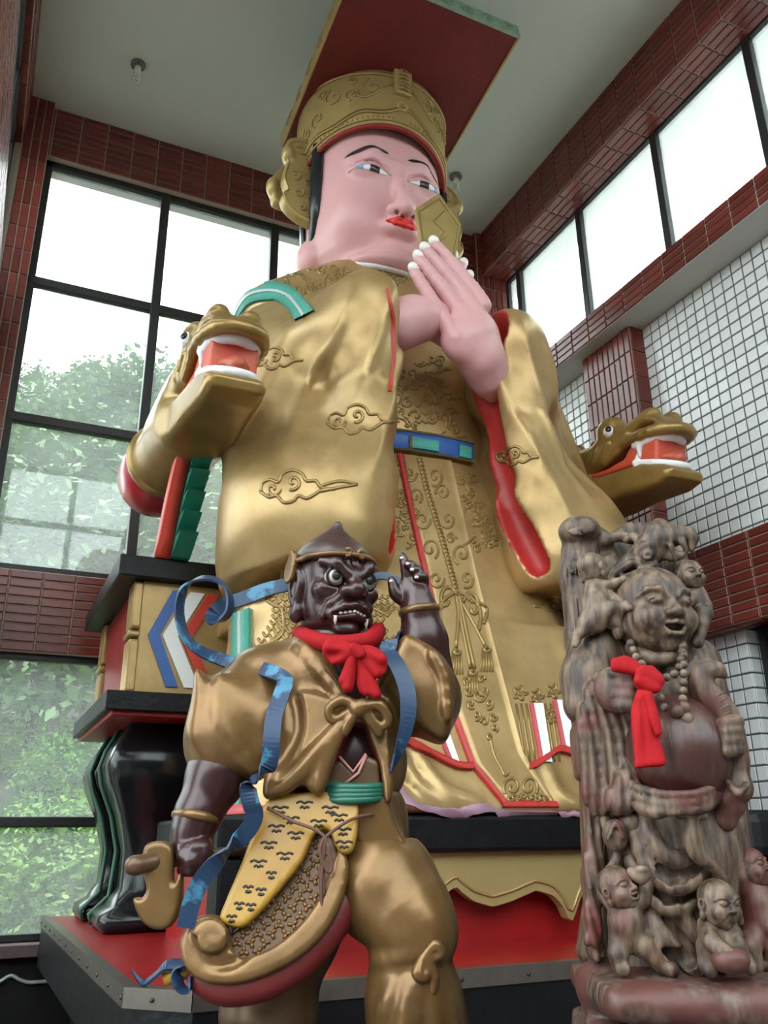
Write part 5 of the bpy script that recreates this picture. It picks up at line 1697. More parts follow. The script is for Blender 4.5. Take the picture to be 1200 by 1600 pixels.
for k in range(7):
    t = (k - 3) / 3
    p = HX(t * .034, -.069 - .006 * abs(t), .128 - .012 * abs(t))
    MB().lathe([(.005, -.004), (.0055, 0), (.004, .003)], p, uh, 8).build('tooth', 'tooth', head_g, smooth=True)
# cap: dark pointed crown, gold band with two curls, leaf-shaped flaps
F = Field(hc + np.array([-.2, -.2, -.02]), hc + np.array([.2, .2, .28]), .0042)
F.ell(HX(0, .07, -.015), (.112, .122, .085), ROTF)
F.cap(HX(0, .13, -.01), HX(.0, .19, -.0), .05, .012, k=.05)
F.fn(hc - .3, hc + .3, lambda x, y, z: ((x - hc[0]) * uh[0] + (y - hc[1]) * uh[1] + (z - hc[2]) * uh[2]) - .072, op='-')
cap = F.mesh('cap', 'cap_brown', gd)
bandp = [HX(.114 * math.sin(t), .074 + (.012 * math.cos(t) if abs(t) < 1.2 else 0) - .0 , -.015 + .126 * math.cos(t)) for t in np.linspace(-1.75, 1.75, 30)]
MB().tube(bandp, .0075, 8).build('cap_band', 'bronze', cap, smooth=True)
for s in (-1, 1):
    MB().tube([HX(s * (.022 + .016 * t * math.cos(5 * t)), .094 + .016 * t * math.sin(5 * t), .112) for t in np.linspace(.15, 1, 18)], .006, 6).build('cap_curl', 'bronze', cap, smooth=True)
    F = Field(HX(s * .115, .07, -.03) - .1, HX(s * .115, .07, -.03) + .1, .004)
    F.slab(spline([np.array(p) for p in ((.02, 0), (.03, .04), (.012, .085), (-.012, .06), (-.03, .03), (-.02, -.005))], 3, True), HX(s * .118, .02, -.035), fh, uh, .010, .005)
    F.mesh('cap_leaf', 'bronze', cap)

# ---- skirt of the guard: tiger skin, patterned panel, scrolled border
F = gfield(335, 625, 1225, 1480, -.25, .25, .0058)
gell(F, 530, 1260, .02, 88, 50, 62); gchain(F, [(500, 1300, .03, 70), (560, 1300, .03, 70)], k=.04)
gslab(F, [(545, 1240), (600, 1240), (620, 1290), (650, 1340), (655, 1352), (625, 1342), (590, 1332), (570, 1318), (552, 1290)], -.075, .03, .012, k=.03, tilt=-.1)
skirt = F.mesh('hip_skirt', 'bronze', gd)
F = gfield(330, 580, 1225, 1470, -.3, .05, .005)
gslab(F, [(424, 1248), (470, 1240), (552, 1242), (560, 1285), (552, 1328), (535, 1336), (524, 1322), (514, 1298), (492, 1304), (474, 1345), (440, 1388), (405, 1428), (376, 1450), (345, 1438), (355, 1405), (380, 1345), (402, 1285)], -.135, .016, .008, tilt=.22)
tiger = F.mesh('tiger_skin', 'tiger_yellow', gd)
F = gfield(330, 560, 1270, 1530, -.3, .1, .0055)
gslab(F, [(492, 1292), (525, 1310), (530, 1360), (508, 1418), (462, 1468), (402, 1505), (350, 1500), (352, 1470), (400, 1425), (450, 1365), (478, 1320)], -.115, .014, .006, tilt=.22)
panel = F.mesh('armour_panel', 'bronze_dark', gd)
F = gfield(270, 570, 1290, 1570, -.36, .1, .0055)
gslab(F, [(535, 1325), (545, 1362), (531, 1420), (497, 1473), (442, 1514), (378, 1537), (322, 1536), (291, 1512), (283, 1476), (295, 1446), (320, 1431), (346, 1433), (361, 1452), (363, 1478), (380, 1497), (432, 1478), (476, 1438), (505, 1394), (520, 1350)], -.15, .026, .012, tilt=.22)
gslab(F, [(300, 1470), (304, 1450), (322, 1437), (344, 1438), (357, 1455), (354, 1478), (338, 1490), (316, 1488)], -.19, .02, .01, tilt=.22)
gchain(F, [(384, 1492, -.185, 5), (362, 1505, -.19, 5), (334, 1508, -.20, 5), (308, 1494, -.205, 5), (302, 1468, -.20, 5)], k=.008, op='-', sm=4)
gchain(F, [(352, 1480, -.222, 5), (336, 1486, -.224, 4.5), (320, 1474, -.222, 4), (324, 1460, -.218, 3.5), (336, 1460, -.218, 3)], k=.006, op='-', sm=4)
O = g(430, 1480, -.15); nn = HF + np.array([0, 0, -.2]); nn /= np.linalg.norm(nn)
border = F.mesh('scroll_border', 'bronze', gd)
F = gfield(270, 600, 1320, 1580, -.36, .15, .007)
gchain(F, [(555, 1345, -.08, 12), (542, 1400, -.09, 16), (510, 1455, -.105, 20), (465, 1500, -.12, 22), (412, 1530, -.13, 23), (355, 1540, -.135, 22), (315, 1525, -.135, 18)], k=.01, sm=3)
gslab(F, [(560, 1340), (560, 1420), (520, 1480), (460, 1530), (400, 1540), (440, 1490), (500, 1420)], -.02, .07, .02, k=.03)
F.mesh('skirt_lining', 'maroon_lining', gd)
tv = bvh_of(tiger)
marks = [(438, 1262), (476, 1254), (516, 1262), (455, 1278), (530, 1274), (432, 1291), (498, 1283), (462, 1302), (536, 1296), (420, 1317), (445, 1334), (538, 1316), (404, 1346), (424, 1364), (388, 1386), (408, 1390), (374, 1412), (392, 1414), (362, 1432)]
for i, (x, y) in enumerate(marks):
    w_ = 13 if y < 1350 else 8
    for dy, ww in ((0, w_), (8, w_ * .55)):
        L = [(x - ww, y + dy + 1), (x - ww * .5, y + dy - 2), (x, y + dy + 1), (x + ww * .45, y + dy - 1.5), (x + ww, y + dy + .5)]
        mb = MB()
        relief(mb, tv, L, .0028, 5, 3)
        if mb.v: mb.build('stripe_mark', 'ink_black', tiger, smooth=True)
pv = bvh_of(panel)
k = 0
for j in range(15):
    for i in range(9):
        x = 348 + i * 22 + (11 if j % 2 else 0); y = 1305 + j * 14
        # inside the panel's slanting shape
        lo = np.interp(y, [1300, 1370, 1430, 1470, 1500], [478, 448, 395, 358, 352]); hi_ = np.interp(y, [1300, 1350, 1400, 1450, 1500], [515, 515, 498, 465, 390])
        if not (lo + 6 < x < hi_ - 2): continue
        mb = MB()
        a0 = .5 + (k % 3) * .7; k += 1
        for q in range(3):
            a = a0 + q * 2.094
            relief(mb, pv, [(x, y), (x + 8.5 * math.cos(a), y + 8.5 * math.sin(a))], .0048, 6, 1)
        if mb.v: mb.build('star_stud', 'bronze', panel, smooth=True)
# cord round the hips, knotted, ends hanging
for pts in ([(418, 1262, -.14), (455, 1282, -.165), (492, 1296, -.175), (508, 1308, -.178)], [(508, 1308, -.178), (535, 1288, -.165), (562, 1276, -.14), (602, 1270, -.08)],
            [(508, 1306, -.18), (500, 1330, -.18), (512, 1362, -.175), (519, 1352, -.175), (512, 1318, -.18)], [(507, 1308, -.18), (503, 1345, -.175), (506, 1390, -.165), (503, 1395, -.165), (499, 1350, -.172)], [(509, 1308, -.18), (502, 1380, -.17), (504, 1428, -.16)]):
    MB().tube(spline([g(*p) for p in pts], 5), .0042, 6).build('cord', 'cord_brown', gd, smooth=True)
# ---- legs
F = gfield(480, 740, 1310, 1800, -.3, .25, .0065)
gchain(F, [(565, 1330, .02, 64), (600, 1385, -.02, 70), (645, 1440, -.07, 56), (664, 1462, -.09, 38)], k=.03)
gchain(F, [(655, 1462, -.07, 40), (638, 1500, -.05, 44), (645, 1550, -.04, 58), (652, 1600, -.02, 60), (650, 1660, .0, 52), (650, 1790, .02, 48)], k=.03)
for pts in ([(680, 1478, -.13, 7), (640, 1490, -.14, 7), (590, 1500, -.10, 6)], [(660, 1500, -.12, 6), (668, 1550, -.13, 9), (680, 1600, -.12, 9)], [(652, 1500, -.12, 6), (640, 1560, -.14, 9), (630, 1620, -.13, 9)], [(645, 1500, -.11, 5), (610, 1560, -.12, 8), (600, 1600, -.1, 7)]):
    gchain(F, pts, k=.02, sm=3)
gchain(F, [(625, 1482, -.125, 4), (650, 1488, -.14, 4)], k=.02, op='-', sm=3)
for i in range(7):
    x1 = 600 + i * 17
    gchain(F, [(664, 1500, -.13, 3), ((664 + x1) / 2 - 4, 1540, -.125 - .02 * (1 - abs(i - 3) / 3), 7), (x1, 1600, -.10 - .03 * (1 - abs(i - 3) / 3), 9), (x1 - 4, 1660, -.08, 8)], k=.012, sm=3)
F.mesh('trouser_leg', 'bronze', gd)
F = gfield(625, 710, 1465, 1560, -.3, .0, .004)
gchain(F, [(664, 1496, -.155, 8), (668, 1490, -.155, 7)])
for pts in ([(664, 1494, -.155, 5), (680, 1476, -.16, 6), (690, 1490, -.155, 5), (672, 1498, -.155, 5)], [(662, 1496, -.155, 5), (652, 1520, -.165, 7), (664, 1526, -.16, 6), (668, 1502, -.155, 5)], [(668, 1498, -.155, 5), (678, 1525, -.15, 6), (676, 1550, -.145, 5)]):
    gchain(F, pts, k=.006, sm=3)
F.mesh('knee_tie', 'bronze', gd)
F = gfield(330, 560, 1380, 1800, -.1, .35, .0075)
gchain(F, [(490, 1390, .06, 64), (455, 1460, .08, 62), (430, 1530, .08, 55), (425, 1575, .08, 52)], k=.03)
gchain(F, [(420, 1560, .08, 64), (420, 1580, .08, 66)], k=.02)
gchain(F, [(420, 1590, .09, 46), (420, 1790, .1, 40)], k=.03)
F.mesh('trouser_leg', 'bronze_dark', gd)  # rear leg: its shade is put into the colour by a darker bronze
pb = PD(530, 1700, GD)
ped = MB()
ped.prism([(pb[0] + .48 * math.cos(t) * (1 + .06 * math.sin(3 * t)), pb[1] + .36 * math.sin(t) * (1 + .08 * math.cos(4 * t))) for t in np.linspace(0, 2 * math.pi, 17)[:-1]], 0.0, .80)
ped.build('pedestal', 'pedestal_dark', gd, bevel=.03)
# ---- the blue ribbon that floats round him
def ribbon(pts, width, name, m_, par, th=.003, n=5):
    """pts: (px, py, offset, (wr, wf, wz)) = width direction to the right, away, up"""
    C = spline([g(a, b, c) for a, b, c, d in pts], n)
    D = spline([HR * d[0] + HF * d[1] + np.array([0, 0, d[2]]) for a, b, c, d in pts], n)
    V = []; Fc = []
    m = len(C)
    for i in range(m):
        T = C[min(i + 1, m - 1)] - C[max(i - 1, 0)]; T /= np.linalg.norm(T) + 1e-9
        W_ = D[i] - T * (D[i] @ T); W_ /= np.linalg.norm(W_) + 1e-9
        N_ = np.cross(T, W_)
        ww = width if not hasattr(width, '__len__') else np.interp(i / (m - 1), np.linspace(0, 1, len(width)), width)
        for s, t in ((-1, 1), (1, 1), (1, -1), (-1, -1)):
            V.append(C[i] + W_ * s * ww / 2 + N_ * t * th)
    for i in range(m - 1):
        for k in range(4):
            Fc.append((i * 4 + k, i * 4 + (k + 1) % 4, i * 4 + 4 + (k + 1) % 4, i * 4 + 4 + k))
    Fc += [(3, 2, 1, 0), tuple((m - 1) * 4 + k for k in range(4))]
    return raw(name, V, Fc, m_, par, False)


up_ = (.1, .2, 1); dep = (.35, 1, .35)
ribbon([(460, 912, .06, up_), (420, 920, .05, up_), (380, 935, .03, up_), (350, 945, .02, up_), (332, 962, .0, (.5, .5, .6)), (340, 972, -.02, (.6, .6, .4)), (358, 955, -.03, (.3, 1, .2)), (357, 925, -.03, (.2, 1, .1)), (340, 907, -.03, (0, 1, .5)), (312, 904, -.03, (0, 1, .6)), (288, 920, -.03, (.3, 1, .3)), (280, 955, -.03, (.4, 1, .1)),
        (290, 995, -.03, (.5, 1, .2)), (315, 1018, -.03, (.3, .8, .7)), (350, 1032, -.03, (.2, .6, .9)), (395, 1045, -.05, (.3, .3, 1)), (432, 1058, -.09, (.5, .2, .8))], .04, 'ribbon', 'ribbon_blue', gd)
ribbon([(398, 1042, -.08, (.5, .4, .8)), (425, 1050, -.115, (.6, .3, .7)), (445, 1062, -.135, (1, .2, .2)), (440, 1085, -.16, (1, .1, .1)), (428, 1120, -.19, (1, .1, 0)), (424, 1160, -.205, (1, .1, 0)), (420, 1195, -.20, (1, .2, .2)), (405, 1212, -.19, (.6, .3, .6)), (388, 1228, -.19, (.6, .3, .6)), (392, 1255, -.19, (1, .2, .1)), (398, 1275, -.18, (1, .2, .2)), (385, 1300, -.18, (.8, .2, .5)),
        (350, 1335, -.19, (.7, .2, .7)), (315, 1375, -.20, (.8, .2, .5)), (298, 1415, -.20, (1, .1, .1)), (290, 1450, -.2, (1, .1, 0))], .04, 'ribbon', 'ribbon_blue', gd)
ribbon([(575, 908, .08, up_), (590, 900, .09, up_), (610, 902, .08, up_), (628, 912, .06, up_)], .022, 'ribbon', 'ribbon_blue', gd)
ribbon([(628, 996, -.02, (.3, .6, .6)), (612, 1003, -.08, (.6, .5, .5)), (606, 1018, -.10, (1, .2, .2)), (622, 1042, -.125, (1, .2, .2)), (636, 1080, -.14, (1, .1, 0)), (637, 1120, -.145, (1, .1, 0)), (628, 1160, -.14, (1, .3, 0)), (611, 1205, -.13, (.5, 1, .2))], [.04, .04, .042, .042, .04, .032, .008], 'ribbon', 'ribbon_blue', gd)
ribbon([(300, 1500, -.14, dep), (285, 1510, -.15, dep), (276, 1525, -.16, (.6, .8, .5)), (284, 1545, -.16, (.3, 1, .3)), (298, 1545, -.16, (.3, 1, .3)), (302, 1525, -.16, (.5, 1, .2))], .028, 'ribbon', 'ribbon_blue', gd)
ribbon([(290, 1508, -.15, (.2, .8, .8)), (262, 1508, -.15, (.2, .8, .8)), (245, 1522, -.15, (.3, .8, .6)), (228, 1535, -.15, (.3, .8, .6)), (218, 1532, -.15, (.3, .6, .6)), (205, 1515, -.15, (.3, .6, .6))], [.026, .026, .024, .02, .008, .002], 'ribbon', 'ribbon_blue', gd)
MB().tube([g(320, 1505, -.12), g(285, 1518, -.13), g(256, 1530, -.135)], [gr_px(11), gr_px(10), gr_px(9)], 10).build('skirt_tip', 'tiger_yellow', gd, smooth=True)
# ---- red cloth tied at his neck
sc_ = empty('red_neck_bow', tuple(g(555, 1040, -.13)), 'bright red cloth bow tied round the neck of the dark-faced guard', 'ribbon')
MB().tube(spline([g(468, 990, .02), g(485, 998, -.06), (g(510, 1005, -.10)), g(545, 1006, -.12), g(578, 1000, -.09), g(590, 985, .0)], 5), gr_px(13), 8).build('neck_band', 'red_cloth', sc_, smooth=True)
def cloth(poly, o, bulge, name, par, seed, dpt=.012):
    F = gfield(min(p[0] for p in poly) - 10, max(p[0] for p in poly) + 10, min(p[1] for p in poly) - 10, max(p[1] for p in poly) + 10, o - .06, o + .06, .0036)
    gslab(F, poly, o, dpt * .7, .004, sm=2)
    c = np.mean(poly, 0)
    rnd = random.Random(seed)
    kx = bulge
    for (a, b, r) in kx: gchain(F, [(*a, o - dpt * .8, r), (*b, o - dpt * .8, r)], k=.012)
    F.disp(lambda x, y, z: .0026 * vnoise(x, y, z, 80, seed))
    return F.mesh(name, 'red_cloth', par, 1)
cloth([(552, 1010), (528, 998), (508, 1002), (505, 1020), (515, 1035), (535, 1040), (555, 1028)], -.165, [((550, 1018), (512, 1012), 6), ((550, 1022), (522, 1034), 5)], 'loop', sc_, 1, .018)
cloth([(565, 1010), (585, 1012), (600, 1024), (605, 1050), (590, 1060), (572, 1045), (560, 1030)], -.165, [((562, 1018), (596, 1030), 6), ((562, 1022), (588, 1052), 6)], 'loop', sc_, 2, .018)
cloth([(548, 1022), (560, 1024), (555, 1055), (548, 1082), (536, 1078), (529, 1060), (538, 1042)], -.17, [((554, 1026), (542, 1074), 5), ((550, 1026), (534, 1062), 4)], 'tail', sc_, 3)
cloth([(558, 1024), (572, 1028), (584, 1055), (594, 1088), (578, 1086), (562, 1082), (556, 1055)], -.165, [((560, 1028), (572, 1082), 5), ((566, 1030), (588, 1084), 5)], 'tail', sc_, 4)
cloth([(549, 1008), (566, 1010), (568, 1026), (550, 1026)], -.178, [((552, 1012), (564, 1022), 6)], 'knot', sc_, 5, .018)
# ---- the axe in his lowered hand
axr = empty('short_axe', tuple(g(250, 1390, -.15)), "bronze-coloured axe head hanging from the guard's lowered hand", 'axe')
F = gfield(195, 300, 1300, 1465, -.26, -.04, .0042)
gslab(F, [(246, 1314), (264, 1316), (272, 1332), (272, 1380), (284, 1362), (286, 1395), (281, 1425), (266, 1448), (245, 1452), (226, 1442), (214, 1420), (210, 1402), (224, 1402), (231, 1388), (224, 1360), (224, 1338), (230, 1320)], -.16, .022, .012, sm=3)
F.mesh('blade', 'bronze', axr)
F = gfield(195, 250, 1320, 1375, -.3, -.08, .0042)
gchain(F, [(240, 1346, -.17, 12), (222, 1350, -.19, 11), (208, 1353, -.20, 10)], k=.004); gchain(F, [(213, 1352, -.2, 12), (210, 1352, -.2, 12)], k=.004)
F.mesh('socket', 'bronze_dark', axr)
MB().tube([g(262, 1352, -.15), g(330, 1332, -.12), g(400, 1326, -.02), g(470, 1322, .06)], .009, 8).build('handle', 'bronze_dark', axr, smooth=True)
# =================================================================== the carved wooden laughing monk
def wood_mat(name, cols, red=None, rlo=.45, rhi=.6, rough=.55):
    m = bpy.data.materials.new(name); m.use_nodes = True
    nt = m.node_tree; b = nt.nodes['Principled BSDF']; b.inputs['Roughness'].default_value = rough
    tc = nt.nodes.new('ShaderNodeTexCoord')
    def noise(scale, det=6, stretch=None):
        n = nt.nodes.new('ShaderNodeTexNoise'); n.inputs['Scale'].default_value = scale; n.inputs['Detail'].default_value = det
        if stretch:
            mp = nt.nodes.new('ShaderNodeMapping'); mp.inputs['Scale'].default_value = stretch
            nt.links.new(tc.outputs['Object'], mp.inputs['Vector']); nt.links.new(mp.outputs['Vector'], n.inputs['Vector'])
        else:
            nt.links.new(tc.outputs['Object'], n.inputs['Vector'])
        return n
    grain = noise(16, 8, (3.5, 3.5, .7))
    r = nt.nodes.new('ShaderNodeValToRGB')
    e = r.color_ramp.elements
    e[0].position = .36; e[0].color = (*cols[0], 1); e[1].position = .64; e[1].color = (*cols[2], 1)
    q = e.new(.48); q.color = (*cols[1], 1)
    nt.links.new(grain.outputs['Fac'], r.inputs['Fac'])
    col = r.outputs['Color']
    if red:
        n2 = noise(11, 7)
        r2 = nt.nodes.new('ShaderNodeValToRGB'); r2.color_ramp.elements[0].position = rlo; r2.color_ramp.elements[1].position = rhi
        nt.links.new(n2.outputs['Fac'], r2.inputs['Fac'])
        mx = nt.nodes.new('ShaderNodeMixRGB'); nt.links.new(r2.outputs['Color'], mx.inputs['Fac']); nt.links.new(col, mx.inputs[1]); mx.inputs[2].default_value = (*red, 1)
        col = mx.outputs[0]
    nt.links.new(col, b.inputs['Base Color'])
    bp_ = nt.nodes.new('ShaderNodeBump'); bp_.inputs['Strength'].default_value = .25; bp_.inputs['Distance'].default_value = .006
    g2 = noise(22, 6, (4, 4, .5)); nt.links.new(g2.outputs['Fac'], bp_.inputs['Height']); nt.links.new(bp_.outputs['Normal'], b.inputs['Normal'])
    MATS[name] = m


W0 = ((.022, .013, .008), (.066, .041, .024), (.135, .094, .060))
wood_mat('wood', W0)
wood_mat('wood_pale', ((.042, .028, .018), (.105, .073, .046), (.175, .128, .086)))
wood_mat('wood_red', W0, (.085, .021, .016), .44, .64)
wood_mat('wood_belly', ((.028, .011, .008), (.05, .020, .014), (.078, .034, .024)), (.047, .014, .010), .35, .6, .38)
wood_mat('wood_base', ((.026, .015, .011), (.06, .037, .027), (.11, .078, .06)), (.072, .022, .016), .40, .55)

BD = 2.0
b_ = lambda px, py, o=0.0: PD(px, py, BD + o)
br_ = lambda r: r / 630.0
bb = PD(1050, 1520, BD)
bu = empty('monk_carving', (bb[0], bb[1], 0), 'weathered wood carving of a laughing bald monk with a bare belly and children', 'carving')


def bfield(x0, x1, y0, y1, o0, o1, h):
    P = [PD(px, py, BD + o) for px in (x0, x1) for py in (y0, y1) for o in (o0, o1)]
    return Field(np.min(P, 0), np.max(P, 0), h)


def bch(F, pts, k=0.0, op='+', mi=None, sm=0):
    P = [b_(p[0], p[1], p[2]) for p in pts]; R_ = [br_(p[3]) for p in pts]
    if sm:
        Q = spline(P, sm); R_ = list(np.interp(np.linspace(0, 1, len(Q)), np.linspace(0, 1, len(R_)), R_)); P = Q
    F.chain(P, R_, k, op, mi)


def bel(F, px, py, o, rx, ry, rz, k=0.0, op='+', mi=None):
    F.ell(b_(px, py, o), (br_(rx), br_(rz), br_(ry)), ROTH, k, op, mi)


def bslab(F, pts, o, hw, rd=.01, k=0.0, op='+', mi=None, tilt=0.0, sm=3):
    C = np.mean(pts, 0); O = b_(C[0], C[1], o)
    e1 = HR; e2 = np.array([0, 0, 1.0]) * math.cos(tilt) + HF * math.sin(tilt); nn = np.cross(e1, e2)
    Q = []
    for px, py in (spline([np.array(p, float) for p in pts], sm, True) if sm > 1 else pts):
        r = ray(px, py); t = ((O - CAM) @ nn) / (r @ nn); P = CAM + r * t - O; Q.append((P @ e1, P @ e2))
    F.slab(Q, O, e1, e2, hw, rd, k, op, mi)


def laugh_head(c, f, s, name, m_, par, h=None, up=(0, 0, 1), mouth=True):
    """bald laughing head: c centre, f direction of the face, s half height"""
    R_ = rot_axes(f, up)
    R_[:, 0] = R_[:, 0] if R_[:, 0] @ HR > 0 else -R_[:, 0]
    X_ = lambda a, b, d: c + (R_[:, 0] * a + R_[:, 2] * b + R_[:, 1] * d) * s
    F = Field(c - s * 1.5, c + s * 1.5, h or s * .034)
    E = lambda a, b, d, r, k=0.0, op='+': F.ell(X_(a, b, d), (r[0] * s, r[2] * s, r[1] * s), R_, k * s, op)
    Cn = lambda pts, r, k=.06, op='+': F.chain([X_(*p) for p in pts], [q * s for q in r] if hasattr(r, '__len__') else r * s, k * s, op)
    E(0, .25, -.05, (.80, .76, .86)); E(0, -.30, .08, (.80, .60, .74), .2); E(0, -.58, .18, (.56, .34, .5), .2)
    for q in (-1, 1):
        E(q * .42, -.24, .52, (.33, .29, .27), .12)
        E(q * .34, .13, .70, (.19, .11, .13), .05)
        Cn([(q * .12, .20, .80), (q * .28, .36, .77), (q * .48, .36, .66), (q * .64, .22, .48)], [.05, .065, .06, .03], .05)
        Cn([(q * .18, .13, .83), (q * .34, .17, .83), (q * .50, .09, .74)], .022, .02, '-')
        E(q * .13, -.16, .86, (.11, .09, .11), .04)
        E(q * .85, -.02, -.05, (.13, .30, .22), .05); E(q * .86, -.42, -.02, (.12, .22, .15), .06)
        E(q * .90, .02, .0, (.06, .16, .10), .04, '-')
        Cn([(q * .20, -.24, .82), (q * .40, -.42, .72), (q * .44, -.58, .62)], [.03, .04, .03], .05)
    Cn([(0, .18, .80), (0, -.02, .88), (0, -.12, .96)], [.07, .08, .12], .06)
    if mouth:
        E(0, -.44, .66, (.36, .22, .20), .08)
        E(0, -.46, .84, (.29, .14, .26), .04, '-')
        Cn([(-.30, -.38, .74), (0, -.34, .90), (.30, -.38, .74)], [.03, .05, .03], .03)
        Cn([(-.28, -.42, .74), (-.14, -.58, .82), (.14, -.58, .82), (.28, -.42, .74)], .05, .03)
    else:
        Cn([(-.22, -.40, .84), (0, -.48, .92), (.22, -.40, .84)], [.02, .035, .02], .03, '-')
    E(0, -.78, .48, (.24, .16, .2), .1)
    return F.mesh(name, m_, par)


# ---- back panel of the carving: the trunk, with the hooded post at the left
F = bfield(868, 1195, 800, 1530, -.03, .22, .0058)
bslab(F, [(880, 850), (905, 828), (945, 840), (975, 824), (1030, 830), (1062, 862), (1078, 930), (1095, 1010), (1128, 1080), (1150, 1180), (1162, 1300), (1172, 1420), (1180, 1522), (925, 1522), (918, 1400), (912, 1250), (902, 1100), (890, 960)], .12, .055, .02)
bch(F, [(908, 835, .07, 28), (905, 900, .07, 30), (915, 1000, .07, 30), (925, 1100, .08, 30)], k=.02)
bel(F, 905, 830, .05, 33, 24, 33, k=.01)
for i in range(9):      # long grooves of the wood
    x = 885 + i * 7.5
    bch(F, [(x, 848, .02 + .02 * abs(i - 4) / 4, 2.2), (x + 3, 900, .018 + .02 * abs(i - 4) / 4, 2.6), (x + 9, 990, .02 + .02 * abs(i - 4) / 4, 2)], k=.004, op='-', sm=3)
for r in (1, 2, 3):
    bch(F, [(885 + r * 2, 832 - r, .0, 2.2), (905, 842 - r * 6, -.005, 2.6), (930 - r, 828 - r, .01, 2)], k=.004, sm=3)
bch(F, [(940, 840, .06, 14), (955, 880, .05, 10), (975, 905, .05, 12)], k=.015, sm=3)
bch(F, [(945, 860, .04, 9), (985, 850, .03, 9), (1010, 862, .04, 8)], k=.01, op='-', sm=2)
for pts in ([(940, 845, .05, 6), (970, 838, .03, 8), (1000, 848, .03, 7)], [(1050, 870, .05, 12), (1062, 930, .06, 12), (1078, 990, .07, 12)]):
    bch(F, pts, k=.01, sm=3)
F.disp(lambda x, y, z: .0016 * vnoise(x * 3, y * 3, z, 26, 5))
F.mesh('trunk_panel', 'wood', bu)

# ---- beast head of driftwood over him
F = bfield(940, 1100, 800, 930, -.16, .16, .0042)
bch(F, [(955, 905, .02, 14), (985, 885, .0, 17), (1010, 865, -.02, 21), (1032, 845, -.03, 22)], k=.015)
bel(F, 1030, 845, -.03, 26, 24, 24, k=.01)
bch(F, [(1035, 842, -.03, 17), (1055, 838, -.04, 16), (1076, 838, -.05, 11)], k=.012)
bch(F, [(1030, 862, -.03, 12), (1052, 868, -.04, 9), (1066, 868, -.05, 6)], k=.008)
bel(F, 1056, 828, -.085, 9, 7, 9, k=.006, op='-'); bel(F, 1066, 853, -.05, 16, 6, 26, k=.006, op='-')
bch(F, [(1066, 846, -.06, 6), (1074, 862, -.06, 3)], k=.004); bch(F, [(1048, 852, -.07, 5), (1056, 876, -.07, 2.5)], k=.004)
bch(F, [(1075, 832, -.05, 10), (1082, 842, -.05, 9), (1080, 858, -.05, 5)], k=.006)
bel(F, 1012, 868, -.055, 8, 8, 6, k=.004); bel(F, 1012, 868, -.062, 5, 4, 4, k=.003, op='-')
for pts in ([(990, 868, -.03, 4), (1008, 852, -.05, 5), (1022, 852, -.05, 5)], [(960, 898, -.02, 6), (985, 880, -.035, 5), (1002, 884, -.04, 5)], [(975, 905, -.03, 7), (1000, 898, -.04, 8), (1022, 882, -.04, 6)], [(1018, 826, -.04, 8), (1030, 816, -.03, 6), (1042, 822, -.03, 5)], [(1000, 905, -.03, 5), (970, 915, -.03, 6), (950, 905, -.02, 5)],
            [(1002, 850, -.02, 6), (990, 838, .0, 6), (978, 845, .01, 5)]):
    bch(F, pts, k=.006, sm=3)
F.mesh('beast_head', 'wood', bu)

# ---- the monk
F = bfield(880, 1190, 990, 1530, -.28, .14, .0048)
bel(F, 1035, 1075, .0, 92, 80, 52)
bch(F, [(945, 1040, .02, 42), (1030, 1030, .03, 46), (1085, 1035, .03, 38)], k=.03)
bel(F, 1035, 1090, -.075, 34, 26, 22, k=.03); bel(F, 1082, 1096, -.07, 26, 22, 20, k=.02)
bch(F, [(1055, 1270, .0, 80), (1050, 1400, .02, 88), (1050, 1500, .03, 92)], k=.03)
bel(F, 1055, 1330, -.05, 92, 70, 60, k=.04)
for pts in ([(985, 1290, -.12, 9), (1010, 1350, -.14, 10), (1050, 1385, -.15, 10), (1090, 1370, -.14, 9), (1120, 1320, -.12, 8)], [(980, 1330, -.10, 8), (1010, 1395, -.13, 9), (1055, 1420, -.14, 9), (1095, 1400, -.12, 8)],
            [(1000, 1260, -.12, 8), (1020, 1310, -.145, 9), (1055, 1345, -.155, 9), (1085, 1335, -.14, 8)], [(975, 1380, -.08, 9), (990, 1440, -.11, 10), (1040, 1500, -.13, 10)], [(1010, 1420, -.11, 10), (1040, 1470, -.13, 11), (1090, 1515, -.13, 10)],
            [(1120, 1260, -.09, 9), (1135, 1340, -.09, 9), (1140, 1420, -.08, 9)], [(1060, 1430, -.13, 8), (1090, 1460, -.13, 9), (1130, 1510, -.12, 9)]):
    bch(F, pts, k=.012, sm=3)
for pts in ([(1000, 1340, -.13, 5), (1045, 1375, -.155, 6), (1090, 1355, -.14, 5)], [(990, 1370, -.11, 5), (1040, 1408, -.14, 6), (1100, 1385, -.12, 5)], [(1005, 1455, -.11, 7), (1060, 1495, -.135, 9), (1080, 1500, -.13, 6)]):
    bch(F, pts, k=.012, op='-', sm=3)
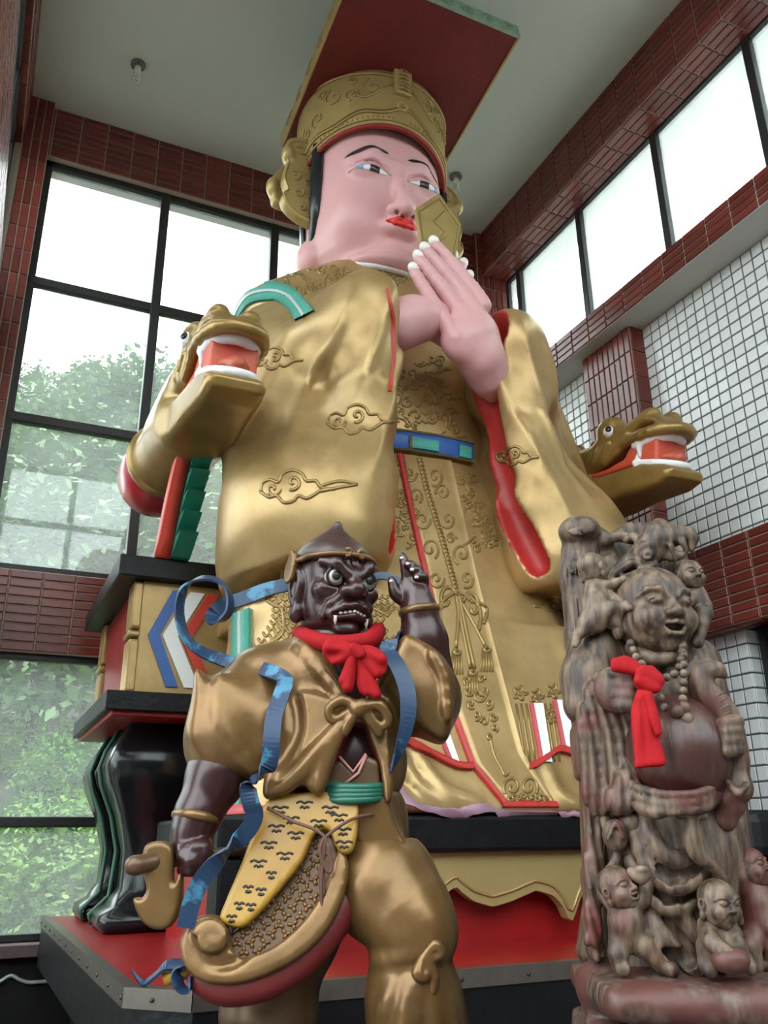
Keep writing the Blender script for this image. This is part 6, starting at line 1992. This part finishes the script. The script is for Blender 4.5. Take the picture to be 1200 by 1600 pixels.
# the covered arm with its sleeve at the left
bch(F, [(930, 1020, -.01, 40), (918, 1060, -.03, 36), (915, 1100, -.04, 32)], k=.025)
F.disp(lambda x, y, z: .0012 * vnoise(x, y, z, 40, 6))
F.mesh('body', 'wood', bu)
F = bfield(960, 1170, 1080, 1290, -.32, .05, .0056)
bel(F, 1055, 1177, -.09, 74, 78, 84)
bch(F, [(1065, 1120, -.235, 1.6), (1068, 1150, -.245, 2.2)], k=.006, op='-')
F.mesh('belly', 'wood_belly', bu)
F = bfield(950, 1160, 1195, 1310, -.33, .05, .005)
for i, (dy, ro) in enumerate(((-2, 5.5), (13, 5), (28, 4.5))):
    bch(F, [(968, 1208 + dy, -.09, ro), (985, 1226 + dy, -.15, ro), (1020, 1240 + dy, -.205, ro), (1060, 1244 + dy * .9, -.22, ro), (1100, 1238 + dy * .8, -.20, ro), (1128, 1218 + dy * .8, -.13, ro), (1138, 1205 + dy * .7, -.08, ro)], k=.002, sm=3)
for pts in ([(1000, 1262, -.17, 6), (1025, 1270, -.20, 7), (1052, 1258, -.21, 6), (1080, 1264, -.20, 7), (1108, 1256, -.18, 6), (1130, 1228, -.12, 5)],):
    bch(F, pts, k=.01, sm=3)
F.mesh('belt_folds', 'wood_red', bu)
F = bfield(1040, 1160, 1262, 1450, -.3, .0, .0045)
bel(F, 1082, 1272, -.19, 11, 8, 9); bel(F, 1063, 1272, -.19, 8, 7, 7, k=.004); bel(F, 1098, 1275, -.185, 8, 6, 7, k=.004)
bch(F, [(1080, 1278, -.19, 5), (1080, 1310, -.185, 9), (1088, 1335, -.18, 8), (1115, 1355, -.165, 6), (1140, 1390, -.15, 6), (1155, 1440, -.13, 6)], k=.006, sm=3)
bch(F, [(1084, 1278, -.19, 4), (1090, 1310, -.18, 6), (1100, 1335, -.17, 5), (1125, 1362, -.155, 5)], k=.004, sm=3)
F.mesh('girdle_tie', 'wood', bu)
# sleeve at the left with deep folds
F = bfield(885, 1015, 1050, 1530, -.25, .12, .0052)
bslab(F, [(905, 1070), (935, 1052), (985, 1060), (992, 1090), (975, 1120), (978, 1200), (985, 1250), (970, 1282), (945, 1275), (925, 1230), (905, 1210), (898, 1140)], -.05, .05, .025)
for i in range(6):
    x = 912 + i * 14
    bch(F, [(925 + i * 9, 1072, -.108, 5), (x, 1130, -.11, 6), (x + 2, 1190, -.11, 6), (x + 8 + i * 2, 1240, -.11, 6), (x + 18, 1268, -.105, 5)], k=.006, sm=3)
bch(F, [(985, 1195, -.11, 9), (975, 1225, -.13, 12), (965, 1255, -.13, 12), (985, 1250, -.14, 10), (995, 1232, -.13, 8)], k=.008, sm=3)
bslab(F, [(910, 1210), (925, 1235), (935, 1280), (930, 1400), (936, 1480), (928, 1500), (918, 1480), (914, 1380), (912, 1300)], -.02, .035, .015)
for x in (920, 930): bch(F, [(x, 1240, -.06, 5), (x + 3, 1340, -.06, 6), (x + 2, 1470, -.06, 5)], k=.008, sm=3)
F.disp(lambda x, y, z: .0012 * vnoise(x, y, z, 45, 8) - .006 * np.abs(np.sin((x * HR[0] + y * HR[1] + .08 * z + .012 * np.sin(z * 14)) * 150)) ** 1.5)
F.mesh('long_sleeve', 'wood_red', bu)


def fist(name, px, py, o, m_, flip=1, s=1.0):
    F = bfield(px - 60, px + 60, py - 60, py + 60, o - .12, o + .1, .0042)
    bel(F, px - 8 * flip, py, o, 30 * s, 32 * s, 22 * s)
    for i in range(4):
        y = py - 24 + i * 16
        bch(F, [(px - 4 * flip, y, o - .03, 9 * s), (px + 14 * flip, y + 1, o - .042, 9.5 * s), (px + 26 * flip, y + 5, o - .03, 8 * s), (px + 20 * flip, y + 10, o - .012, 6 * s)], k=.004, sm=2)
    bch(F, [(px - 10 * flip, py - 26, o - .03, 9 * s), (px + 10 * flip, py - 34, o - .035, 8 * s), (px + 20 * flip, py - 26, o - .04, 7 * s)], k=.006, sm=2)
    return F.mesh(name, m_, bu)


fist('right_hand', 970, 1078, -.13, 'wood_red')
# the beast-headed staff and the hand that grips it
F = bfield(1075, 1185, 1025, 1300, -.28, .1, .0045)
bch(F, [(1132, 1280, -0.120, 16), (1150, 1210, -0.140, 16), (1142, 1150, -0.150, 17), (1128, 1110, -0.150, 17), (1108, 1085, -0.150, 14), (1096, 1062, -0.150, 12), (1102, 1045, -0.150, 12)], k=.01, sm=3)
bch(F, [(1104, 1044, -0.150, 13), (1120, 1046, -0.165, 10), (1132, 1056, -0.170, 5)], k=.008)
bch(F, [(1085, 1060, -0.130, 9), (1092, 1100, -0.120, 12), (1108, 1150, -0.110, 14)], k=.01, sm=3)
bel(F, 1112, 1040, -.18, 4, 4, 4, k=.003, op='-')
bch(F, [(1110, 1054, -0.180, 1.6), (1130, 1060, -0.185, 1.6)], k=.003, op='-')
for i in range(7):
    bch(F, [(1118 + i * 3.4, 1088 + i * 10, -.195, 2), (1132 + i * 3, 1082 + i * 10, -.19, 2)], k=.003)
bel(F, 1155, 1230, -.15, 18, 20, 16, k=.008)
bch(F, [(1138, 1222, -0.180, 4), (1152, 1240, -0.195, 5), (1168, 1226, -0.180, 4)], k=.004, sm=2)
bch(F, [(1136, 1250, -0.140, 14), (1150, 1260, -0.140, 12)], k=.008)
F.mesh('beast_staff', 'wood_red', bu)
F = bfield(1085, 1175, 1100, 1240, -.30, .05, .0042)
bch(F, [(1100, 1150, -0.100, 22), (1125, 1145, -0.140, 20)], k=.01)
for i in range(4):
    y = 1128 + i * 15
    bch(F, [(1120, y + 6, -.17, 8.5), (1136, y + 1, -.20, 8.5), (1152, y - 2, -.195, 8), (1154, y + 4, -.17, 6)], k=.004, sm=2)
F.mesh('left_hand', 'wood_red', bu)
# right-hand side drapery
F = bfield(1100, 1200, 1180, 1530, -.14, .16, .006)
bslab(F, [(1130, 1200), (1150, 1215), (1160, 1300), (1172, 1400), (1178, 1518), (1120, 1518), (1125, 1350)], .02, .05, .02)
for x in (1132, 1146, 1158): bch(F, [(x - 4, 1230, -.03, 6), (x, 1330, -.035, 7), (x + 6, 1460, -.03, 6)], k=.01, sm=3)
F.mesh('side_drapery', 'wood', bu)

# ---- head of the monk
fb = -HF * .95 + HR * .24 + np.array([0, 0, -.06])
laugh_head(b_(1020, 957, -.065), fb, br_(66), 'head', 'wood', bu, h=.0031)
F = bfield(970, 1100, 985, 1060, -.12, .12, .006)
bch(F, [(1030, 1000, -.02, 50), (1035, 1040, .0, 52)]); bch(F, [(985, 1012, -.06, 9), (1020, 1030, -.11, 9), (1055, 1026, -.10, 8)], k=.012, sm=3)
F.mesh('neck', 'wood', bu)
# prayer beads
beads = spline([b_(*p) for p in ((985, 1005, -.10), (995, 1028, -.12), (1020, 1052, -.135), (1045, 1058, -.14), (1060, 1045, -.14), (1066, 1020, -.13), (1067, 1008, -.12))], 10)
beads2 = spline([b_(*p) for p in ((1067, 1010, -.125), (1068, 1040, -.14), (1068, 1070, -.155), (1066, 1105, -.185))], 10)
beads3 = spline([b_(*p) for p in ((1032, 1090, -.175), (1040, 1108, -.185), (1052, 1120, -.19), (1066, 1118, -.192))], 8)
def sphere(c, r, name, m_, par, n=9):
    MB().lathe([(r * math.sin(t), r * math.cos(t)) for t in np.linspace(math.pi - .02, .02, 7)], c, (0, 0, 1), n).build(name, m_, par, smooth=True)
for path, r in ((beads, 6.0), (beads2, 6.2), (beads3, 5.4)):
    L = sum(np.linalg.norm(a - b) for a, b in zip(path, path[1:]))
    for c in resample(path, max(3, int(L / (br_(r) * 1.9)))): sphere(c, br_(r), 'bead', 'wood_pale', bu)
for px, py, r in ((1058, 1112, 10), (1068, 1106, 9), (1072, 1124, 10), (1076, 1138, 4)):
    sphere(b_(px, py, -.20), br_(r), 'bead_tassel', 'wood_red', bu, 14)


# ---- children carved round him
def child(name, head, f, s, chains, m_, up=(0, 0, 1), h=.0042, mouth=False, discs=()):
    root = empty(name, tuple(b_(*head)))
    setparent(root, bu)
    pts = [p for c in chains for p in c]
    o = [p[2] for p in pts]
    F = bfield(min(p[0] - p[3] for p in pts) - 4, max(p[0] + p[3] for p in pts) + 4, min(p[1] - p[3] for p in pts) - 4, max(p[1] + p[3] for p in pts) + 4, min(o) - .07, max(o) + .07, h)
    for c in chains: bch(F, c, k=.006)
    F.mesh('child_body', m_, root, 1)
    laugh_head(b_(*head), f, br_(s), 'child_head', m_, root, up=up, mouth=mouth)
    return root


# back view, climbing on the left shoulder
child('climbing_child', (925, 890, -.06), HR * .8 + HF * .5 + np.array([0, 0, .1]), 25, [
    [(930, 915, -.06, 15), (932, 940, -.07, 19), (932, 962, -.075, 20)], [(945, 925, -.06, 10), (962, 938, -.08, 8), (978, 946, -.11, 7), (984, 950, -.12, 6)],
    [(938, 915, -.07, 8), (958, 912, -.08, 7), (975, 905, -.09, 6)], [(925, 968, -.08, 18), (920, 975, -.08, 16), (930, 972, -.08, 17)],
    [(935, 965, -.08, 14), (958, 950, -.10, 12), (966, 952, -.10, 10), (962, 972, -.09, 8), (970, 980, -.09, 6)], [(920, 972, -.08, 13), (912, 985, -.08, 9), (902, 992, -.08, 7), (900, 1002, -.08, 6), (898, 1008, -.09, 5)]], 'wood_pale')
# front view, by the right ear
child('perched_child', (1078, 900, -.04), -HF * .95 + HR * .25 + np.array([0, 0, -.02]), 24, [
    [(1082, 922, -.03, 17), (1085, 945, -.04, 19), (1088, 965, -.04, 19)], [(1090, 925, -.04, 8), (1078, 938, -.08, 8), (1066, 952, -.10, 7), (1062, 958, -.10, 6)],
    [(1096, 930, -.04, 9), (1105, 948, -.05, 8), (1106, 962, -.06, 7)], [(1092, 966, -.05, 12), (1100, 958, -.08, 12), (1098, 975, -.09, 9), (1094, 990, -.09, 8), (1090, 1004, -.09, 9)], [(1080, 968, -.05, 12), (1074, 985, -.05, 10), (1080, 1005, -.05, 8)]], 'wood')
# kneeling at the left, lifting a boat-shaped ingot
child('kneeling_child', (965, 1388, -.13), -HF * .80 + HR * .62 + np.array([0, 0, .20]), 27, [
    [(975, 1418, -.12, 20), (978, 1440, -.125, 22), (980, 1458, -.12, 21)], [(990, 1415, -.13, 12), (1006, 1404, -.14, 10), (1010, 1385, -.15, 8), (1014, 1372, -.15, 7)],
    [(958, 1412, -.11, 10), (945, 1398, -.10, 9), (944, 1380, -.10, 8), (955, 1360, -.11, 7)], [(985, 1465, -.12, 17), (1005, 1478, -.13, 14), (1022, 1495, -.13, 11), (1035, 1510, -.13, 9), (1050, 1515, -.14, 9)],
    [(972, 1466, -.12, 17), (966, 1490, -.13, 13), (968, 1508, -.13, 9), (975, 1514, -.14, 9)]], 'wood_red', up=(-.25, .1, 1), mouth=True)
F = bfield(975, 1030, 1345, 1390, -.22, -.08, .0036)
bch(F, [(988, 1362, -.15, 7), (1002, 1370, -.155, 9), (1016, 1358, -.15, 7)], k=.004, sm=2); bel(F, 1002, 1358, -.16, 10, 6, 9, k=.004)
F.mesh('ingot', 'wood_pale', bu)
# seated in the middle, over a sack
child('seated_child', (1122, 1412, -.17), -HF * .92 + HR * .38 + np.array([0, 0, -.12]), 28, [
    [(1120, 1440, -.15, 19), (1118, 1462, -.15, 22), (1118, 1482, -.14, 23)], [(1104, 1445, -.16, 11), (1112, 1470, -.20, 10), (1128, 1485, -.22, 9), (1142, 1492, -.23, 8)],
    [(1138, 1445, -.15, 11), (1150, 1462, -.17, 9), (1150, 1480, -.19, 8)], [(1108, 1485, -.15, 15), (1106, 1480, -.18, 13), (1104, 1505, -.18, 10), (1110, 1516, -.19, 9)],
    [(1130, 1488, -.15, 15), (1150, 1482, -.18, 13), (1162, 1500, -.18, 10), (1172, 1512, -.19, 9)]], 'wood')
F = bfield(1110, 1175, 1470, 1530, -.32, -.14, .004)
bel(F, 1142, 1500, -.22, 22, 15, 18); bch(F, [(1125, 1506, -.25, 2), (1142, 1512, -.255, 2.4), (1160, 1504, -.25, 2)], k=.004, op='-', sm=2)
F.mesh('sack', 'wood_base', bu)
# leaning in from the right edge
child('leaning_child', (1172, 1355, -.08), -HF * .7 + HR * .7 + np.array([0, 0, .1]), 25, [
    [(1172, 1382, -.08, 15), (1184, 1410, -.08, 21), (1190, 1440, -.08, 24)], [(1165, 1390, -.09, 10), (1158, 1370, -.10, 8), (1154, 1350, -.10, 8)], [(1190, 1395, -.09, 11), (1206, 1420, -.10, 10), (1200, 1450, -.11, 9)],
    [(1185, 1450, -.08, 18), (1170, 1480, -.11, 14), (1180, 1508, -.11, 11)], [(1196, 1450, -.08, 18), (1212, 1480, -.1, 14), (1205, 1510, -.1, 11)]], 'wood_red')
# lotus buds on a stem
F = bfield(930, 1010, 1262, 1385, -.22, .0, .004)
bel(F, 962, 1305, -.13, 17, 20, 14); bel(F, 986, 1288, -.12, 17, 16, 14, k=.003); bel(F, 978, 1318, -.11, 12, 16, 10, k=.003)
bch(F, [(950, 1312, -.155, 2.5), (962, 1286, -.155, 3), (975, 1310, -.155, 2.5)], k=.003, sm=3)
bch(F, [(968, 1322, -.11, 6), (962, 1345, -.11, 6), (948, 1365, -.11, 6)], k=.004); bch(F, [(945, 1280, -.1, 8), (950, 1300, -.11, 6)], k=.004)
F.mesh('lotus_buds', 'wood_red', bu)
# ---- rock base
F = bfield(895, 1240, 1500, 1720, -.32, .24, .009)
bch(F, [(950, 1548, .0, 38), (1050, 1545, -.04, 42), (1150, 1540, -.02, 42)], k=.05); bslab(F, [(915, 1530), (940, 1518), (1100, 1515), (1225, 1515), (1225, 1580), (1120, 1585), (1000, 1582), (925, 1572)], -.04, .20, .04, k=.03, sm=2)
bslab(F, [(915, 1592), (960, 1586), (1100, 1592), (1225, 1585), (1225, 1715), (915, 1715)], -.03, .20, .05, k=.02, sm=1)
bch(F, [(1135, 1520, -.24, 4), (1138, 1560, -.25, 5), (1128, 1600, -.25, 5)], k=.02, op='-')
bch(F, [(1010, 1590, -.25, 6), (1000, 1640, -.25, 8), (1005, 1700, -.25, 8)], k=.03, op='-')
F.disp(lambda x, y, z: .005 * vnoise(x, y, z, 17, 9) + .002 * vnoise(x, y, z, 50, 4))
F.mesh('rock_base', 'wood_base', bu)
q = PD(1070, 1650, BD)
MB().box((q[0] - .32, q[1] - .2, 0), (q[0] + .32, q[1] + .26, .98)).build('stand', 'pedestal_dark', bu, bevel=.02)

# ---- red cloth tied on his hand
rc = empty('red_cloth_bow', tuple(b_(1010, 1060, -.2)), "bright red cloth knotted on the wooden monk's raised hand, tails hanging over the belly", 'ribbon')
def bcloth(poly, o, ridges, name, seed, dpt=.012, tilt=0.0):
    F = bfield(min(p[0] for p in poly) - 8, max(p[0] for p in poly) + 8, min(p[1] for p in poly) - 8, max(p[1] for p in poly) + 8, o - .09, o + .07, .0036)
    bslab(F, poly, o, dpt, .004, tilt=tilt, sm=1)
    for (a, c, r) in ridges: bch(F, [(*a, o - dpt * .8, r), (*c, o - dpt * .8, r)], k=.010)
    F.disp(lambda x, y, z: .0024 * vnoise(x, y, z, 70, seed))
    return F.mesh(name, 'red_cloth', rc, 1)
bcloth([(956, 1032), (972, 1026), (992, 1032), (1004, 1045), (996, 1056), (975, 1050), (958, 1048)], -.185, [((960, 1036), (998, 1048), 4), ((962, 1044), (994, 1053), 3)], 'band', 1, .016)
bcloth([(998, 1042), (1015, 1042), (1030, 1055), (1037, 1070), (1026, 1082), (1005, 1082), (993, 1068)], -.215, [((1000, 1050), (1028, 1062), 6), ((998, 1064), (1024, 1076), 6)], 'loop', 2, .026)
bcloth([(996, 1078), (1012, 1080), (1022, 1120), (1033, 1155), (1026, 1152), (1034, 1170), (1040, 1194), (1018, 1198), (992, 1201), (990, 1160), (986, 1110)], -.245, [((1004, 1084), (1030, 1192), 4), ((998, 1090), (1000, 1196), 3), ((1010, 1090), (1016, 1190), 3)], 'tail', 3, .008, .12)
bcloth([(1004, 1080), (1018, 1080), (1026, 1110), (1035, 1146), (1026, 1152), (1014, 1120)], -.26, [((1012, 1084), (1028, 1144), 3)], 'tail', 4, .006, .12)
# =================================================================== outside: ground, slope, ferns, shrubs, trees, wires
mat('ground_earth', (0.035, 0.045, 0.02), 0.9, var=0.5, vscale=1.5)
mat('yard_grey', (0.12, 0.12, 0.11), 0.8, var=0.3, vscale=1)
mat('leaf_bright', (0.23, 0.38, 0.05), 0.5, col2=(0.11, 0.24, 0.03), vscale=3)
mat('leaf_mid', (0.14, 0.29, 0.045), 0.5, col2=(0.08, 0.19, 0.03), vscale=3)
mat('leaf_tree', (0.13, 0.22, 0.08), 0.5, col2=(0.075, 0.15, 0.05), vscale=2)
mat('bark', (0.06, 0.045, 0.035), 0.9)
mat('wire_black', (0.03, 0.03, 0.03), 0.6)

gnd = MB().box((-60, -60, -.35), (60, 80, -.2)).build('yard', 'yard_grey'); tag(gnd, kind='structure')
def slope_z(x, y):
    return -.2 + np.interp(y, [7.6, 8.4, 10, 13, 18, 26], [0.0, .55, 1.4, 2.5, 4.4, 6.5]) + .12 * math.sin(x * 1.7 + y) + .1 * math.sin(y * 2.3 - x)
V = []; Fc = []
nx, ny = 50, 36
for j in range(ny):
    for i in range(nx):
        x = -14 + 34 * i / (nx - 1); y = 7.6 + 19 * j / (ny - 1); V.append((x, y, slope_z(x, y)))
for j in range(ny - 1):
    for i in range(nx - 1): Fc.append((j * nx + i, j * nx + i + 1, (j + 1) * nx + i + 1, (j + 1) * nx + i))
hill = raw('hillside', V, Fc, 'ground_earth'); tag(hill, kind='structure')

rnd = random.Random(7)


def leafmesh(n, spread, size, seed, shape='ball'):
    """leaf blades scattered in a rounded crown"""
    r = random.Random(seed)
    V = []; Fc = []
    for _ in range(n):
        while True:
            p = np.array([r.uniform(-1, 1), r.uniform(-1, 1), r.uniform(-1, 1)])
            d = np.linalg.norm(p)
            if .35 < d < 1: break
        lump = 1 + .22 * math.sin(5 * p[0] + seed) * math.sin(4 * p[2] + 2 * seed) + .15 * math.sin(7 * p[1])
        c = p * np.array(spread) * lump
        out_ = p / d
        a = np.array([r.gauss(0, 1), r.gauss(0, 1), r.gauss(0, .5)]) + out_ * .6 + np.array([0, 0, -.2]); a /= np.linalg.norm(a)
        b = np.cross(a, np.array([r.gauss(0, .5), r.gauss(0, .5), 1])); b /= np.linalg.norm(b) + 1e-9
        L = size * r.uniform(.6, 1.4); w_ = L * .3
        k = len(V)
        V += [c, c + a * L * .45 + b * w_, c + a * L, c + a * L * .45 - b * w_]
        Fc.append((k, k + 1, k + 2, k + 3))
    return V, Fc


def frond_mesh(seed, L=.9, n=15):
    """one fern: arching fronds with paired leaflets"""
    r = random.Random(seed)
    V = []; Fc = []
    for f in range(9):
        a0 = f * 2 * math.pi / 9 + r.uniform(-.3, .3); Lf = L * r.uniform(.7, 1.1)
        P = []
        for t in np.linspace(0, 1, n):
            P.append(np.array([math.cos(a0) * Lf * t, math.sin(a0) * Lf * t, Lf * (.75 * t - .75 * t * t * t)]))
        side = np.array([-math.sin(a0), math.cos(a0), 0])
        for i in range(1, n - 1):
            w_ = Lf * .30 * math.sin(math.pi * min(1, .18 + .82 * (i / n))) ** 1.0
            T = P[i + 1] - P[i]
            for s in (-1, 1):
                k = len(V)
                tip = P[i] + side * s * w_ + T * 1.3 + np.array([0, 0, -.10 * w_])
                V += [P[i], (P[i] * .5 + tip * .5) + T * .45, tip, (P[i] * .5 + tip * .5) - T * .45]; Fc.append((k, k + 1, k + 2, k + 3))
    return V, Fc


def proto(name, V, Fc, m_):
    me = bpy.data.meshes.new(name); me.from_pydata([tuple(map(float, v)) for v in V], [], Fc); me.update(); me.materials.append(MATS[m_]); return me


FERN = [proto('fern', *frond_mesh(s), 'leaf_bright') for s in (1, 2, 3)]
BUSH = [proto('foliage', *leafmesh(3000, (.75, .7, .55), .095, s), m_) for s, m_ in ((1, 'leaf_bright'), (2, 'leaf_mid'), (3, 'leaf_bright'), (4, 'leaf_mid'))]
CROWN = [proto('foliage', *leafmesh(2600, (1.5, 1.4, 1.25), .19, s + 10), 'leaf_tree') for s in (1, 2, 3)]


def place(name, me, loc, rz, sc, lab, cat, grp):
    o = bpy.data.objects.new(name, me); COL.objects.link(o)
    o.location = loc; o.rotation_euler = (0, 0, rz); o.scale = sc if hasattr(sc, '__len__') else (sc, sc, sc)
    return tag(o, lab, cat, grp)


# ferns near the glass
nf = 0
for (px, py, y) in ((30, 1200, 8.9), (95, 1170, 9.2), (20, 1260, 8.5), (110, 1250, 8.6), (60, 1360, 8.4), (10, 1400, 8.4), (110, 1330, 8.4), (85, 1400, 8.4), (310, 1350, 8.5), (60, 1110, 9.8), (130, 1120, 9.9), (30, 1330, 8.4), (320, 1400, 8.4)):
    p = PY(px, py, y); z = slope_z(p[0], y)
    place('fern', FERN[nf % 3], (p[0], y, z), rnd.uniform(0, 6), rnd.uniform(.65, .85), 'light green fern growing on the bank behind the lower window', 'fern', 'ferns behind the window'); nf += 1
i = 0
while i < 34:
    y = rnd.uniform(8.6, 13.5); x = rnd.uniform(-2.4, 5) * (y / 9)
    z = slope_z(x, y) + .22
    q = project((x, y, z + .2))
    if not (-40 < q[0] < 380 and q[1] > 900): continue
    me = BUSH[i % 4]; i += 1
    place('shrub', me, (x, y, z), rnd.uniform(0, 6), rnd.uniform(.55, .95), 'low leafy green shrub growing on the bank behind the windows', 'shrub', 'shrubs on the bank')
# trees on the slope
for i, (px, py, y, sc) in enumerate(((75, 690, 17, 1.0), (120, 700, 18, .9), (190, 655, 18.5, 1.15), (155, 610, 19, .62), (212, 620, 18, .7), (60, 620, 19, .55), (290, 680, 18, 1.2), (330, 760, 16, 1.3), (20, 770, 15, 1.1), (90, 800, 14, 1.1), (165, 790, 14.5, 1.1), (20, 860, 13, .9), (110, 870, 12.5, .8), (195, 860, 12.5, .9), (335, 860, 13, 1.1), (280, 810, 14, 1.1), (60, 1000, 13, 1.1))):
    p = PY(px, py, y)
    t = empty('tree', (p[0], y, slope_z(p[0], y)), 'slender leafy tree rising on the green slope behind the tall window', 'tree', 'trees behind the tall window')
    c = bpy.data.objects.new('foliage', CROWN[i % 3]); COL.objects.link(c); c.parent = t
    c.location = (0, 0, p[2] - t.location[2]); c.scale = (sc, sc, sc * .9); c.rotation_euler = (0, 0, i * 1.3)
    zt = p[2] - t.location[2]
    if zt > .3:
        tr = MB().tube([(0, 0, -.1), (.08, .05, zt * .5), (-.05, 0, zt), (.05, .05, zt + .6 * sc)], [.09, .07, .05, .02], 7)
        me = bpy.data.meshes.new('trunk'); me.from_pydata(tr.v, [], tr.f); me.materials.append(MATS['bark']); tk = bpy.data.objects.new('trunk', me); COL.objects.link(tk); tk.parent = t
# wires across the sky
for k, (y0, y1, lab) in enumerate(((458, 520, 'uppermost thin black wire crossing the sky behind the tall window'), (505, 575, 'middle thin black wire crossing the sky behind the tall window'), (565, 590, 'lowest thin black wire just above the trees behind the tall window'))):
    a, b = PY(-60, y0 - 22, 22), PY(520, y1 + 60, 22)
    MBt = MB().tube([a + (b - a) * t + np.array([0, 0, -.25 * math.sin(math.pi * t)]) for t in np.linspace(0, 1, 16)], .012, 5)
    tag(MBt.build('overhead_wire', 'wire_black', smooth=True), lab, 'wire')
